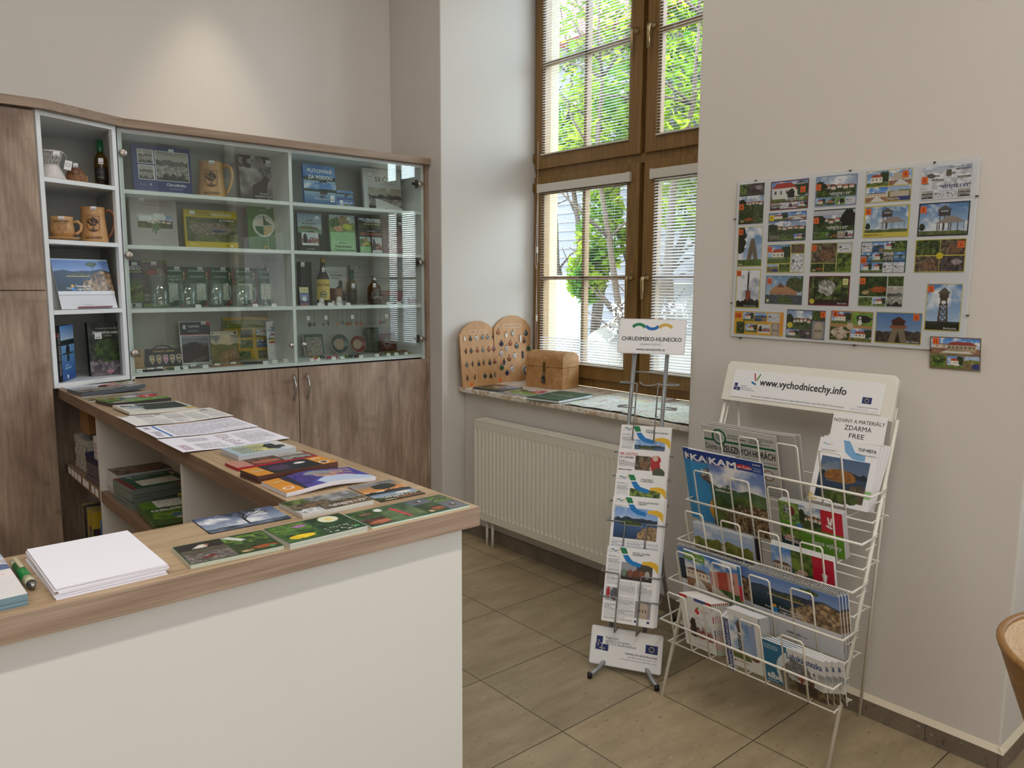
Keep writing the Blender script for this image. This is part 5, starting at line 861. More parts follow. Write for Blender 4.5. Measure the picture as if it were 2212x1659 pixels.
t = thing('pierced_vase', 'white ceramic vase with a pierced lace collar and a hanging tag', 'vase', (.70, 3.735, 1.928), R(-10))
MB().lathe([(.001, .002), (.052, 0), (.054, .006), (.046, .025), (.036, .045), (.031, .055), (.031, .058), (.028, .058), (.033, .04), (.05, .008), (.001, .006)], 36, cap=False).build('vase_body', 'ceramic_white', t)
lc = MB(); nn = 16
for j in range(3):
    z0 = .062 + j * .016; rr = .031 + j * .0055
    for i in range(nn): a = 2 * math.pi * (i + .5 * (j % 2)) / nn; ct_ = Vector((rr * math.cos(a), rr * math.sin(a), z0 + .006)); ta = Vector((-math.sin(a), math.cos(a), 0)); uz = Vector((.3 * math.cos(a), .3 * math.sin(a), 1)); lc.tube([tuple(ct_ + ta * (.0062 * math.cos(b)) + uz * (.0078 * math.sin(b))) for b in [k * math.pi / 4 for k in range(8)]], .0013, 4, True)
lc.lathe([(.030, .056), (.032, .057), (.030, .059)], 32).lathe([(.047, .108), (.0495, .11), (.048, .114), (.0455, .111)], 32, cap=False); lc.build('lace_collar', 'ceramic_white', t); sticker(t, .022, .09, -.05, .024, .018)
q = printed('swing_tag', .026, .038, lambda c: c.bg((240, 240, 240)).e(.5, .45, .28, (150, 160, 180)).e(.5, .45, .2, (236, 236, 236)), .0004, .002, mat='printed_matt', parent=t); q.location = (.058, -.03, .04); q.rotation_euler = (0, R(12), 0); MB().tube([(.03, -.04, .108), (.05, -.04, .105), (.058, -.032, .09), (.058, -.031, .076)], .0007, 4).build('tag_string', 'cord_white', t)
t = thing('sugar_bowl', 'small brown lidded ceramic pot with pierced lower half', 'pot', (.803, 3.79, 1.928), R(-15)); MB().lathe([(.001, .002), (.037, 0), (.041, .008), (.04, .026), (.034, .044), (.024, .055), (.019, .058), (.018, .062), (.001, .064)], 32, cap=False).build('pot_body', 'ceramic_brown', t); lc = MB()
for j in range(2):
    for i in range(14): a = 2 * math.pi * (i + .5 * j) / 14; z0 = .01 + j * .013; rr = .042; ct_ = Vector((rr * math.cos(a), rr * math.sin(a), z0)); ta = Vector((-math.sin(a), math.cos(a), 0)); lc.tube([tuple(ct_ + ta * (.006 * math.cos(b)) + Vector((0, 0, .0062 * math.sin(b)))) for b in [k * math.pi / 3 for k in range(6)]], .0012, 4, True)
lc.build('pierced_band', 'ceramic_tan', t); q = printed('shield_emblem', .03, .034, lambda c: c.bg((110, 70, 44)).e(.5, .5, .4, (60, 38, 26)).e(.5, .5, .33, (134, 88, 56)), .0003, .002, warp=cyl(.036, .003), parent=t); q.location = (0, 0, .024); MB().lathe([(.001, 0), (.006, .002), (.006, .008), (.001, .01)], 12, (0, 0, .062)).build('lid_knob', 'ceramic_brown', t); sticker(t, .002, .062, -.022, .018, .018)
wineb('mead_bottle', 'golden mead bottle with green foil cap on the open corner shelf', .925, 3.885, 1.928, h=.205, r=.029)
# ---- corner shelf: calendar and books
def calart(c): c.bg((226, 228, 234)).ph(0, .0, 1, .9, 'cliff', 3).g(.9, 1, (226, 228, 234), (226, 228, 234)).r(0, .0, 1, .05, (176, 200, 230)).t('MAS', .16, .85, .055, W_, .1).e(.27, .76, .028, (236, 170, 40)).e(.28, .84, .032, (30, 130, 200)).t('Železnohorský', .32, .79, .06, W_, .27, 'l', 1).t('region', .33, .87, .06, W_, .13, 'l', 1).t('2023', .49, .87, .06, W_, .1, 'l', 1)
def spiral(parent, w, z, n, r=.005, y=0, name='spiral_binding'):
    m = MB()
    for i in range(n):
        x = -w / 2 + w * (i + .5) / n
        m.tube([(x, y + r * math.cos(a), z + r * math.sin(a)) for a in [k * math.pi / 3 for k in range(6)]], .0015, 4, True)
    return m.build(name, 'brushed' if 0 else 'silver_cap', parent)
def desk_calendar(lab, w, h, art, board=.05, t_=.006, rack=False):
    t = thing('desk_calendar', lab, 'calendar', (0, 0, 0), 0, 'spiral desk calendars with a lake and rock photo')
    p = printed('picture_page', w, h, art, .002, .0018, parent=t, mat='printed_gloss'); p.location = (0, -.003, board)
    bk = printed('backing_card', w, h + board, lambda c: c.bg((224, 226, 232)).ln(.38, .845, .62, .88, 2, (110, 110, 120)).t('www.nasavrky.cz', .4, .93, .02, (90, 90, 100)), t_ if rack else .002, .004, parent=t, mat='printed_satin'); spiral(t, w * .98, h + board, 54 if rack else 44, .006 if rack else .0045)
    return t
c1 = desk_calendar('white desk calendar with a lake and pine rock photo on the open corner shelf', .26, .158, calart, .062); c1.location = (.818, 3.752, 1.394); c1.rotation_euler = (R(-16), 0, R(22.5))
st = printed('easel_back', .26, .2, None, .002, .01, parent=c1); st.location = (0, .085, 0); st.rotation_euler = (R(25), 0, 0); MB().box(-.06, .1, -.012, -.004, .002, .008).build('red_pen', 'glaze_red', c1, .002)
art = cov([('b', (46, 90, 160)), ('g', 0, .3, (90, 140, 210), (170, 200, 226)), ('ph', 0, 0, 1, .3, 'bwcity', 3), ('g', 0, .28, (90, 140, 210), (190, 210, 232)), ('r', 0, .27, 1, .36, (30, 44, 40)), ('g', .36, 1, (120, 170, 210), (36, 80, 150)), ('e', .5, .46, .14, (40, 40, 40)), ('r', .1, .5, .9, .53, (60, 56, 50)), ('e', .5, .6, .1, (50, 60, 70)), ('ln', .25, .7, .7, .8, 2, (150, 190, 226)), ('t', 'ŽELEZNÉ HORY', .2, .8, .03, (180, 210, 236)), ('e', .4, .93, .05, W_)])
b = book('picture_book', 'blue book with black spine standing turned in the bottom of the open corner shelf', .17, .235, .02, art, K_); b.location = (.722, 3.775, 1.09); b.rotation_euler = (0, 0, R(62))
q = printed('spine_lettering', .022, .235, lambda c: c.bg(K_).r(.1, .14, .9, .2, (180, 50, 50)), .0006, .003, parent=b, mat='printed_satin', side=K_); q.location = (-.0852, .009, 0); q.rotation_euler = (0, 0, R(-90))
q2 = printed('spine_title', .2, .012, lambda c: c.bg(K_).t('VODÁCTVÍ  ŽELEZNÉ HORY  VODNÍ DÍLA', .02, .8, .6, (200, 200, 200), .9), .0002, .004, parent=b, mat='printed_satin', side=K_); q2.location = (-.0862, .009, .11); q2.rotation_euler = (0, R(90), R(-90))
art = cov([('b', (30, 34, 30)), ('ph', 0, 0, 1, 1, 'roots', 5), ('t', 'VYPRÁVĚNÍ O KOUZELNÝCH', .55, .13, .022, (190, 190, 180), .7, 'c'), ('t', 'ŽELEZNÝCH HORÁCH', .52, .22, .045, W_, .82, 'c', 1), ('t', 'VODIČKA', .5, .27, .025, (200, 200, 190), None, 'c'), ('r', .42, .91, .6, .95, (190, 130, 140))])
b = book('picture_book', 'dark book with mossy tree roots on the cover, bottom of the open corner shelf', .165, .24, .024, art, K_); b.location = (.905, 3.86, 1.09); b.rotation_euler = (R(-3), 0, R(8)); sticker(b, -.04, .165, w=.03, h=.028)
# ================================================================== printed matter on the counter
CT = 1.07
GR = (28, 66, 44)
def mos(bgc, cells, extra=None):
    def f(c):
        c.bg(bgc)
        for x0, y0, x1, y1, k, s in cells: c.ph(x0, y0, x1, y1, k, s)
        if extra: extra(c)
    return f
def pile(name, lab, cat, w, h, art, n, t, cx, cy, ang=0, jit=.0, under='', grp=None, side=(220, 218, 210), mat='printed_gloss', z0=CT, res=.0015, bend=None, edge=None, dang=0):
    o = printed(name, w, h, art, t * .96, res, side, mat, bend=bend, edge=edge); o['label'] = lab; o['category'] = cat
    if n > 1: o['group'] = grp
    flat(o, cx, cy, z0 + (n - 1) * t, ang, h)
    if n > 1:
        u = printed(name, w, h, None, t * .96, .03, side, mat, bend=bend, edge=edge); u['label'] = under; u['category'] = cat; u['group'] = grp
        for i in range(n - 1):
            q = u if i == 0 else u.copy()
            if i: COL.objects.link(q)
            flat(q, cx + random.uniform(-jit, jit), cy + random.uniform(-jit, jit), z0 + i * t, ang + random.uniform(-dang, dang), h)
    return o
ps = pile('paper_sheet', 'top sheet of the blank white paper pile on the front counter', 'paper', .149, .212, lambda c: c.bg((236, 234, 242)), 9, .0018, .268, 1.303, .4, .0022, 'blank white sheet in the loose pile on the front counter, below the top one', 'blank white paper sheets', (232, 228, 234), 'printed_matt', res=.02, dang=1.2)
pen = thing('ballpoint_pen', 'thick green ballpoint pen lying left of the white paper pile', 'pen', (.1735, 1.316, CT + .0075), R(92))
def penseg(a, b, r0, r1, n, m): MB(Matrix.Rotation(R(90), 4, 'Y')).lathe([(.0005, a), (r0, a + .0003), (r1, b - .0003), (.0005, b)], 18, cap=False).build(n, m, pen)
penseg(-.066, -.052, .003, .0068, 'nib', 'steel'); penseg(-.052, -.028, .0068, .0072, 'grip', 'pen_clear'); penseg(-.028, .045, .0072, .0068, 'barrel', 'pen_green'); penseg(.045, .066, .0068, .006, 'end_cap', 'pen_clear'); MB().box(.01, .06, -.003, .003, .0068, .0095).build('clip', 'pen_clear', pen, .001)
def leftb(c): c.bg((226, 228, 232)).ph(0, 0, 1, .4, 'snow', 4).g(0, .12, (120, 146, 190), (200, 210, 226)).p([(.4, .28), (.8, .22), (1, .3), (1, .4), (.4, .4)], (90, 110, 150)).e(.85, .5, .22, (232, 214, 214), .08).e(.85, .5, .2, (238, 230, 230), .07).e(.87, .5, .02, (206, 110, 120)).r(0, .62, 1, 1, (228, 226, 226))
pile('brochure', 'topmost white and blue brochure cut off by the left edge of the photo', 'brochure', .105, .21, leftb, 6, .0028, .107, 1.305, 1, .001, 'brochure in the stack at the very left of the front counter, below the top one', 'brochures at the left end of the counter', (150, 170, 170), edge=(120, 146, 156))
pile('postcard', 'blue winter postcard with a bare tree silhouette', 'postcard', .15, .1, lambda c: c.ph(0, 0, 1, 1, 'treewinter', 12), 2, .001, .536, 1.393, -1.5, .0015, 'dark-edged card just under the winter tree postcard', 'winter tree postcards', (40, 46, 60))
def frm(c, k=GR): c.r(0, 0, 1, .025, k).r(0, .975, 1, 1, k).r(0, 0, .018, 1, k).r(.982, 0, 1, 1, k)
pile('postcard', 'green framed postcard with a white heron and beetle, nearest the front edge', 'postcard', .149, .103, mos(GR, [(.02, .04, .5, .52, 'bird', 2), (.02, .54, .5, .96, 'bug', 3), (.51, .04, .98, .5, 'ferns', 4), (.51, .52, .98, .96, 'creek', 5)], lambda c: (frm(c), c.e(.9, .86, .03, (60, 150, 90)))), 7, .001, .453, 1.243, -2.5, .0004, 'card in the pile below the heron postcard', 'heron postcards in a pile', (196, 200, 180))
pile('postcard', 'green framed postcard with yellow flower and white water lily', 'postcard', .148, .103, mos(GR, [(.02, .04, .49, .46, 'pinks', 2), (.02, .48, .49, .96, 'yellowflower', 3), (.5, .04, .98, .46, 'lily', 4), (.5, .48, .98, .96, 'snowdrops', 5)], lambda c: (frm(c), c.e(.92, .84, .03, (70, 160, 100)))), 10, .001, .606, 1.235, 1.2, .0004, 'card in the pile below the yellow flower postcard', 'flower postcards in a pile', (206, 208, 194))
pile('postcard', 'wide green framed postcard of six nature photos at the counter corner', 'postcard', .222, .103, mos((40, 90, 66), [(.015, .04, .22, .48, 'dragonfly', 2), (.015, .52, .3, .96, 'fungus', 3), (.23, .04, .58, .96, 'pinkbud', 4), (.59, .04, .8, .34, 'duck', 5), (.59, .36, .8, .96, 'creek', 6), (.81, .04, .985, .45, 'green', 7), (.81, .47, .985, .96, 'duck', 8)], lambda c: c.r(.31, .05, .325, .95, (60, 100, 80))), 3, .001, .805, 1.242, -.2, .0004, 'card just under the wide nature postcard', 'wide nature postcards', (200, 220, 206))
pile('postcard', 'rocky forest stream postcard with white welcome text, middle of the counter corner', 'postcard', .154, .1, mos((50, 56, 46), [(0, 0, .32, .5, 'green', 2), (0, .52, .32, 1, 'snow', 8), (.33, 0, 1, .8, 'bwman', 5), (0, .3, .55, .7, 'rocks', 5), (.33, .55, 1, 1, 'rocks', 6)], lambda c: c.t('“VÍTEJTE I VY”', .42, .9, .13, W_, .55, 'l', 1)), 9, .001, .7, 1.376, .8, .0004, 'card in the pile below the forest stream postcard', 'forest stream postcards', (206, 204, 196))
pile('postcard', 'sunset postcard with a dark tree and welcome text, behind the nature cards', 'postcard', .106, .143, lambda c: c.ph(0, 0, 1, .82, 'sunset', 3).ph(0, .8, 1, 1, 'creek', 4).t('“VÍTEJTE I VY”', .1, .9, .07, W_, .86, 'l', 1), 2, .001, .85, 1.397, -1.5, .0005, 'card just under the sunset postcard', 'sunset postcards', (60, 50, 44))
OR = (222, 146, 44)
def bluebr(c): c.bg((70, 66, 150)).ph(.2, 0, 1, 1, 'face', 3).r(0, 0, .2, 1, OR).p([(.18, 0), (.27, 0), (.24, 1), (.2, 1)], (40, 34, 60)).t('Regiony', .03, .3, .12, (240, 214, 160), .14, 'l', 1).e(.1, .72, .055, (240, 230, 210)).e(.1, .72, .035, (220, 130, 60)).ln(.72, .1, .95, .4, 4, (236, 190, 120), 1).ln(.62, .4, .9, .55, 2, (206, 90, 90), 1)
def curl(u, v): return -.007 * (1 - np.cos(u * 2 * np.pi)) * .5
pile('brochure', 'blue and orange folded brochure with a face in a helmet, slightly open', 'brochure', .213, .122, bluebr, 4, .0025, .77, 1.545, 1, .0015, 'folded brochure under the blue one with the helmet face', 'blue and orange folded brochures', (206, 200, 206), bend=curl, edge=(226, 222, 226))
def purp(c): c.bg((30, 24, 46)).ph(.18, 0, .8, 1, 'night', 5).r(0, 0, .2, 1, OR).r(.8, 0, 1, 1, OR).t('REGION', .03, .6, .2, (246, 222, 180), .13, 'l', 1).e(.88, .72, .06, (236, 228, 220)).e(.88, .72, .04, (30, 30, 30)).ln(.83, .1, .97, .3, 2, (246, 230, 200), 1)
pile('brochure', 'dark purple brochure with orange ends, top of its thick stack', 'brochure', .205, .083, purp, 12, .0015, .762, 1.675, 5, .0012, 'narrow brochure in the thick stack under the dark purple one', 'dark purple brochures in a thick stack', (60, 40, 60), edge=(96, 62, 50))
def redb(c): c.bg((150, 60, 60)).ph(.18, 0, .62, 1, 'fungus', 4).ph(.6, 0, .95, 1, 'bwcity', 6).r(0, 0, .2, 1, (196, 140, 124)).r(0, .9, 1, 1, (176, 40, 56))
pile('brochure', 'long red-edged brochure between the pale blue stack and the purple stack', 'brochure', .207, .078, redb, 5, .0015, .777, 1.808, 2, .0012, 'red-edged brochure below the top one of its stack', 'red-edged brochures', (176, 40, 56), edge=(178, 40, 58))
def ltb(c): c.bg((176, 200, 220)).r(.1, .1, .75, .9, (200, 210, 190)).r(.35, .1, .7, .9, (222, 218, 150)).ln(.12, .2, .6, .9, 6, (90, 100, 110), 1).blob(.74, .55, .14, .3, (24, 26, 30), (60, 60, 64), 3).r(.82, 0, 1, 1, (226, 226, 226)).blob(.86, .6, .06, .14, (24, 26, 30), (60, 60, 60), 7).e(.94, .5, .02, (200, 70, 70))
pile('brochure', 'pale blue and yellow leaflet with black figures, top of its stack', 'leaflet', .155, .112, ltb, 9, .0016, .792, 1.929, 2, .0006, 'leaflet in the stack below the pale blue and yellow one', 'pale blue leaflets in a stack', (176, 188, 196), edge=(196, 202, 206))
def page(head, blue=0, red=0):
    def f(c):
        c.bg((236, 234, 244) if head != 1 else (232, 230, 226))
        if head == 1: c.r(.02, .04, .1, .1, (90, 80, 40)).e(.4, .09, .04, (60, 80, 70), .04).r(.16, .04, .34, .3, (190, 184, 186)).ln(.16, .36, .4, .95, 14, (150, 150, 152)).ln(.43, .05, .6, .9, 20, (150, 150, 152)).ln(.63, .2, .78, .9, 16, (150, 150, 152)).ln(.81, .12, .97, .9, 18, (150, 150, 152)).t('Zpravodaj', .42, .5, .05, (60, 60, 60)); c.ph(.84, .1, .92, .22, 'bwcity', 3)
        elif head == 2: c.r(.14, .04, .165, .96, (40, 110, 190)).ln(.04, .5, .12, .9, 6, (110, 110, 120), 1).ln(.04, .1, .1, .3, 3, (90, 90, 100), 1).ln(.2, .08, .96, .95, 24, (150, 150, 164))
        else: c.ln(.05, .55, .13, .9, 5, (150, 90, 110), 1).ln(.2, .15, .4, .4, 5, (120, 120, 130)).ln(.2, .55, .45, .9, 9, (130, 130, 140)).ln(.5, .1, .62, .9, 8, (140, 120, 130)).ln(.66, .15, .95, .9, 20, (140, 140, 150))
    return f
def wav(u, v): return -.004 * (.5 + .5 * np.cos(u * 6.5)) - .0005
for cx, cy, a, hd, w_, lab in ((.799, 2.613, .4, 1, .3, 'newsprint-like sheet with columns of text, farthest of three flat pages'), (.788, 2.374, 0, 2, .294, 'white text page with a blue stripe, middle of three flat pages'), (.782, 2.144, .3, 3, .292, 'white text page with red heading lines, nearest of three flat pages')):
    o = printed('text_page', w_, .215, page(hd), .0004, .0018, (236, 234, 240), 'printed_matt', bend=wav); tag(o, lab, 'paper', 'flat printed pages'); flat(o, cx, cy, CT + .0006, a, .215)
def mgz(c): c.bg((226, 226, 218)).r(.3, .05, .95, .8, (54, 58, 56)).blob(.2, .4, .16, .2, (120, 140, 150), (190, 200, 204), 3).t('G21', .05, .3, .12, K_, .16, 'l', 2).r(.85, .85, 1, 1, (220, 190, 60))
pile('magazine', 'pale magazine with a dark photo, lying behind the flat text pages', 'magazine', .215, .2, mgz, 3, .003, .797, 2.833, 1, .002, 'magazine under the pale one with the dark photo', 'pale magazines with dark photo', (226, 224, 214), bend=lambda u, v: -.005 * (1 - u) ** 2)
def letni(c): c.bg((96, 150, 40)).ph(0, 0, .33, .45, 'cyclists', 3).ph(.33, 0, .68, .5, 'town', 5).r(.67, 0, 1, .5, (196, 30, 56)).ph(0, .5, .33, 1, 'boat', 4).r(.28, .44, .36, .52, (60, 120, 190)).t('NAŠE VÝCHODNÍ ČECHY', .42, .62, .05, (206, 226, 170), .5).t('Letní výlety', .5, .82, .1, W_, .46, 'l', 1); hand(c, .8, .24)
def hand(c, x, y, k=W_, s=1): c.line([(x - .02 * s, y - .08 * s), (x - .005 * s, y + .06 * s)], .035 * s, k).line([(x + .035 * s, y - .08 * s), (x + .015 * s, y + .06 * s)], .035 * s, k).line([(x - .04 * s, y + .1 * s), (x + .02 * s, y + .13 * s)], .045 * s, k)
pile('brochure', 'green and red summer brochure on its stack at the far end of the counter', 'brochure', .21, .15, letni, 6, .0022, .79, 3.06, 8, .0015, 'summer brochure below the green and red one at the far counter end', 'summer brochures at the far counter end', (70, 66, 60), edge=(64, 60, 56))
def dkb(c): c.bg((60, 60, 66)).ph(0, 0, 1, 1, 'bwcity', 8).blob(.3, .6, .3, .2, (150, 130, 80), (190, 170, 110), 3)
o = pile('brochure', 'thin grey-brown brochure fanned out behind the summer stack', 'brochure', .25, .12, dkb, 1, .002, .79, 3.235, 2, bend=lambda u, v: -.004 * u)
o = pile('magazine', 'curled magazine with red and green strip at the far end of the counter', 'magazine', .24, .17, lambda c: c.bg((190, 190, 200)).ph(.0, .3, 1, 1, 'bwcity', 3).ph(.4, 0, .95, .5, 'crowd', 4).r(.5, 0, .75, .12, (190, 40, 50)).r(.75, 0, 1, .12, (90, 150, 40)), 5, .003, .785, 3.42, 5, .002, 'magazine under the curled one at the far end of the counter', 'magazines at the far end of the counter', (150, 150, 160), bend=lambda u, v: -.012 * u ** 2, edge=(90, 100, 110))
o = pile('magazine', 'white leaflet lying against the open corner shelf on the counter end', 'leaflet', .26, .15, lambda c: c.bg((222, 228, 238)).e(.6, .5, .06, (60, 60, 64)).ln(.1, .2, .5, .8, 4, (190, 196, 206)), 2, .003, .80, 3.575, 6, .002, 'leaflet under the white one on the counter end', 'white leaflets at the counter end', (200, 206, 216))
# ================================================================== under the counter
t = thing('woven_basket', 'grey woven strap basket on the shelf under the return counter', 'basket', (.78, 3.50, .743)); bm = MB(); nx_, nz_ = 8, 6
bm.box(-.085, .085, -.1, .1, 0, .004); bm.build('basket_base', 'basket_cane', t)
for sd, (ax, ln_, off) in enumerate((('x', .19, -.085), ('x', .19, .085), ('y', .17, -.1), ('y', .17, .1))):
    m = MB(); n = 6
    for i in range(n):
        for j in range(5):
            a0 = -ln_ / 2 + ln_ * i / n; a1 = a0 + ln_ / n - .002; z0 = .004 + j * .027; dd = .0035 if (i + j) % 2 else 0; o_ = off + (dd if off > 0 else -dd)
            if ax == 'x': m.box(o_ - .0015, o_ + .0015, a0, a1, z0, z0 + .0255)
            else: m.box(a0, a1, o_ - .0015, o_ + .0015, z0, z0 + .0255)
    m.build('woven_side', 'basket_cane', t)
o = box('cardboard_box', 'kraft', -.08, .08, -.07, .07, 0, .09, None, .002); o.location = (.79, 3.49, .90); tag(o, 'brown cardboard box set on top of the woven basket', 'box'); MB().box(-.08, .08, -.01, .01, .0902, .0908).build('packing_tape', 'ceramic_tan', o)
for i in range(6):
    t = thing('file_folder', 'ring binder lying in the dark stack beside the basket, %s' % ('bottom', 'second', 'third', 'fourth', 'fifth', 'top')[i], 'folder', (.78 + random.uniform(-.004, .004), 3.245, .744 + i * .0175), R(2), 'binders in a stack'); MB().box(-.1, .1, -.11, .11, 0, .0165).build('folder_cover', 'file_grey' if i < 4 else 'file_blue', t, .003); MB().box(-.098, .094, -.112, .108, .003, .0135).build('paper_block', 'card_white', t)
o = box('papers', 'kraft', -.09, .09, -.08, .08, 0, .006); o.name = 'envelope'; o.location = (.79, 3.22, .851); tag(o, 'brown envelope on top of the dark binder stack', 'envelope'); MB().box(-.03, .03, -.02, .02, .0061, .0066).build('address_label', 'card_white', o)
o = printed('leaflet_bundle', .05, .085, lambda c: c.bg((214, 208, 206)).ln(.15, .3, .85, .95, 8, (60, 60, 60)), .03, .002, (210, 206, 200)); tag(o, 'upright white slip bundle next to the shelf divider', 'leaflet'); put(o, (.70, 3.14, .857), (0, -1, 0), (0, 0, 1))
t = thing('seashell', 'small pale shell-like figure on the envelope beside the basket', 'ornament', (.74, 3.24, .857)); MB().lathe([(.001, .03), (.012, .028), (.022, .018), (.026, .004), (.001, 0)], 14, cap=False).build('shell_body', 'ceramic_tan', t); MB().tube([(-.03, 0, .01), (-.02, 0, .025), (0, 0, .032), (.025, 0, .02)], .004, 6).build('shell_ridge', 'ceramic_white', t)
def under(nm, lab, cat, w, h, art, n, t, x, y, z, ang, side, grp, und, z1=0): return pile(nm, lab, cat, w, h, art, n, t, x, y, ang, .003, und, grp, side, 'printed_satin', z, .0025, dang=1.5)
under('folded_map', 'dark green hiking map on top of the tall pile under the counter', 'map', .2, .2, lambda c: (gm('MAPA')(c)), 12, .006, .785, 2.86, .745, 3, (120, 134, 124), 'hiking maps in the tall pile', 'hiking map in the tall pile under the counter, below the top one')
under('magazine', 'glossy dark magazine lying behind the tall map pile under the counter', 'magazine', .19, .13, lambda c: c.ph(0, 0, 1, 1, 'rocks', 4), 4, .02, .79, 3.03, .745, 2, (200, 200, 204), 'magazines behind the map pile', 'magazine behind the map pile, below the dark glossy one')
def chm(c): c.bg((52, 92, 34)).r(0, 0, .25, .4, (90, 130, 40)).ph(.25, 0, .8, .38, 'map', 5).blob(.5, .75, .5, .3, (60, 110, 40), (140, 160, 60), 5).e(.45, .82, .1, (60, 110, 160), .06).r(.4, .92, 1, 1, (190, 196, 190)).t('CHRUDIMSKO', .08, .56, .09, W_, .84, 'l', 2)
under('folded_map', 'green map with white title letters on the low pile under the counter', 'map', .17, .24, chm, 7, .005, .77, 2.58, .745, -4, (90, 110, 60), 'green maps in the low pile', 'map in the low pile under the one with white title letters')
under('folded_map', 'dark blue and yellow map beside the divider under the counter', 'map', .07, .18, lambda c: c.bg((26, 40, 86)).r(0, 0, .3, .2, (200, 190, 50)).r(.1, .75, .9, 1, (80, 120, 60)).t('CH', .4, .3, .1, W_, .4, 'l', 2), 8, .0055, .85, 2.63, .745, -6, (120, 130, 90), 'blue and yellow maps by the divider', 'map under the dark blue and yellow one by the divider')
o = box('notepad', 'card_white', -.04, .04, -.07, .07, 0, .06, None, .001); o.name = 'card_box'; o.location = (.83, 2.36, .7452); tag(o, 'small white card box with a red top strip on the middle shelf', 'box'); MB().box(-.04, .02, .02, .07, .0602, .0612).build('red_strip', 'red_plastic', o)
for i, (y, w_, m_a, lab) in enumerate(((3.33, .03, 'label_yellow', 'yellow picture book standing on the lowest shelf, nearest the divider'), (3.40, .05, 'label_yellow', 'thick yellow-topped book standing on the lowest shelf'), (3.47, .03, 'file_grey', 'grey book standing on the lowest shelf beside the yellow ones'), (3.18, .03, 'file_blue', 'light blue folder standing on the lowest shelf at the divider'))):
    o = printed('picture_book', .19, .27, cov([('b', (176, 150, 40) if i < 2 else ((70, 64, 60) if i == 2 else (70, 120, 180))), ('ph', .02, .25, 1, .85, 'dark', 4 + i), ('t', 'NASAVRKY', .5, .2, .05, (90, 80, 30), .4)] if i < 3 else [('b', (76, 122, 180))]), w_, .004, (150, 140, 90) if i < 3 else (76, 122, 180)); tag(o, lab, 'book', 'books on the lowest shelf'); put(o, (.775, y, .3402), (.96, -.1, 0), (0, 0, 1))
# ================================================================== white wire rack
ZK = {1: .772, 2: .63, 3: .488, 4: .347, 5: .205}; LV = Vector((-.27, 0, 1)).normalized(); YC = 1.36
def rk(o, k, x, l, d=0, roll=0):
    a = Vector((2.188 + .31 * ZK[k] - d, YC - x, ZK[k])) + LV * l
    return put(o, a, (0, -1, 0), LV, roll)
t = thing('magazine_rack', 'white wire floor rack with five tiers of magazines and a header board', 'rack')
for y, nm in ((1.682, 'side_rod'), (1.046, 'side_rod')):
    MB().tube([(2.188, y, .0), (2.188 + .31 * 1.085, y, 1.085)], .0062, 10).build(nm, 'rack_white', t); MB().tube([(2.235, y, .12), (2.235 + .31 * 1.0, y + (.012 if y < 1.3 else -.012), 1.12)], .003, 8).build('inner_wire', 'rack_white', t)
for y, yf in ((1.66, 1.60), (1.07, 1.14)): MB().tube([(2.606, yf, .0), (2.56, y, 1.19)], .005, 8).build('back_leg', 'rack_white', t)
for k, z in ZK.items():
    m = MB(); X = 2.188 + .31 * z; xb, zb = X - .070, z + .091
    m.tube([(X + .085, 1.694, zb + .01), (xb, 1.694, zb), (xb, 1.038, zb), (X + .03, 1.038, zb + .006)], .0032, 8)
    for xx in (-.29, -.14, .006, .155):
        pts = []
        for (dx, l) in ((0, 0), (0, .215), (.006, .222), (.068, .222), (.074, .215), (.074, 0)): p = Vector((X - .034, YC - xx - dx, z)) + LV * l; pts.append(p)
        m.tube([pts[0] + Vector((.104, 0, .004))] + pts + [pts[-1] + Vector((.104, 0, .004))], .0028, 8)
    for off, zz in ((-.034, 0), (.07, .004), (.045, .1)): m.tube([(X + off, 1.686, z + zz), (X + off, 1.042, z + zz)], .0028, 6)
    for y in (1.048, 1.68): m.tube([(X - .034, y, z), (X + .07, y, z + .004)], .0026, 6); m.tube([(X - .02, y, z + .06), (X + .055, y, z + .062)], .0022, 6)
    m.build('wire_tier', 'rack_white', t)
LR = Vector((.31, 0, 1)).normalized()
def rp(o, x, l, d=0, roll=0): return put(o, Vector((2.188 - d, YC - x, 0)) + LR * l, (0, -1, 0), LR, roll)
hb = MB(); hb.prism([(-.329, 1.127), (.303, 1.127), (.303, 1.262), (.29, 1.277), (-.318, 1.277), (-.329, 1.262)], -.014, .002, 'y'); o = hb.build('header_board', 'rack_white', t, .002); rp(o, 0, 0, .008)
def eu(c, x, y, w):
    h = w * .68 * c.asp; c.r(x, y, x + w, y + h, (36, 50, 110)); [c.e(x + w / 2 + w * .2 * math.cos(a), y + h / 2 + h * .3 * math.sin(a), w * .035, (226, 206, 90)) for a in [k * .5236 for k in range(12)]]
def rop(c, x, y, s):
    h = s * c.asp; c.r(x, y, x + s, y + h, (36, 50, 110)).r(x - s * .1, y + h * 1.08, x + s * .9, y + h * 2.08, (36, 50, 110)).r(x + s, y + h * 1.16, x + s * 2, y + h * 2.16, (36, 50, 110)); [c.e(a, b, s * .1, (236, 220, 110)) for a, b in ((x + s * .4, y + h * .7), (x + s * .3, y + h * 1.35), (x + s * .7, y + h * 1.75), (x + s * 1.3, y + h * 1.8))]
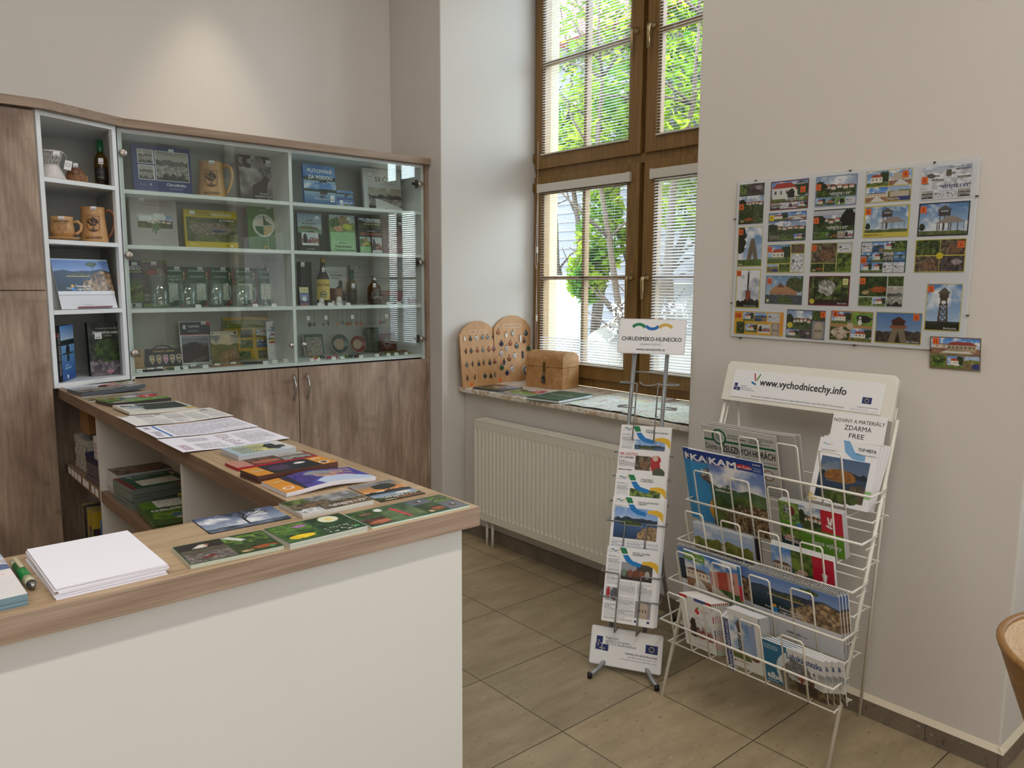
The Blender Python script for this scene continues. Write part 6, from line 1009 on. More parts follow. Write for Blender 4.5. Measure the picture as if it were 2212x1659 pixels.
def head(c): c.bg((238, 238, 238)).t('www.vychodnicechy.info', .2, .5, .26, K_, .58, 'l', 1).line([(.155, .12), (.165, .34)], .05, (200, 30, 70)).line([(.195, .12), (.175, .34)], .05, (80, 150, 60)).line([(.145, .42), (.17, .48)], .07, (40, 120, 170)); rop(c, .02, .5, .022); c.t('Regionální', .065, .6, .045, (70, 80, 120)).t('operační program', .065, .67, .045, (70, 80, 120)).t('NUTS II Severovýchod', .065, .74, .045, (70, 80, 120)).t('Financováno z projektu Turistické noviny pro region Východní Čechy v rámci ROP NUTS II Severovýchod', .16, .93, .06, (60, 60, 70), .62); eu(c, .88, .5, .055); c.t('Investice do vaší budoucnosti', .98, .84, .04, (70, 70, 80), None, 'r').ln(.82, .88, .98, .97, 2, (190, 190, 190))
o = printed('header_plate', .56, .104, head, .001, .0012, parent=t, mat='printed_satin'); rp(o, -.012, 1.148, .024)
o = printed('notice_card', .178, .092, lambda c: c.bg((238, 236, 236)).t('NOVINY A MATERIÁLY', .5, .34, .14, K_, .94, 'c').t('ZDARMA', .5, .6, .18, K_, .5, 'c').t('FREE', .5, .88, .18, K_, .28, 'c'), .0006, .003, mat='printed_matt'); tag(o, 'white paper notice about free newspapers hanging at the right of the white rack header', 'notice'); rp(o, .208, 1.05, .026, R(-1))
def doma(c): c.bg((196, 194, 188)).e(.24, .17, .1, (30, 96, 62), .13).e(.24, .17, .075, (196, 196, 192), .1).e(.24, .17, .05, (150, 164, 158), .065).r(.02, .22, .17, .25, (30, 96, 62)).r(.32, .22, .98, .25, (30, 96, 62)).ln(.36, .1, .6, .18, 2, (90, 90, 90)).ln(.64, .08, .96, .19, 4, (90, 90, 90)).t('Doma v', .03, .39, .1, K_, .22).t('ŽELEZNÝCH HORÁCH', .27, .4, .11, K_, .7, 'l', 1).r(.02, .46, .98, .47, (40, 40, 40)).r(.76, .51, .98, .54, (30, 96, 62)).e(.86, .66, .07, (150, 110, 80), .09).e(.86, .66, .055, (196, 194, 188), .072).ln(.03, .52, .7, 1, 12, (110, 110, 110)).ln(.76, .8, .98, 1, 5, (110, 110, 110))
o = printed('newspaper', .3, .235, doma, .006, .0016, (180, 178, 172), 'printed_matt'); tag(o, 'grey newspaper with green masthead lines, top left of the white rack', 'newspaper'); rk(o, 1, -.155, .008, .012)
for i in range(2): q = printed('newspaper', .34, .235, None, .01, .03, (170, 168, 162), 'printed_matt', bend=lambda u, v: .03 * np.maximum(0, u - .7)); tag(q, 'folded newspaper pages sticking out behind the grey newspaper, %s layer' % ('nearer', 'farther')[i], 'newspaper'); rk(q, 1, -.12 + .012 * i, .012 + .004 * i, -.006 - i * .012)
def wavelogo(c, x, y, s, w=1.0):
    for i, (k, up_) in enumerate((((40, 130, 80), 1), ((20, 120, 190), -1), ((214, 176, 60), 1))):
        cx = x + s * i * 1.0; a0, a1 = (math.pi * .15, math.pi * .85); pts = []
        for j in range(9): a = a0 + (a1 - a0) * j / 8; pts.append((cx + s * .5 - s * .56 * math.cos(a), y - up_ * (s * c.asp * .42 * (math.sin(a) - .5))))
        c.line(pts, s * .22 * c.asp * w, k)
def topm(c): c.bg((236, 236, 238)); wavelogo(c, .08, .1, .05); c.t('CHRUDIMSKO-HLINECKO', .06, .2, .02, (70, 70, 80), .26).p([(.4, .0), (.5, .0), (.62, .16), (.8, .2), (.8, .28), (.6, .27), (.46, .18)], (120, 170, 214)).t('TOP MÍSTA', .66, .13, .05, K_, .3, 'l', 1).t('CHRUDIMSKA-HLINECKA', .64, .19, .022, (60, 60, 70), .33).r(.9, .7, 1, .82, (150, 196, 130)).p([(0, .85), (0, 1), (.16, .97), (.06, .9)], (226, 200, 120)).ph(.1, .28, .9, .92, 'lake', 3).r(.1, .28, .9, .92, (16, 18, 20), .45).blob(.45, .55, .26, .09, (110, 70, 30), (150, 100, 46), 3).blob(.5, .85, .3, .12, (40, 56, 20), (84, 100, 40), 5)
for i in range(4):
    o = printed('magazine', .2, .215, topm if i == 3 else (lambda c: c.bg((232, 232, 234))), .003, .0016 if i == 3 else .02, mat='printed_satin'); tag(o, 'white magazine with a dark lake photo, top right of the white rack' if i == 3 else 'white magazine fanned behind the one with the dark lake photo, %s' % ('rearmost', 'middle', 'nearest')[i], 'magazine', 'white lake magazines'); rp(o, .19 + .004 * (3 - i), .835 + .003 * (3 - i), .012 + i * .0045, R((3 - i) * 1.5))
def kam(full):
    def f(c):
        c.bg((60, 140, 190)); c.r(0, 0, 1, .15, (30, 62, 140)).t('KAM', .03, .145, .09, W_, .5, 'l', 2).ph(0, .15, 1, 1, 'mountain' if full else 'flight', 5)
        if full: c.e(.66, .1, .14, (206, 50, 50), .03).t('po Česku', .56, .115, .03, W_, .24, 'l', 1).t('ZDARMA', .82, .05, .02, W_, .14, 'l', 1).ln(.82, .08, .97, .14, 3, (160, 180, 220)).t('Když je krajina', .08, .44, .03, W_, .45, 'l', 1).t('zážitkem', .08, .5, .03, W_, .3, 'l', 1).t('www.kampocesku.cz', .06, .165, .014, (220, 90, 90), .28)
        else: c.t('Jak naho', .2, .27, .035, W_, .4, 'l', 1).t('přestoja', .22, .33, .035, W_, .4, 'l', 1).t('www.kampocesku.cz', .06, .165, .014, (220, 90, 90), .28)
    return f
for x, l, d, a, lab in ((-.246, .008, -.008, 0, 'blue-topped magazine showing only a sliver, leftmost of three on the white rack'), (-.213, .008, .004, 0, 'magazine with a blue sky and yellow balloon, middle of three overlapping'), (-.122, .012, .018, 1, 'magazine with a mountain valley cover, front of three overlapping on the white rack')):
    o = printed('magazine', .222, .29, kam(a), .004, .0016, mat='printed_gloss'); tag(o, lab, 'magazine', 'overlapping blue-headed magazines'); rk(o, 2, x, l, d)
def rackpile(nm, lab, und, grp, cat, w, h, art, n, k, x, l, d, dx, dl, t=.003, mat='printed_gloss', side=(226, 226, 224), res=.0016, roll=0):
    for i in range(n):
        o = printed(nm, w, h, art if (i == 0 or dx > .002) else None, t, res if i == 0 else (.0035 if dx > .002 else .02), side, mat) if i < 2 else o.copy()
        if i >= 2: COL.objects.link(o)
        o['label'] = lab if i == 0 else und; o['category'] = cat; o['group'] = grp; rk(o, k, x + dx * i, l + dl * i, d - i * (t + .0008), roll)
rackpile('brochure', 'green and red summer trips brochure, front one on the white rack', 'summer trips brochure behind the front one on the white rack', 'summer trips brochures on the rack', 'brochure', .222, .165, letni, 6, 2, .132, .006, .0, .0008, .0015, side=(206, 206, 206))
def castle(c): c.ph(0, 0, 1, 1, 'castlehill', 4).r(0, 0, 1, .16, (200, 208, 220), .6)
rackpile('brochure', 'wide brochure with a castle and yellow hills, second basket from the middle left', 'brochure behind the one with castle and yellow hills', 'castle and hills brochures', 'brochure', .243, .165, castle, 4, 3, -.167, .004, 0, .001, .0015, side=(190, 196, 200))
o = printed('brochure', .06, .16, cov([('b', (20, 22, 24)), ('ph', .2, .5, 1, 1, 'green', 3)]), .012, .003, (20, 22, 24)); tag(o, 'narrow dark leaflet just right of the castle brochure', 'leaflet'); rk(o, 3, -.055, .004, -.022)
def red2(c): c.bg((44, 90, 130)).ph(0, 0, .33, .9, 'manor', 3).ph(.33, 0, .67, .8, 'boat', 6).r(.67, 0, 1, .85, (196, 30, 56)).r(.28, .7, .36, .82, (60, 120, 190)).t('Východní Čechy', .4, .95, .08, W_, .4); hand(c, .84, .44)
rackpile('brochure', 'brochure with palace, boat and red panel, middle right of the white rack', 'brochure behind the one with palace and red panel', 'palace brochures with red panel', 'brochure', .22, .165, red2, 6, 3, .136, .004, 0, -.001, .002)
ca = lambda c: (calart(c))
for i, (x, d, lab) in enumerate(((-.160, -.012, 'spiral calendar with lake photo at the left of the fourth tier, behind a palace booklet'), (.143, .0, 'spiral calendar with lake and pine rock photo, right side of the fourth tier'), (.148, -.01, 'spiral calendar second behind the right one'), (.153, -.02, 'spiral calendar third behind the right one'), (.157, -.03, 'spiral calendar rearmost behind the right one'))):
    if i < 3: o = desk_calendar(lab, .312, .155, ca, .078, .004, True)
    else: o = copytree(pc_)
    pc_ = o if i == 2 else (pc_ if i > 2 else None); o['label'] = lab; rk(o, 4, x, .0 + .001 * i, d)
def vase_(c): c.bg((60, 120, 190)).ph(0, 0, .95, 1, 'palace', 5).ph(0, .1, .45, 1, 'manor', 4).r(.95, 0, 1, .5, (40, 120, 170)).r(.95, .5, 1, .9, (196, 30, 56)).r(.95, .9, 1, 1, (90, 150, 50)).r(.0, .04, .38, .24, (110, 160, 50)).t('Vaše východní Čechy', .03, .18, .08, W_, .32, 'l', 1)
o = printed('brochure', .232, .152, vase_, .006, .0015, mat='printed_gloss'); tag(o, 'booklet with a red palace and green label, in front of the left spiral calendar', 'brochure'); rk(o, 4, -.155, .08, .012)
def wht(c):
    c.bg((232, 232, 232)).r(0, 0, 1, .06, (200, 60, 60)).r(.25, 0, .45, .06, (236, 236, 236)).r(.45, 0, .8, .07, (70, 90, 150)).ph(.2, .36, .9, .85, 'crowd', 4).p([(.42, .26), (.5, .18), (.58, .26), (.52, .32)], (200, 40, 50)).p([(.5, .2), (.56, .14), (.58, .2)], (90, 150, 50)).t('Barevné', .64, .22, .03, (190, 60, 60), None).t('knihy', .64, .26, .03, (190, 60, 60)).t('www.pardubickykraj.cz', .3, .93, .02, (90, 90, 100), .5)
    for i, k in enumerate(((60, 130, 80), (236, 236, 236), (190, 40, 50), (236, 236, 236), (50, 70, 140), (200, 80, 50), (190, 40, 50), (60, 140, 70))): c.r(.96, i / 8, 1, (i + 1) / 8, k)
for i in range(9):
    o = printed('leaflet', .138, .215, wht, .004, .0016 if i == 0 else .004, mat='printed_satin') if i < 2 else o.copy()
    if i >= 2: COL.objects.link(o)
    tag(o, 'white leaflet with a winter crowd photo, front of the striped stack' if i == 0 else 'white leaflet with striped edge behind the winter crowd one', 'leaflet', 'striped-edge leaflets on the bottom tier'); rk(o, 5, -.193 + .0052 * i, .006 + .001 * i, -.005 * i)
for i in range(2):
    o = thing('event_booklet', 'dark blue booklet seen from its spine, %s, bottom tier' % ('next to the striped stack', 'right beside the tower leaflets'), 'booklet') if 0 else printed('event_booklet', .014, .215, lambda c: c.bg((32, 58, 130)).r(0, .02, 1, .06, (200, 190, 60)), .1, .002, (222, 222, 224)); tag(o, ('narrow blue-spined booklet beside the striped stack', 'second narrow blue-spined booklet beside the tower leaflets')[i], 'booklet', 'blue-spined booklets'); rk(o, 5, -.079 + i * .0155, .004, -.09)
    o.matrix_basis = o.matrix_basis @ Matrix.Translation((0, 0, 0)); st_ = printed('spine_title', .2, .011, lambda c: c.bg((32, 58, 130)).t('KALENDÁŘ TURISTICKÝCH AKCÍ 2023', .02, .85, .7, W_, .95, 'l', 1), .0002, .003, parent=o, side=(32, 58, 130)); st_.location = (.0055, -.1005, .11); st_.rotation_euler = (0, R(-90), 0)
def tow(c): c.bg((230, 230, 230)).ph(.04, .1, .62, .84, 'tower', 4).r(.62, .1, .82, .7, (150, 170, 210)).e(.68, .16, .09, (130, 140, 160), .05).e(.68, .16, .07, (206, 210, 220), .04).blob(.75, .75, .12, .05, (130, 60, 60), (90, 100, 70), 3).ln(.12, .88, .5, .9, 1, (150, 60, 50)).e(.08, .9, .03, (90, 50, 40)).r(.96, 0, 1, 1, (120, 130, 150))
rackpile('leaflet', 'white leaflet with a wooden lookout tower, bottom tier middle', 'white leaflet behind the one with the lookout tower', 'lookout tower leaflets', 'leaflet', .122, .23, tow, 7, 5, .001, .004, .004, .003, .001, .003, 'printed_satin')
def lab_(c): c.bg((30, 110, 150)).ln(.04, .08, .28, .2, 3, (190, 214, 226)).e(.75, .6, .52, (210, 226, 234), .62).p([(.32, 1), (.26, .6), (.42, .2), (.6, .0), (1, 0), (1, 1)], (220, 224, 226)).p([(.32, 1), (.28, .6), (.5, .2), (.95, .3), (1, .4), (1, 1)], (120, 116, 110)); c.ph(.42, .3, 1, 1, 'hikers', 6); c.p([(.42, 0), (1, 0), (1, .36), (.42, .22)], (226, 228, 230)); c.t('Labská stezka', .42, .24, .15, (30, 70, 140), .54, 'l', 1).t('elbe', .06, .9, .16, W_, .24, 'l', 2).ln(.06, .93, .24, .98, 1, W_)
rackpile('cycle_map', 'blue and white river trail brochure with two cyclists, bottom tier right', 'river trail brochure behind the one with two cyclists', 'river trail brochures', 'brochure', .22, .162, lab_, 4, 5, .172, .004, .006, .017, .004, .006)
# ================================================================== grey brochure stand
SO = Vector((2.214, 1.8635, 0)); SW = Vector((.47, -.883, 0)).normalized(); SB = Vector((.883, .47, 0)); SL = Vector((.264, .141, 1)).normalized()
def spt(x, l, d=0): return SO + SW * x + SL * l - SB * d
def sd(o, x, l, d=0, roll=0): return put(o, spt(x, l, d), SW, SL, roll)
t = thing('brochure_stand', 'narrow grey metal stand of stacked regional brochures with signs above and below', 'stand')
for x in (-.087, .048): MB().tube([spt(x, .13), spt(x, 1.33)], .0085, 12).build('pole', 'rack_grey', t)
def foot(pts, nm='foot'): o = MB().tube(pts, .0085, 10).build(nm, 'rack_grey', t); MB().lathe([(.001, 0), (.0095, 0), (.0095, .02), (.001, .021)], 12, tuple(Vector(pts[-1]) - Vector((0, 0, .012)))).build('rubber_tip', 'black_rubber', o)
def fl(x, b, z): p = SO + SW * x + SB * b; p.z = z; return p
foot([spt(-.087, .14), spt(-.088, .07, -.003), fl(-.097, .0, .038), fl(-.113, -.04, .022), fl(-.135, -.082, .0125)]); foot([spt(.048, .14), spt(.05, .07, -.003), fl(.068, .0, .038), fl(.095, -.04, .022), fl(.124, -.078, .0125)])
for s_, x in ((-1, -.087), (1, .048)): foot([spt(x, .62, -.01), spt(x + .02 * s_, .5, -.08), spt(x + .025 * s_, .36, -.16), fl(x + .028 * s_, .40, .15), fl(x + .034 * s_, .56, .0125)], 'rear_leg')
MB().tube([fl(.08, .50, .07), spt(.05, .2, -.01)], .004, 8).build('brace', 'rack_grey', t)
def plate_(w, h, r=.008): 
    p = []
    for cx, cy, a in ((w / 2 - r, h - r, 0), (-w / 2 + r, h - r, 90), (-w / 2 + r, r, 180), (w / 2 - r, r, 270)): p += arc(cx, cy, r, R(a), R(a + 90), 5)
    return p
def signart(c):
    c.bg((238, 238, 238)); c.T = []
    for i, (k, up_) in enumerate((((30, 124, 76), 1), ((20, 104, 180), -1), ((210, 172, 70), 1))):
        cx = .5 + (i - 1) * .205; ang = [math.pi * (.16 + .68 * j / 16) for j in range(17)]; yb = .25 if up_ > 0 else .12
        o_ = [(cx + .128 * -math.cos(a), (.30 - .2 * math.sin(a)) if up_ > 0 else (.12 + .2 * math.sin(a))) for a in ang]; i_ = [(cx + .088 * -math.cos(a), (.34 - .15 * math.sin(a)) if up_ > 0 else (.08 + .15 * math.sin(a))) for a in ang]; c.p(o_ + i_[::-1], k)
    c.t('CHRUDIMSKO-HLINECKO', .5, .64, .125, (30, 32, 40), .92, 'c', 1).t('KRAJINA ZÁŽITKŮ', .5, .77, .055, (110, 110, 116), .32, 'c').t('www.navstevnik.cz', .5, .93, .075, K_, .44, 'c', 1)
o = MB().prism(plate_(.28, .148), -.0015, .0015, 'y').build('sign_board', 'white_board', t); sd(o, -.02, 1.279, .016); q = printed('sign_face', .27, .14, signart, .0003, .0011, (238, 238, 238), 'printed_satin'); mount(q, o, (0, -.0016, .004))
def eusign(c): c.bg((236, 236, 236)); rop(c, .07, .25, .09); c.t('Regionální', .2, .29, .07, (60, 64, 84)).t('operační program', .2, .37, .07, (60, 64, 84)).t('NUTS II Severovýchod', .2, .45, .07, (60, 64, 84)); eu(c, .78, .28, .17); c.t('Investice do vaší budoucnosti', .95, .63, .055, (50, 50, 60), .45, 'r', 1).t('Spolufinancováno Evropskou unií', .95, .71, .045, (120, 120, 130), None, 'r').t('z Evropského fondu pro regionální rozvoj', .95, .79, .045, (120, 120, 130), None, 'r')
o = MB().prism(plate_(.284, .146), -.0015, .0015, 'y').build('sign_board', 'white_board', t); sd(o, -.017, .027, .018); q = printed('sign_face', .274, .138, eusign, .0003, .0011, (236, 236, 236), 'printed_satin'); mount(q, o, (0, -.0016, .004))
for l, f_ in ((1.157, .05), (1.058, .05), (.866, .0155), (.77, .0255), (.67, .0335), (.598, .0525), (.405, .0755), (.312, .0755)):
    m = MB()
    m.tube([spt(-.10, l, -.005), spt(-.13, l, .02), spt(-.128, l, f_), spt(-.058, l, f_), spt(-.056, l - .01, f_), spt(-.056, l - .13, f_), spt(-.056, l - .14, 0)], .0022, 8)
    m.tube([spt(.06, l, -.005), spt(.108, l, .02), spt(.107, l, f_), spt(.032, l, f_), spt(.03, l - .01, f_), spt(.03, l - .13, f_), spt(.03, l - .14, 0)], .0022, 8)
    if l > 1.1: m.tube([spt(-.056, l, .0), spt(-.03, l - .006, .05), spt(.0, l - .006, .05), spt(.03, l, 0)], .0022, 8)
    m.build('wire_pocket', 'rack_grey', t)
for l in (.2, .45, .7, .95, 1.2): MB().tube([spt(-.087, l), spt(.048, l)], .003, 8).build('cross_bar', 'rack_grey', t)
def bro(title, t2, kind, full=False):
    def f(c):
        c.bg((234, 234, 234)); A_ = .707
        c.p([(.24, 0), (.36, 0), (.41, .075), (.3, .085)], (30, 124, 76)).p([(.31, .1), (.41, .09), (.5, .16), (.68, .19), (.66, .24), (.5, .225), (.38, .18)], (20, 120, 190)).p([(.69, .16), (.85, .14), (.96, .16), (1, .2), (1, .3), (.92, .23), (.8, .2), (.7, .2)], (226, 180, 40))
        for i, k in enumerate(((30, 124, 76), (20, 104, 180), (210, 172, 70))): c.line([(.08 + i * .06, .045), (.11 + i * .06, .035 if i != 1 else .06), (.14 + i * .06, .045)], .012, k)
        c.ln(.03, .066, .26, .075, 1, (90, 90, 100)).t(title, .5, .062, .02, (40, 40, 46), .0235 * len(title), 'l', 1).t(t2, .5, .088, .02, (40, 40, 46), .0235 * len(t2), 'l', 1)
        c.ln(.04, .12, .27, .14, 2, (60, 60, 70)).ln(.04, .16, .27, .33, 12, (140, 140, 145))
        if full: c.ph(.06, .14, .9, .56, kind, 5).p([(.31, .1), (.41, .09), (.5, .16), (.68, .19), (.66, .24), (.5, .225), (.38, .18)], (20, 120, 190)).p([(.69, .16), (.85, .14), (.96, .16), (1, .2), (1, .3), (.92, .23), (.8, .2), (.7, .2)], (226, 180, 40)).ln(.04, .58, .3, .9, 20, (140, 140, 145)).ln(.34, .58, .94, .9, 20, (140, 140, 145))
        else: c.ph(.3, .19, .9, .42, kind, 4).p([(.31, .1), (.41, .09), (.5, .16), (.68, .19), (.66, .24), (.5, .225), (.38, .18)], (20, 120, 190)).p([(.69, .16), (.85, .14), (.96, .16), (1, .2), (1, .3), (.92, .23), (.8, .2), (.7, .2)], (226, 180, 40)).ln(.04, .36, .27, .5, 9, (140, 140, 145)).ph(.04, .54, .28, .72, 'crowdred', 3).ln(.04, .76, .27, .96, 14, (140, 140, 145)).ln(.31, .45, .6, .62, 12, (140, 140, 145)).ln(.31, .65, .6, .96, 22, (140, 140, 145)).ln(.64, .45, .92, .66, 14, (140, 140, 145)).ph(.62, .68, .92, .9, 'facade', 3).r(.63, .93, .67, .96, (36, 50, 110)).r(.86, .92, .91, .95, (36, 50, 110))
    return f
def lout(c): c.bg((234, 232, 232)).t('NA LOUTKY', .03, .08, .04, (190, 30, 60), .36, 'l', 1).t('DO CHRUDIMI', .03, .125, .03, (60, 60, 66), .28, 'l', 1).ln(.03, .15, .35, .25, 7, (130, 130, 135)).ln(.03, .27, .3, .3, 1, (50, 50, 55)); c.ph(.35, .08, .66, .28, 'rocks', 5).e(.75, .12, .1, (180, 30, 40), .06).e(.74, .1, .055, (206, 180, 160)).p([(.64, .16), (.82, .14), (.86, .26), (.68, .28)], (170, 40, 46)).e(.82, .3, .12, (70, 80, 60), .07).r(0, .33, 1, 1, (226, 226, 226))
for (nm, ar, top, d, lab, n) in (('LÉTO', bro('LÉTO NA', 'CHRUDIMSKU-HLINECKU', 'lake'), .976, .012, 'regional brochure with a small lake photo, highest on the grey stand', 3), ('L', lout, .880, .022, 'brochure with red title and puppet in a red cap, second highest on the grey stand', 3), ('C', bro('CYKLOTRASY', 'A HIPOTRASY', 'green'), .782, .032, 'regional cycling brochure with a field photo, third from the top of the grey stand', 3), ('T', bro('TECHNICKÉ PAMÁTKY', 'OBLASTI', 'lake', True), .694, .045, 'regional brochure with a large lake island photo, fourth on the grey stand', 5), ('M', bro('MUZEA, GALERIE', 'PAMÁTNÍKY', 'glassware'), .503, .068, 'regional brochure with pottery photo and text columns, lowest on the grey stand', 6)):
    for i in range(n):
        o = printed('brochure', .205, .287, ar if i == 0 else None, .0022, .0014 if i == 0 else .03, (232, 232, 232), 'printed_satin', edge=(120, 150, 190) if nm == 'M' and i > 2 else None); tag(o, lab if i == 0 else 'copy behind the %s' % lab.split(',')[0], 'brochure', 'brochures on the grey stand'); sd(o, -.011 + (.0022 * i if nm in 'MT' else .0008 * i), top - .287 + .001 * i * (nm != 'M'), d - .0027 * i)
# ================================================================== poster with postcards
pf = thing('poster_frame', 'large frameless poster board with numbered postcards under clear plastic', 'poster'); XW = 2.637
def wl(o, y, z, x=XW, roll=0): return put(o, (x, y, z), (0, -1, 0), (0, 0, 1), roll)
RB = R(.3)
o = MB().box(-.4185, .4185, -.004, 0, 0, .587).build('backing_board', 'white_board'); o.parent = pf; wl(o, 1.3235, 1.309, XW - .003, RB)
o = MB().box(-.4185, .4185, -.0022, -.0005, 0, .587).build('clear_cover', 'poster_glass'); o.parent = pf; wl(o, 1.3235, 1.309, XW - .012, RB)
for y, z in ((1.66, 1.897), (1.30, 1.896), (1.03, 1.893), (1.70, 1.306), (1.25, 1.306), (1.0, 1.306), (1.745, 1.44), (1.745, 1.76), (.903, 1.42), (.903, 1.78)): MB().box(-.0022, .0022, -.0145, 0, -.0018, .0018).build('clip', 'dark_bronze', pf).matrix_basis = frame((XW, y, z), (0, -1, 0), (0, 0, 1))
YE, DG, MR = (206, 190, 84), (30, 70, 56), (110, 30, 44)
def vit(c, k, y=.78, x=.45, col=W_, w=.52): c.t('“VÍTEJTE I VY”', x, y, .1, col, w, 'l', 1)
def strip(c, ks, y0=.77, y1=.96, x0=.03, x1=.97):
    n = len(ks)
    for i, k in enumerate(ks): c.ph(x0 + (x1 - x0) * i / n + .004, y0, x0 + (x1 - x0) * (i + 1) / n - .004, y1, k, i + 3)
def C_(*a): return a
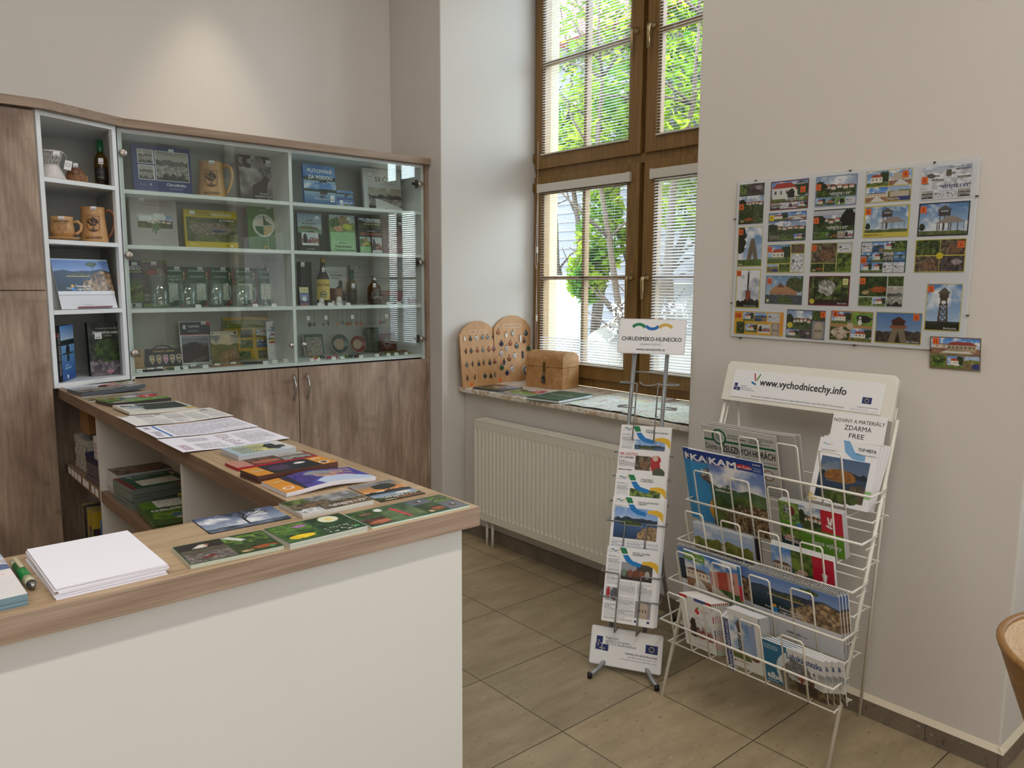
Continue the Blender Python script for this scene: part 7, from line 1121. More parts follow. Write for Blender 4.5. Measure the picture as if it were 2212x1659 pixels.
cards = {
 1: (1.676, 1.813, 0, mos((60, 66, 50), [(.02, .01, .3, .26, 'green', 2), (.32, .01, .98, .26, 'dark', 3), (.02, .3, .98, .68, 'town', 4), (.02, .71, .6, .98, 'creek', 5), (.62, .71, .98, .98, 'forest', 6)]), 'upright postcard of a village, five photos', (.03, .58, '1', 0)),
 2: (1.522, 1.834, 1, mos(MR, [(.03, .04, .97, .72, 'house', 5)], lambda c: (c.house(.06, .26, .6, .36, (222, 220, 214), (176, 60, 44), .5, 4), c.blob(.55, .5, .1, .18, (20, 26, 18), (40, 46, 34), 3), strip(c, ['bwcity', 'snow', 'crowd', 'house'], .75), vit(c, 0, .7, .38), c.t('NASAVRKY', .95, .17, .07, W_, None, 'r'))), 'maroon framed postcard of a white house with red roof', (.8, .38, '2', 0)),
 3: (1.348, 1.834, 1, mos((130, 150, 176), [(.03, .04, .97, .7, 'town', 7)], lambda c: (strip(c, ['house', 'barn', 'dog', 'snow'], .73), vit(c, 0, .66, .35), c.t('NASAVRKY', .95, .2, .06, (200, 206, 220), None, 'r'))), 'pale blue framed postcard of a village with chapel', (.02, .38, '3', 0)),
 4: (1.17, 1.834, 1, mos(YE, [(.02, .03, .49, .49, 'house', 8), (.51, .03, .98, .49, 'manor', 4), (.02, .52, .49, .97, 'manor', 6), (.51, .52, .98, .97, 'castlehill', 3)], lambda c: (c.r(.6, .12, .9, .34, (190, 180, 160)), c.r(.55, .68, .95, .84, (196, 184, 164)), c.t('Nasavrky', .52, .94, .07, W_))), 'yellow framed postcard with four buildings', (.8, .2, '4', 0)),
 5: (.993, 1.83, 1, mos((220, 220, 226), [(.02, .03, .98, .7, 'snow', 3)], lambda c: (c.r(.5, .14, .6, .34, (96, 90, 76)), strip(c, ['bwcity', 'snow', 'snow', 'bwcity'], .73), vit(c, 0, .68, .38, (44, 44, 110), .6), c.t('Železnohorský region', .97, .09, .05, (60, 60, 120), .42, 'r'), c.t('NASAVRKY', .97, .17, .06, (30, 30, 60), None, 'r', 1))), 'snowy white postcard of a village in winter', (.02, .42, '5', 0)),
 24: (1.525, 1.721, 1, mos((24, 36, 90), [(.02, .03, .5, .28, 'house', 3), (.52, .03, .98, .28, 'manor', 3), (.0, .3, 1, .75, 'town', 11), (.02, .77, .35, .97, 'aerial', 3), (.36, .77, .68, .97, 'green', 3), (.7, .77, .98, .97, 'house', 7)]), 'navy postcard of villas among trees with yellow number', (.03, .2, '24', 1)),
 6: (1.349, 1.72, 1, mos(DG, [(.03, .04, .97, .7, 'town', 15)], lambda c: (c.g(.05, .2, (200, 200, 206), (180, 184, 190)), c.blob(.85, .35, .18, .3, (16, 22, 16), (30, 38, 26), 3), strip(c, ['green', 'pinks', 'creek', 'facade', 'crowd'], .73), vit(c, 0, .67, .33))), 'dark green framed village postcard in the second row', (.02, .38, '6', 0)),
 8: (1.17, 1.72, 1, mos(YE, [(.04, .05, .96, .84, 'lookout', 5)], lambda c: c.t('Bohuslavice 350 m n.m.', .04, .95, .07, (90, 60, 30), .4)), 'yellow framed postcard of a wooden lookout tower', (.04, .2, '8', 0)),
 9: (.994, 1.717, 1, mos((34, 36, 50), [(.03, .04, .97, .96, 'lookout', 9)]), 'dark framed postcard of a lookout tower on a meadow', (.04, .22, '9', 0)),
 14: (1.674, 1.654, 0, mos(YE, [(.03, .02, .97, .98, 'wedge', 4)], lambda c: c.t('Bojka', .06, .96, .04, W_)), 'upright postcard of a leaning stone ruin and blue sky', (.04, .14, '14', 0)),
 10: (1.525, 1.607, 1, mos(YE, [(.02, .03, .63, .66, 'house', 12), (.65, .03, .98, .33, 'rocks', 2), (.65, .36, .98, .97, 'snow', 5), (.02, .69, .32, .97, 'castlehill', 3), (.34, .69, .63, .97, 'green', 8)], lambda c: c.r(.02, .45, .63, .66, (84, 104, 44), .6)), 'yellow framed postcard of a meadow cottage, five photos', (.02, .2, '10', 0)),
 11: (1.352, 1.606, 1, mos((180, 176, 100), [(.02, .03, .63, .66, 'rocks', 12), (.65, .03, .98, .33, 'snow', 12), (.65, .36, .98, .97, 'green', 5), (.02, .69, .32, .97, 'creek', 3), (.34, .69, .63, .97, 'forest', 8)]), 'olive framed postcard of forest stones, five photos', (.02, .2, '11', 0)),
 15: (1.172, 1.604, 1, mos(DG, [(.02 + .24 * i, .03 + .32 * j, .25 + .24 * i, .34 + .32 * j, ('snow', 'lake', 'house', 'green', 'pond', 'house', 'bwcity', 'pond', 'house', 'house', 'snow', 'snow')[i + 4 * j], i + 4 * j + 2) for i in range(4) for j in range(3)]), 'dark green framed postcard with twelve tiny photos', (.02, .62, '15', 0)),
 23: (.996, 1.604, 1, mos(YE, [(.02, .03, .49, .48, 'forest', 3), (.51, .03, .98, .48, 'rocks', 5), (.02, .51, .49, .97, 'rocks', 7), (.51, .51, .98, .97, 'dark', 5)], lambda c: c.e(.5, .5, .07, (206, 190, 50))), 'postcard with four cave and forest photos and a yellow spot', (.85, .2, '23', 0)),
 20: (1.675, 1.496, 0, mos(YE, [(.04, .03, .96, .97, 'mast', 4)], lambda c: c.t('Zelenohorský Vestec', .35, .95, .03, W_)), 'upright postcard of a brick tower with a mast', (.04, .13, '20', 0)),
 18: (1.526, 1.492, 1, mos((70, 90, 70), [(.02, .03, .98, .97, 'barn', 4)], lambda c: c.e(.08, .88, .04, (206, 196, 140))), 'postcard of a large barn roof beside a dark pond', (.05, .22, '18', 0)),
 17: (1.353, 1.491, 1, mos(MR, [(.03, .04, .97, .96, 'forest', 14)], lambda c: (c.blob(.45, .4, .2, .25, (120, 116, 106), (220, 218, 210), 3), c.r(.03, .8, .97, .96, (50, 34, 30)), c.e(.1, .86, .06, (206, 190, 50)), c.t('Zlatá stezka', .72, .94, .05, W_))), 'maroon framed postcard of white figures in a dark forest', (.84, .22, '17', 2)),
 16: (1.173, 1.491, 1, mos((200, 210, 196), [(.02, .03, .63, .66, 'creek', 12), (.65, .03, .98, .33, 'forest', 2), (.65, .36, .98, .97, 'bwcity', 5), (.02, .69, .32, .97, 'green', 3), (.34, .69, .63, .97, 'house', 8)]), 'white framed postcard of a park with chapel, five photos', (.03, .2, '16', 0)),
 21: (.974, 1.443, 0, mos(YE, [(.03, .02, .97, .98, 'tower', 7)], lambda c: (c.r(.03, .8, .97, .98, (20, 24, 16), .85), c.t('Barborka', .55, .96, .04, W_, .36))), 'upright postcard of a tall wooden tower, right edge of the poster', (.04, .13, '21', 0)),
 7: (1.624, 1.366, 2, mos((222, 170, 50), [(.18, .05, .4, .42, 'house', 3), (.42, .05, .66, .42, 'lake', 3), (.68, .05, .92, .42, 'snow', 9), (.05, .45, .22, .97, 'forest', 3), (.24, .55, .48, .9, 'house', 5), (.5, .55, .74, .9, 'crowd', 3), (.76, .48, .92, .98, 'facade', 3)], lambda c: (c.r(.24, .45, .74, .52, (230, 190, 60)), c.t('Kulturní památky Nasavrk', .26, .51, .05, (70, 50, 20), .46), c.r(.93, 0, 1, .9, (226, 150, 50)))), 'wide yellow postcard with seven small photos, bottom left of the poster', (.04, .22, '7 až', 0)),
 13: (1.434, 1.37, 1, mos((84, 86, 90), [(.02, .04, .66, .66, 'town', 21), (.68, .04, .98, .34, 'forest', 3), (.68, .38, .98, .97, 'facade', 9), (.02, .69, .34, .97, 'house', 3), (.36, .69, .66, .97, 'dark', 8)], lambda c: c.e(.1, .55, .07, (206, 190, 50))), 'grey framed postcard of an evening village, bottom row', (.88, .16, '19', 0)),
 22: (1.267, 1.371, 1, mos((176, 136, 84), [(.03, .04, .49, .44, 'house', 21), (.52, .04, .98, .46, 'dog', 3), (.02, .55, .47, .97, 'snowdrops', 3), (.5, .57, .98, .97, 'house', 8)], lambda c: (c.blob(.25, .75, .2, .2, (150, 120, 90), (226, 214, 200), 3), c.e(.48, .5, .08, (200, 180, 150)))), 'brown framed postcard with a black and white dog, bottom row', (.06, .14, '1', 0)),
 25: (1.108, 1.372, 1, mos(YE, [(.02, .03, .98, .97, 'lookout', 12)], lambda c: (c.sky((80, 120, 176), (150, 176, 206), .3, 5), c.band(.6, .1, (40, 34, 30), (90, 80, 66), 4, 12), c.p([(.32, .3), (.5, .14), (.68, .3)], (80, 40, 30)), c.r(.36, .3, .64, .42, (60, 40, 34)), c.r(.32, .42, .68, .52, (140, 84, 60)), c.p([(.38, .52), (.62, .52), (.7, .95), (.3, .95)], (130, 116, 96)), c.p([(.44, .95), (.5, .6), (.56, .95)], (40, 34, 30)), frm(c, YE), c.t('Na Chlumu', .7, .95, .06, W_))), 'postcard of a round stone tower with red gallery, bottom row', (.82, .17, '25', 0)),
}
for n, (y, z, ori, ar, lab, (sx, sy, txt, kk)) in cards.items():
    w_, h_ = {0: (.105, .148), 1: (.149, .103), 2: (.208, .088)}[ori]
    o = printed('postcard', w_, h_, ar, .0006, .0015, mat='printed_satin'); tag(o, lab + ', on the wall poster', 'postcard', 'postcards on the wall poster'); wl(o, y, z - h_ / 2, XW - .0078, R(.3) + R(random.uniform(-.6, .6)))
    sc_ = {0: (228, 106, 50), 1: (226, 200, 40), 2: (226, 220, 150)}[kk]
    q = printed('number_sticker', .019 if len(txt) < 3 else .03, .021, lambda c: c.bg(sc_).t(txt, .5, .78, .55, (60, 30, 20), .22 * len(txt) if len(txt) < 3 else .7, 'c'), .0002, .004, mat='printed_matt', parent=o); q.location = (-w_ / 2 + sx * w_ + .008, -.0009, h_ * (1 - sy) - .008)
def c12(c): mos((120, 104, 80), [(.03, .05, .97, .5, 'manor', 14), (.03, .56, .32, .95, 'green', 3), (.35, .56, .66, .95, 'house', 17), (.69, .56, .97, .95, 'castlehill', 8)])(c); c.house(.35, .24, .55, .2, (176, 160, 130), (150, 70, 60), .5, 7); c.r(.2, .5, .8, .58, (140, 126, 90)); c.t('Nasavrky', .35, .57, .05, (60, 50, 30))
o = printed('postcard', .148, .103, c12, .0012, .0015, mat='printed_satin'); tag(o, 'brown framed postcard stuck to the wall below the poster corner, outside it', 'postcard'); wl(o, .929, 1.2495, XW - .016, R(-.4)); o.matrix_basis = frame((XW - .003, .929, 1.2495), (0, -1, 0), (-.12, 0, 1), R(-.4)); q = printed('number_sticker', .019, .021, lambda c: c.bg((228, 106, 50)).t('12', .5, .78, .55, (60, 30, 20), .44, 'c'), .0002, .004, mat='printed_matt', parent=o); q.location = (-.056, -.0015, .078)
# ================================================================== window sill things
ZS = .900
def archboard(lab, cx, cy, w, h, yaw, lean, title, loc_='left'):
    t = thing('display_board', lab, 'board', (cx, cy, ZS + .0005), R(yaw)); t.rotation_euler = (R(-lean), 0, R(yaw))
    sh = h - .08; r = (w * w / 4 + .08 ** 2) / (2 * .08); a0 = math.asin(w / 2 / r); pts = [(-w / 2, 0), (w / 2, 0)] + [(r * math.sin(a0 - 2 * a0 * i / 20), sh - r * math.cos(a0) + r * math.cos(a0 - 2 * a0 * i / 20)) for i in range(21)]
    MB().prism(pts, 0, .01, 'y').build('board_panel', 'board_wood', t, .001)
    q = printed('burnt_lettering', w * .5, .024, lambda c: c.bg((204, 156, 108)).t(title, .5, .8, .6, (110, 76, 50), .9, 'c'), .0001, .004, parent=t, side=(204, 156, 108)); q.location = (0, -.0003, h - .078)
    s_ = printed('price_sticker', .022, .022, lambda c: c.bg((236, 110, 40)).t('%s' % ('90' if loc_ == 'left' else '95'), .5, .7, .4, (130, 50, 20), .5, 'c'), .0003, .004, parent=t, mat='printed_matt'); s_.location = (-w / 2 + .05 + (.02 if loc_ == 'left' else -.01), -.0008, .006); return t
b1 = archboard('arched wooden board of dark pendants, left and nearer of two on the window sill', 2.885, 3.627, .322, .39, 9, 5.5, 'PŘÍVĚSKY'); b2 = archboard('arched wooden board of coloured ceramic pendants, right and rearmost on the sill', 3.17, 3.664, .315, .415, 3, 2.5, 'KERAMICKÉ ŠPERKY', 'right')
MB().tube([(-.16, .008, .3), (-.155, .012, .2), (-.165, .014, .14), (-.15, .012, .1)], .0015, 6).build('hanging_cord', 'label_black', b1)
KS = [['leaf', 'drop', 'disc', 'disc', 'disc', 'branch'], ['branch', 'star', 'disc', 'disc', 'disc', 'disc'], ['drop', 'branch', 'bell', 'branch', 'drop', 'disc'], ['branch', 'branch', 'disc', 'bell', 'leaf']]
KM = [['ceramic_white', 'label_black', 'ceramic_white', 'pewter', 'pewter', 'label_black'], ['label_black', 'label_black', 'copper', 'pewter', 'copper', 'glaze_red'], ['pewter', 'label_black', 'label_black', 'label_black', 'label_black', 'copper'], ['label_black', 'label_black', 'glaze_teal', 'label_black', 'pewter']]
RO = ['top row', 'second row', 'third row', 'bottom row']; bpy.context.view_layer.update()
def onboard(b, x, z, o, s=1.15):
    T = Matrix.Translation(b.location) @ b.rotation_euler.to_matrix().to_4x4() @ Matrix.Translation((x, -.0008, z)); o.matrix_basis = T @ Matrix.Scale(s, 4); return o
for r_, zz in enumerate((.288, .213, .135, .055)):
    for i, fx in enumerate(([.115, .275, .435, .595, .745, .9], [.13, .275, .44, .59, .76, .9], [.13, .28, .45, .59, .76, .9], [.12, .32, .6, .76, .88])[r_]):
        o = pendant('%s %s pendant, %s in the %s of the left board' % ({'ceramic_white': 'white', 'label_black': 'black', 'pewter': 'grey', 'copper': 'copper', 'glaze_red': 'red', 'glaze_teal': 'teal'}[KM[r_][i]], KS[r_][i], ORD[i], RO[r_]), KS[r_][i], KM[r_][i], 0, 'pendants on the left arched board'); onboard(b1, -.161 + .322 * fx, zz, o)
for i, (x, y) in enumerate(((712, 350), (825, 395), (925, 360), (1045, 430), (1135, 350), (1110, 475), (757, 530), (895, 520), (990, 555), (1175, 590), (830, 600), (755, 680), (958, 710), (1085, 690), (880, 760), (800, 815), (765, 900), (920, 920), (845, 985))):
    f_ = (x - 645 - (y - 300) * .03) / 565; zl = (1150 - 60 * f_ - y) / 870 * .345; sh_ = ['disc', 'leaf', 'heart', 'bar', 'disc', 'star', 'disc', 'disc', 'disc', 'disc', 'star', 'disc', 'disc', 'bar', 'disc', 'leaf', 'disc', 'disc', 'disc'][i]; mt = ['copper', 'ceramic_white', 'pewter', 'ceramic_white', 'glaze_teal', 'glaze_red', 'file_blue', 'copper', 'glaze_teal', 'green_foil', 'ceramic_white', 'ceramic_white', 'ceramic_white', 'file_blue', 'copper', 'file_blue', 'green_foil', 'ceramic_white', 'file_blue'][i]
    hz_ = 'high' if zl > .22 else ('mid-height' if zl > .12 else 'low'); o = pendant('%s ceramic %s pendant, %s on the right board, %s across' % ({'copper': 'copper', 'ceramic_white': 'white', 'pewter': 'grey', 'glaze_teal': 'teal', 'glaze_red': 'red', 'file_blue': 'blue', 'green_foil': 'green'}[mt], sh_, hz_, ['far left', 'left of centre', 'right of centre', 'far right'][min(3, int(f_ * 4))]), sh_, mt, 0, 'pendants on the right arched board'); onboard(b2, -.157 + .315 * f_, zl, o, 1.35)
t = thing('round_amulet', 'large round black and white amulet half hidden by the chest', 'amulet'); MB(Matrix.Rotation(R(90), 4, 'X')).lathe([(.001, 0), (.03, 0), (.031, .002), (.03, .004), (.001, .004)], 36, cap=False).build('disc_body', 'ceramic_white', t); MB(Matrix.Rotation(R(90), 4, 'X')).lathe([(.027, .0042), (.027, .005), (.019, .005), (.019, .0042)], 36, cap=False).build('black_ring', 'label_black', t); MB(Matrix.Rotation(R(90), 4, 'X')).tube([(.012 * math.cos(k * .63), .012 * math.sin(k * .63), .0045) for k in range(10)], .0022, 5, True).build('engraving', 'pewter', t); onboard(b2, .107, .062, t, 1)
ch = thing('wooden_chest', 'small domed wooden chest with a padlock on the window sill', 'chest', (3.19, 3.334, ZS + .0005), R(-79.7))
pr = [(-.0835, .125), (.0835, .125), (.0835, .165)] + [(.0835 * math.cos(a), .165 + .052 * math.sin(a)) for a in [math.pi * i / 14 for i in range(1, 14)]] + [(-.0835, .165)]
MB().box(-.134, .134, -.0835, .0835, 0, .1235).build('chest_body', 'chest_wood', ch, .002)
MB().prism([(a, b) for a, b in pr], -.134, .134, 'x').build('chest_lid', 'chest_wood', ch, .002)
MB().box(-.009, .009, -.087, -.0838, .085, .155).build('hasp', 'brass', ch, .001); MB().box(-.012, .012, -.096, -.088, .03, .07).build('padlock', 'label_black', ch, .004); MB().tube([(-.007, -.091, .068), (-.006, -.091, .09), (0, -.091, .097), (.006, -.091, .09), (.007, -.091, .068)], .002, 8).build('shackle', 'steel', ch); MB().box(-.005, .005, -.0968, -.0962, .035, .055).build('keyhole_plate', 'steel', ch)
pile('magazine', 'glossy blue and brown magazine on the sill before the left pendant board', 'magazine', .21, .2, lambda c: c.ph(0, 0, 1, 1, 'town', 3).ph(0, 0, .5, .4, 'rocks', 4).r(.6, .5, 1, .7, (60, 90, 150), .6), 4, .0025, 2.872, 3.46, -83, .003, 'magazine under the glossy blue and brown one on the sill', 'magazines by the left pendant board', (90, 96, 110), z0=ZS + .0003)
pile('brochure', 'green and red summer brochure on the window sill left of the green book', 'brochure', .21, .18, letni, 4, .0025, 2.86, 3.215, -78, .003, 'brochure under the green and red one on the window sill', 'summer brochures on the sill', (200, 200, 204), z0=ZS + .0003)
gb = printed('guest_book', .215, .31, lambda c: c.bg((26, 74, 46)).t('Návštěvní kniha', .18, .5, .045, W_, .7, 'l', 1).e(.2, .78, .1, (60, 110, 80)).e(.2, .78, .085, (26, 74, 46)).t('N', .165, .8, .035, W_, .07, 'l', 2).e(.55, .25, .03, (200, 214, 206)), .003, .002, (26, 74, 46), 'printed_satin', depth=.0); tag(gb, 'dark green hardback guest book lying open-edge forward on the window sill', 'book'); flat(gb, 2.885, 2.955, ZS + .0145, -81, .31)
box('page_block', 'paper_white', -.105, .105, .0002, .0115, .004, .306, gb); box('back_cover', 'pen_green' if 0 else 'green_foil', -.1075, .1075, .0117, .014, 0, .31, gb)
for i, (cx, cy, w_, h_, a, lab) in enumerate(((2.955, 2.60, .42, .40, -86, 'unfolded tourist map with a yellow band on the sill beside the green book'), (3.16, 2.70, .36, .34, -84, 'unfolded tourist map farther back on the sill near the window frame'), (2.95, 2.185, .44, .40, -92, 'unfolded tourist map at the right front of the window sill'), (3.18, 2.28, .40, .3, -88, 'unfolded tourist map at the right back corner of the sill'))):
    o = printed('tourist_map', w_, h_, (lambda c, i=i: (c.ph(0, 0, 1, 1, 'map', 11 + i * 3), c.r(0, 0, 1, .015, (200, 50, 80)), c.r(.0, .985, 1, 1, (40, 110, 80)), c.r(.2, .06, .7, .12, (226, 200, 90), .6 if i == 0 else 0), c.r(.8, .1, .98, .2, (60, 130, 190), .8 if i == 3 else 0))), .0005, .003, mat='printed_matt', bend=lambda u, v: -.0035 * np.abs(np.sin(u * 9))); tag(o, lab, 'map', 'unfolded maps on the window sill'); flat(o, cx, cy, ZS + .0012 + .0045 * (i % 2 == 0), a, h_)
# ================================================================== tub chair
tb = thing('tub_chair', 'light plywood tub chair cut off at the lower right edge of the photo', 'chair', (1.96, .25, 0), R(200))
def shell(r_top, r_bot, z0, z1, mat, nm, inn=0):
    m = MB(); vs = []; fs = []; n = 40; L = 8
    for j in range(L + 1):
        f_ = j / L; r = r_bot + (r_top - r_bot) * f_ ** .8; z = z0 + (z1 - z0) * f_
        for i in range(n + 1): a = -R(200) / 2 * 1.5 + R(300) * i / n; vs.append((r * math.cos(a + R(120) + math.pi), r * math.sin(a + R(120) + math.pi), z - (.05 * (abs(i / n - .5) * 2) ** 3 if j == L else 0)))
    for j in range(L):
        for i in range(n): a = j * (n + 1) + i; fs.append((a, a + 1, a + n + 2, a + n + 1))
    m.add(vs, fs, True); o = m.build(nm, mat, tb); return o
o = shell(.297, .15, .40, .75, 'tub_outer', 'shell_outer'); o2 = shell(.282, .135, .405, .749, 'tub_inner', 'shell_inner')
def rimpts(): return [(.2895 * math.cos(a), .2895 * math.sin(a), .75 - .05 * (abs(i / 40 - .5) * 2) ** 3) for i, a in enumerate([-R(150) + R(300) * i / 40 + R(120) + math.pi for i in range(41)])]
MB().tube(rimpts(), .0085, 8).build('rim', 'tub_outer', tb); MB().lathe([(.001, .40), (.13, .402), (.17, .43), (.185, .45), (.17, .47), (.001, .475)], 36, cap=False).build('seat_cushion', 'tub_inner', tb)
for a in (45, 135, 225, 315): MB().tube([(.14 * math.cos(R(a)), .14 * math.sin(R(a)), .37), (.21 * math.cos(R(a)), .21 * math.sin(R(a)), .0)], [.016, .011], 10).build('leg', 'tub_outer', tb)
# ================================================================== outside
S(box('ground', 'ground_green', 3.4, 30, -12, 24, -.5, -.4))
nb = thing('neighbour_house', 'pale grey sided neighbouring house with a red roof behind the tree', 'house'); MB().box(9.0, 15, 6.6, 20, -.4, 5.2).build('wall', 'siding', nb); sg = MB(); [sg.box(8.985, 9.0, 6.6, 20, -.3 + i * .14, -.3 + i * .14 + .012) for i in range(39)]; sg.build('siding_grooves', 'steel', nb); MB().prism([(8.7, 5.2), (15.2, 5.2), (12, 7.4)], 6.4, 20.2, 'y').build('roof', 'roof_red', nb)
mb_ = thing('mint_door', 'pale mint door panel seen through the lower left window pane', 'door'); MB().box(7.0, 7.06, 6.75, 7.9, -.4, 1.62).build('door_leaf', 'door_mint', mb_); MB().box(6.985, 7.0, 6.85, 7.8, .0, 1.5).build('door_inset', 'white_board', mb_)
fh = thing('roof_shed', 'low building with a red roof far behind the branches', 'house'); MB().box(16, 20, -4, 6, -.4, 5.6).build('wall', 'siding', fh); MB().prism([(15.6, 5.6), (20.4, 5.6), (18, 8)], -4.4, 6.3, 'y').build('roof', 'roof_red', fh)
rg = random.Random(5)
for i, (x, y, z, s) in enumerate(((6.6, 5.7, .6, .75), (6.5, 5.0, .5, .7), (6.9, 4.3, .45, .75), (7.4, 5.2, .9, .8))):
    m = MB(); n = 12; vs = []
    m.lathe([(.01, -1.1), (.8, -1.0), (1.0, -.4), (.9, .2), (.55, .55), (.01, .7)], 9, cap=False); m.v = [(a + rg.uniform(-.13, .13), b + rg.uniform(-.13, .13), c + rg.uniform(-.1, .1)) for a, b, c in m.v]; o = m.build('garden_boulder', 'stone', None, .08, 3); o.location = (x, y, z); o.scale = (s * .8, s, s); tag(o, 'pale garden boulder outside the window, %s' % ('left', 'middle', 'right', 'rearmost')[i], 'rock', 'garden boulders')
def leaves(m, cx, cy, cz, rx, ry, rz, n, s, seed):
    r_ = random.Random(seed)
    for _ in range(n):
        while 1:
            a, b, c = r_.uniform(-1, 1), r_.uniform(-1, 1), r_.uniform(-1, 1)
            if a * a + b * b + c * c < 1: break
        p = Vector((cx + a * rx, cy + b * ry, cz + c * rz)); u = Vector((r_.gauss(0, 1), r_.gauss(0, 1), r_.gauss(0, 1))).normalized(); v = u.orthogonal().normalized(); q = s * r_.uniform(.6, 1.3)
        m.add([tuple(p - u * q), tuple(p + v * q * .55 + Vector((0, 0, -.01))), tuple(p + u * q), tuple(p - v * q * .55)], [(0, 1, 2, 3)])
def tree(lab, x, y, h, clumps, n, s, seed):
    t = thing('lilac_tree', lab, 'tree', (0, 0, 0)); r_ = random.Random(seed); tm = MB(); lm = MB()
    base = Vector((x, y, -.4))
    for k in range(5):
        a = r_.uniform(0, 6.28); p = base.copy(); pts = [tuple(p)]; rr = [.075 - k * .008]
        tip = Vector((x + r_.uniform(-.7, .7), y + (k - 2) * .45, h * r_.uniform(.7, 1)))
        for j in range(1, 7): q = base.lerp(tip, j / 6) + Vector((r_.uniform(-.12, .12), r_.uniform(-.14, .14), 0)); pts.append(tuple(q)); rr.append(rr[0] * (1 - j / 7))
        tm.tube(pts, rr, 8)
        for j in range(2, 7):
            for _ in range(3): p0 = Vector(pts[j]); p1 = p0 + Vector((r_.uniform(-.5, .5), r_.uniform(-.6, .6), r_.uniform(.1, .7))); tm.tube([tuple(p0), tuple(p0.lerp(p1, .5) + Vector((0, .05, .03))), tuple(p1)], [.018, .012, .005], 5)
    for c in clumps: leaves(lm, *c, n, s, r_.randint(0, 9999))
    tm.build('branches', 'bark', t); lm.build('foliage', 'leaf_green', t); return t
tree('green leafed shrub tree with bare stems, right outside the window', 6.3, 5.15, 4.6, [(6.4, 5.2, 3.9, .9, 1.3, .9), (6.2, 4.4, 3.2, .7, .8, .7), (6.3, 5.9, 3.1, .6, .5, .7), (6.2, 5.75, 2.05, .25, .3, .5), (6.3, 4.6, 2.3, .4, .5, .35), (6.1, 5.85, 1.6, .2, .25, .3), (6.5, 3.9, 2.6, .7, .7, .8)], 950, .052, 4)
tree('taller leafy tree filling the upper window panes', 8.2, 4.4, 7.5, [(8.2, 4.6, 5.2, 1.4, 2.0, 1.5), (8.4, 6.6, 4.6, 1.2, 1.1, 1.3), (8.2, 3.0, 3.6, 1.2, 1.2, 1.4), (8.6, 5.2, 6.6, 1.6, 2.4, 1.2), (8.4, 1.6, 3.0, 1.2, 1.2, 1.6)], 1900, .08, 9)
tree('leafy tree standing at the far left behind the window reveal', 7.6, 7.4, 6.5, [(7.7, 7.2, 4.8, 1.0, .9, 1.4), (7.6, 7.3, 3.4, .7, .7, .7)], 1500, .07, 12)
fm = MB(); r_ = random.Random(8)
for _ in range(70): p = Vector((r_.uniform(5.9, 6.3), r_.uniform(4.5, 5.6), r_.uniform(.9, 1.35))); leaves(fm, p.x, p.y, p.z, .04, .04, .04, 6, .02, r_.randint(0, 9999))
o = fm.build('white_blossom', 'flower_white'); tag(o, 'scattered white blossoms in front of the pale boulders', 'flowers', None, 'stuff')

# ------------------------------------------------------------------ light
def area(name, loc, rot, sx, sy, power, col=(1, .93, .84), spread=180):
    l = bpy.data.lights.new(name, 'AREA'); l.shape = 'RECTANGLE'; l.size = sx; l.size_y = sy; l.energy = power; l.color = col; l.spread = R(spread)
    o = bpy.data.objects.new(name, l); COL.objects.link(o); o.location = loc; o.rotation_euler = rot; return o
area('overhead_area_light', (-.2, -.08, 3.42), (0, 0, 0), 4.0, .14, 60, (1, .95, .88))
area('overhead_area_light', (1.75, 2.3, 3.9), (0, 0, 0), 1.0, .3, 13, (1, .95, .88))
area('overhead_area_light', (-1.4, 1.6, 3.9), (0, 0, 0), .3, 2.4, 3, (1, .95, .88))
area('overhead_area_light', (-.7, 2.7, 3.9), (0, 0, 0), 2.4, .3, 15, (.95, .95, 1))  # added fill, no such fixture known: brightens the back wall from above
sp = bpy.data.lights.new('ceiling_downlight', 'SPOT'); sp.energy = 46; sp.spot_size = R(54); sp.spot_blend = .85; sp.color = (1, .86, .66); sp.shadow_soft_size = .03
so = bpy.data.objects.new('ceiling_downlight', sp); COL.objects.link(so); so.location = (1.52, 3.88, 3.5); so.rotation_euler = (R(2), 0, 0)
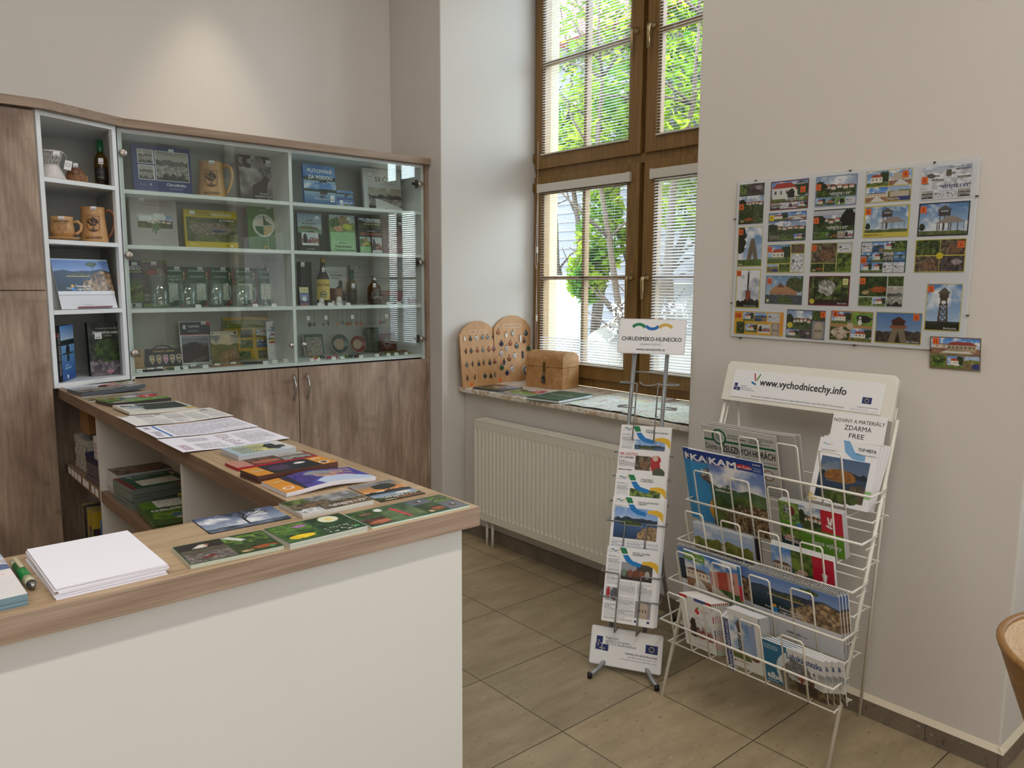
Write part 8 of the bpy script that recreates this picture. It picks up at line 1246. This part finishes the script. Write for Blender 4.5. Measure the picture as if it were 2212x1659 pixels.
# daylight through the door and windows of the wall behind
area('daylight_from_entrance', (.5, -3.15, 2.3), (R(90), 0, 0), 3.2, 2.6, 58, (.93, .95, 1))
for dy in (0, -3.55):
    l = bpy.data.lights.new('window_portal', 'AREA'); l.shape = 'RECTANGLE'; l.size = 1.6; l.size_y = 2.5; l.cycles.is_portal = True
    o = bpy.data.objects.new('window_portal', l); COL.objects.link(o); o.location = (3.56, 2.81 + dy, 2.2); o.rotation_euler = (0, R(90), 0); o.rotation_euler = (0, R(90), 0)
    o.scale = (1.6, .66, 1)
sun = bpy.data.lights.new('sun', 'SUN'); sun.energy = 5; sun.angle = R(1); sun.color = (1, .96, .88)
o = bpy.data.objects.new('sun', sun); COL.objects.link(o); o.rotation_euler = Vector((-.5, .55, 1.0)).to_track_quat('Z', 'Y').to_euler()
wd = bpy.data.worlds.new('sky'); bpy.context.scene.world = wd; wd.use_nodes = True; nt = wd.node_tree; bg = nt.nodes['Background']
sk = nt.nodes.new('ShaderNodeTexSky'); sk.sky_type = 'NISHITA'; sk.sun_disc = False; sk.sun_elevation = R(48); sk.sun_rotation = R(200); sk.air_density = 1.2; sk.dust_density = 2.5
mxw = nt.nodes.new('ShaderNodeMix'); mxw.data_type = 'RGBA'; mxw.inputs[0].default_value = .45; nt.links.new(sk.outputs[0], mxw.inputs[6]); mxw.inputs[7].default_value = (5.0, 5.8, 6.9, 1)
nt.links.new(mxw.outputs[2], bg.inputs[0]); bg.inputs[1].default_value = 2.1
# ------------------------------------------------------------------ camera
cam = bpy.data.cameras.new('camera'); cam.sensor_width = 36; cam.sensor_fit = 'HORIZONTAL'; cam.lens = 1675.561 / 2212 * 36; cam.clip_start = .02
co = bpy.data.objects.new('camera', cam); COL.objects.link(co)
yaw, pitch, roll = .710977751, .128486333, .00485041704
fw = Vector((math.sin(yaw) * math.cos(pitch), math.cos(yaw) * math.cos(pitch), -math.sin(pitch))); rt = Vector((math.cos(yaw), -math.sin(yaw), 0)); up = rt.cross(fw)
r2 = rt * math.cos(roll) + up * math.sin(roll); u2 = -rt * math.sin(roll) + up * math.cos(roll)
m = Matrix((r2, u2, -fw)).transposed().to_4x4(); m.translation = (0, 0, 1.51); co.matrix_world = m
sc = bpy.context.scene; sc.camera = co
sc.view_settings.view_transform = 'Standard'; sc.view_settings.look = 'None'; sc.view_settings.gamma = 1; sc.view_settings.use_curve_mapping = False; sc.view_settings.exposure = -.12
sc.cycles.max_bounces = 9; sc.cycles.diffuse_bounces = 4; sc.cycles.glossy_bounces = 4; sc.cycles.transparent_max_bounces = 24; sc.cycles.transmission_bounces = 4
sc.cycles.caustics_reflective = False; sc.cycles.caustics_refractive = False; sc.cycles.sample_clamp_indirect = 6
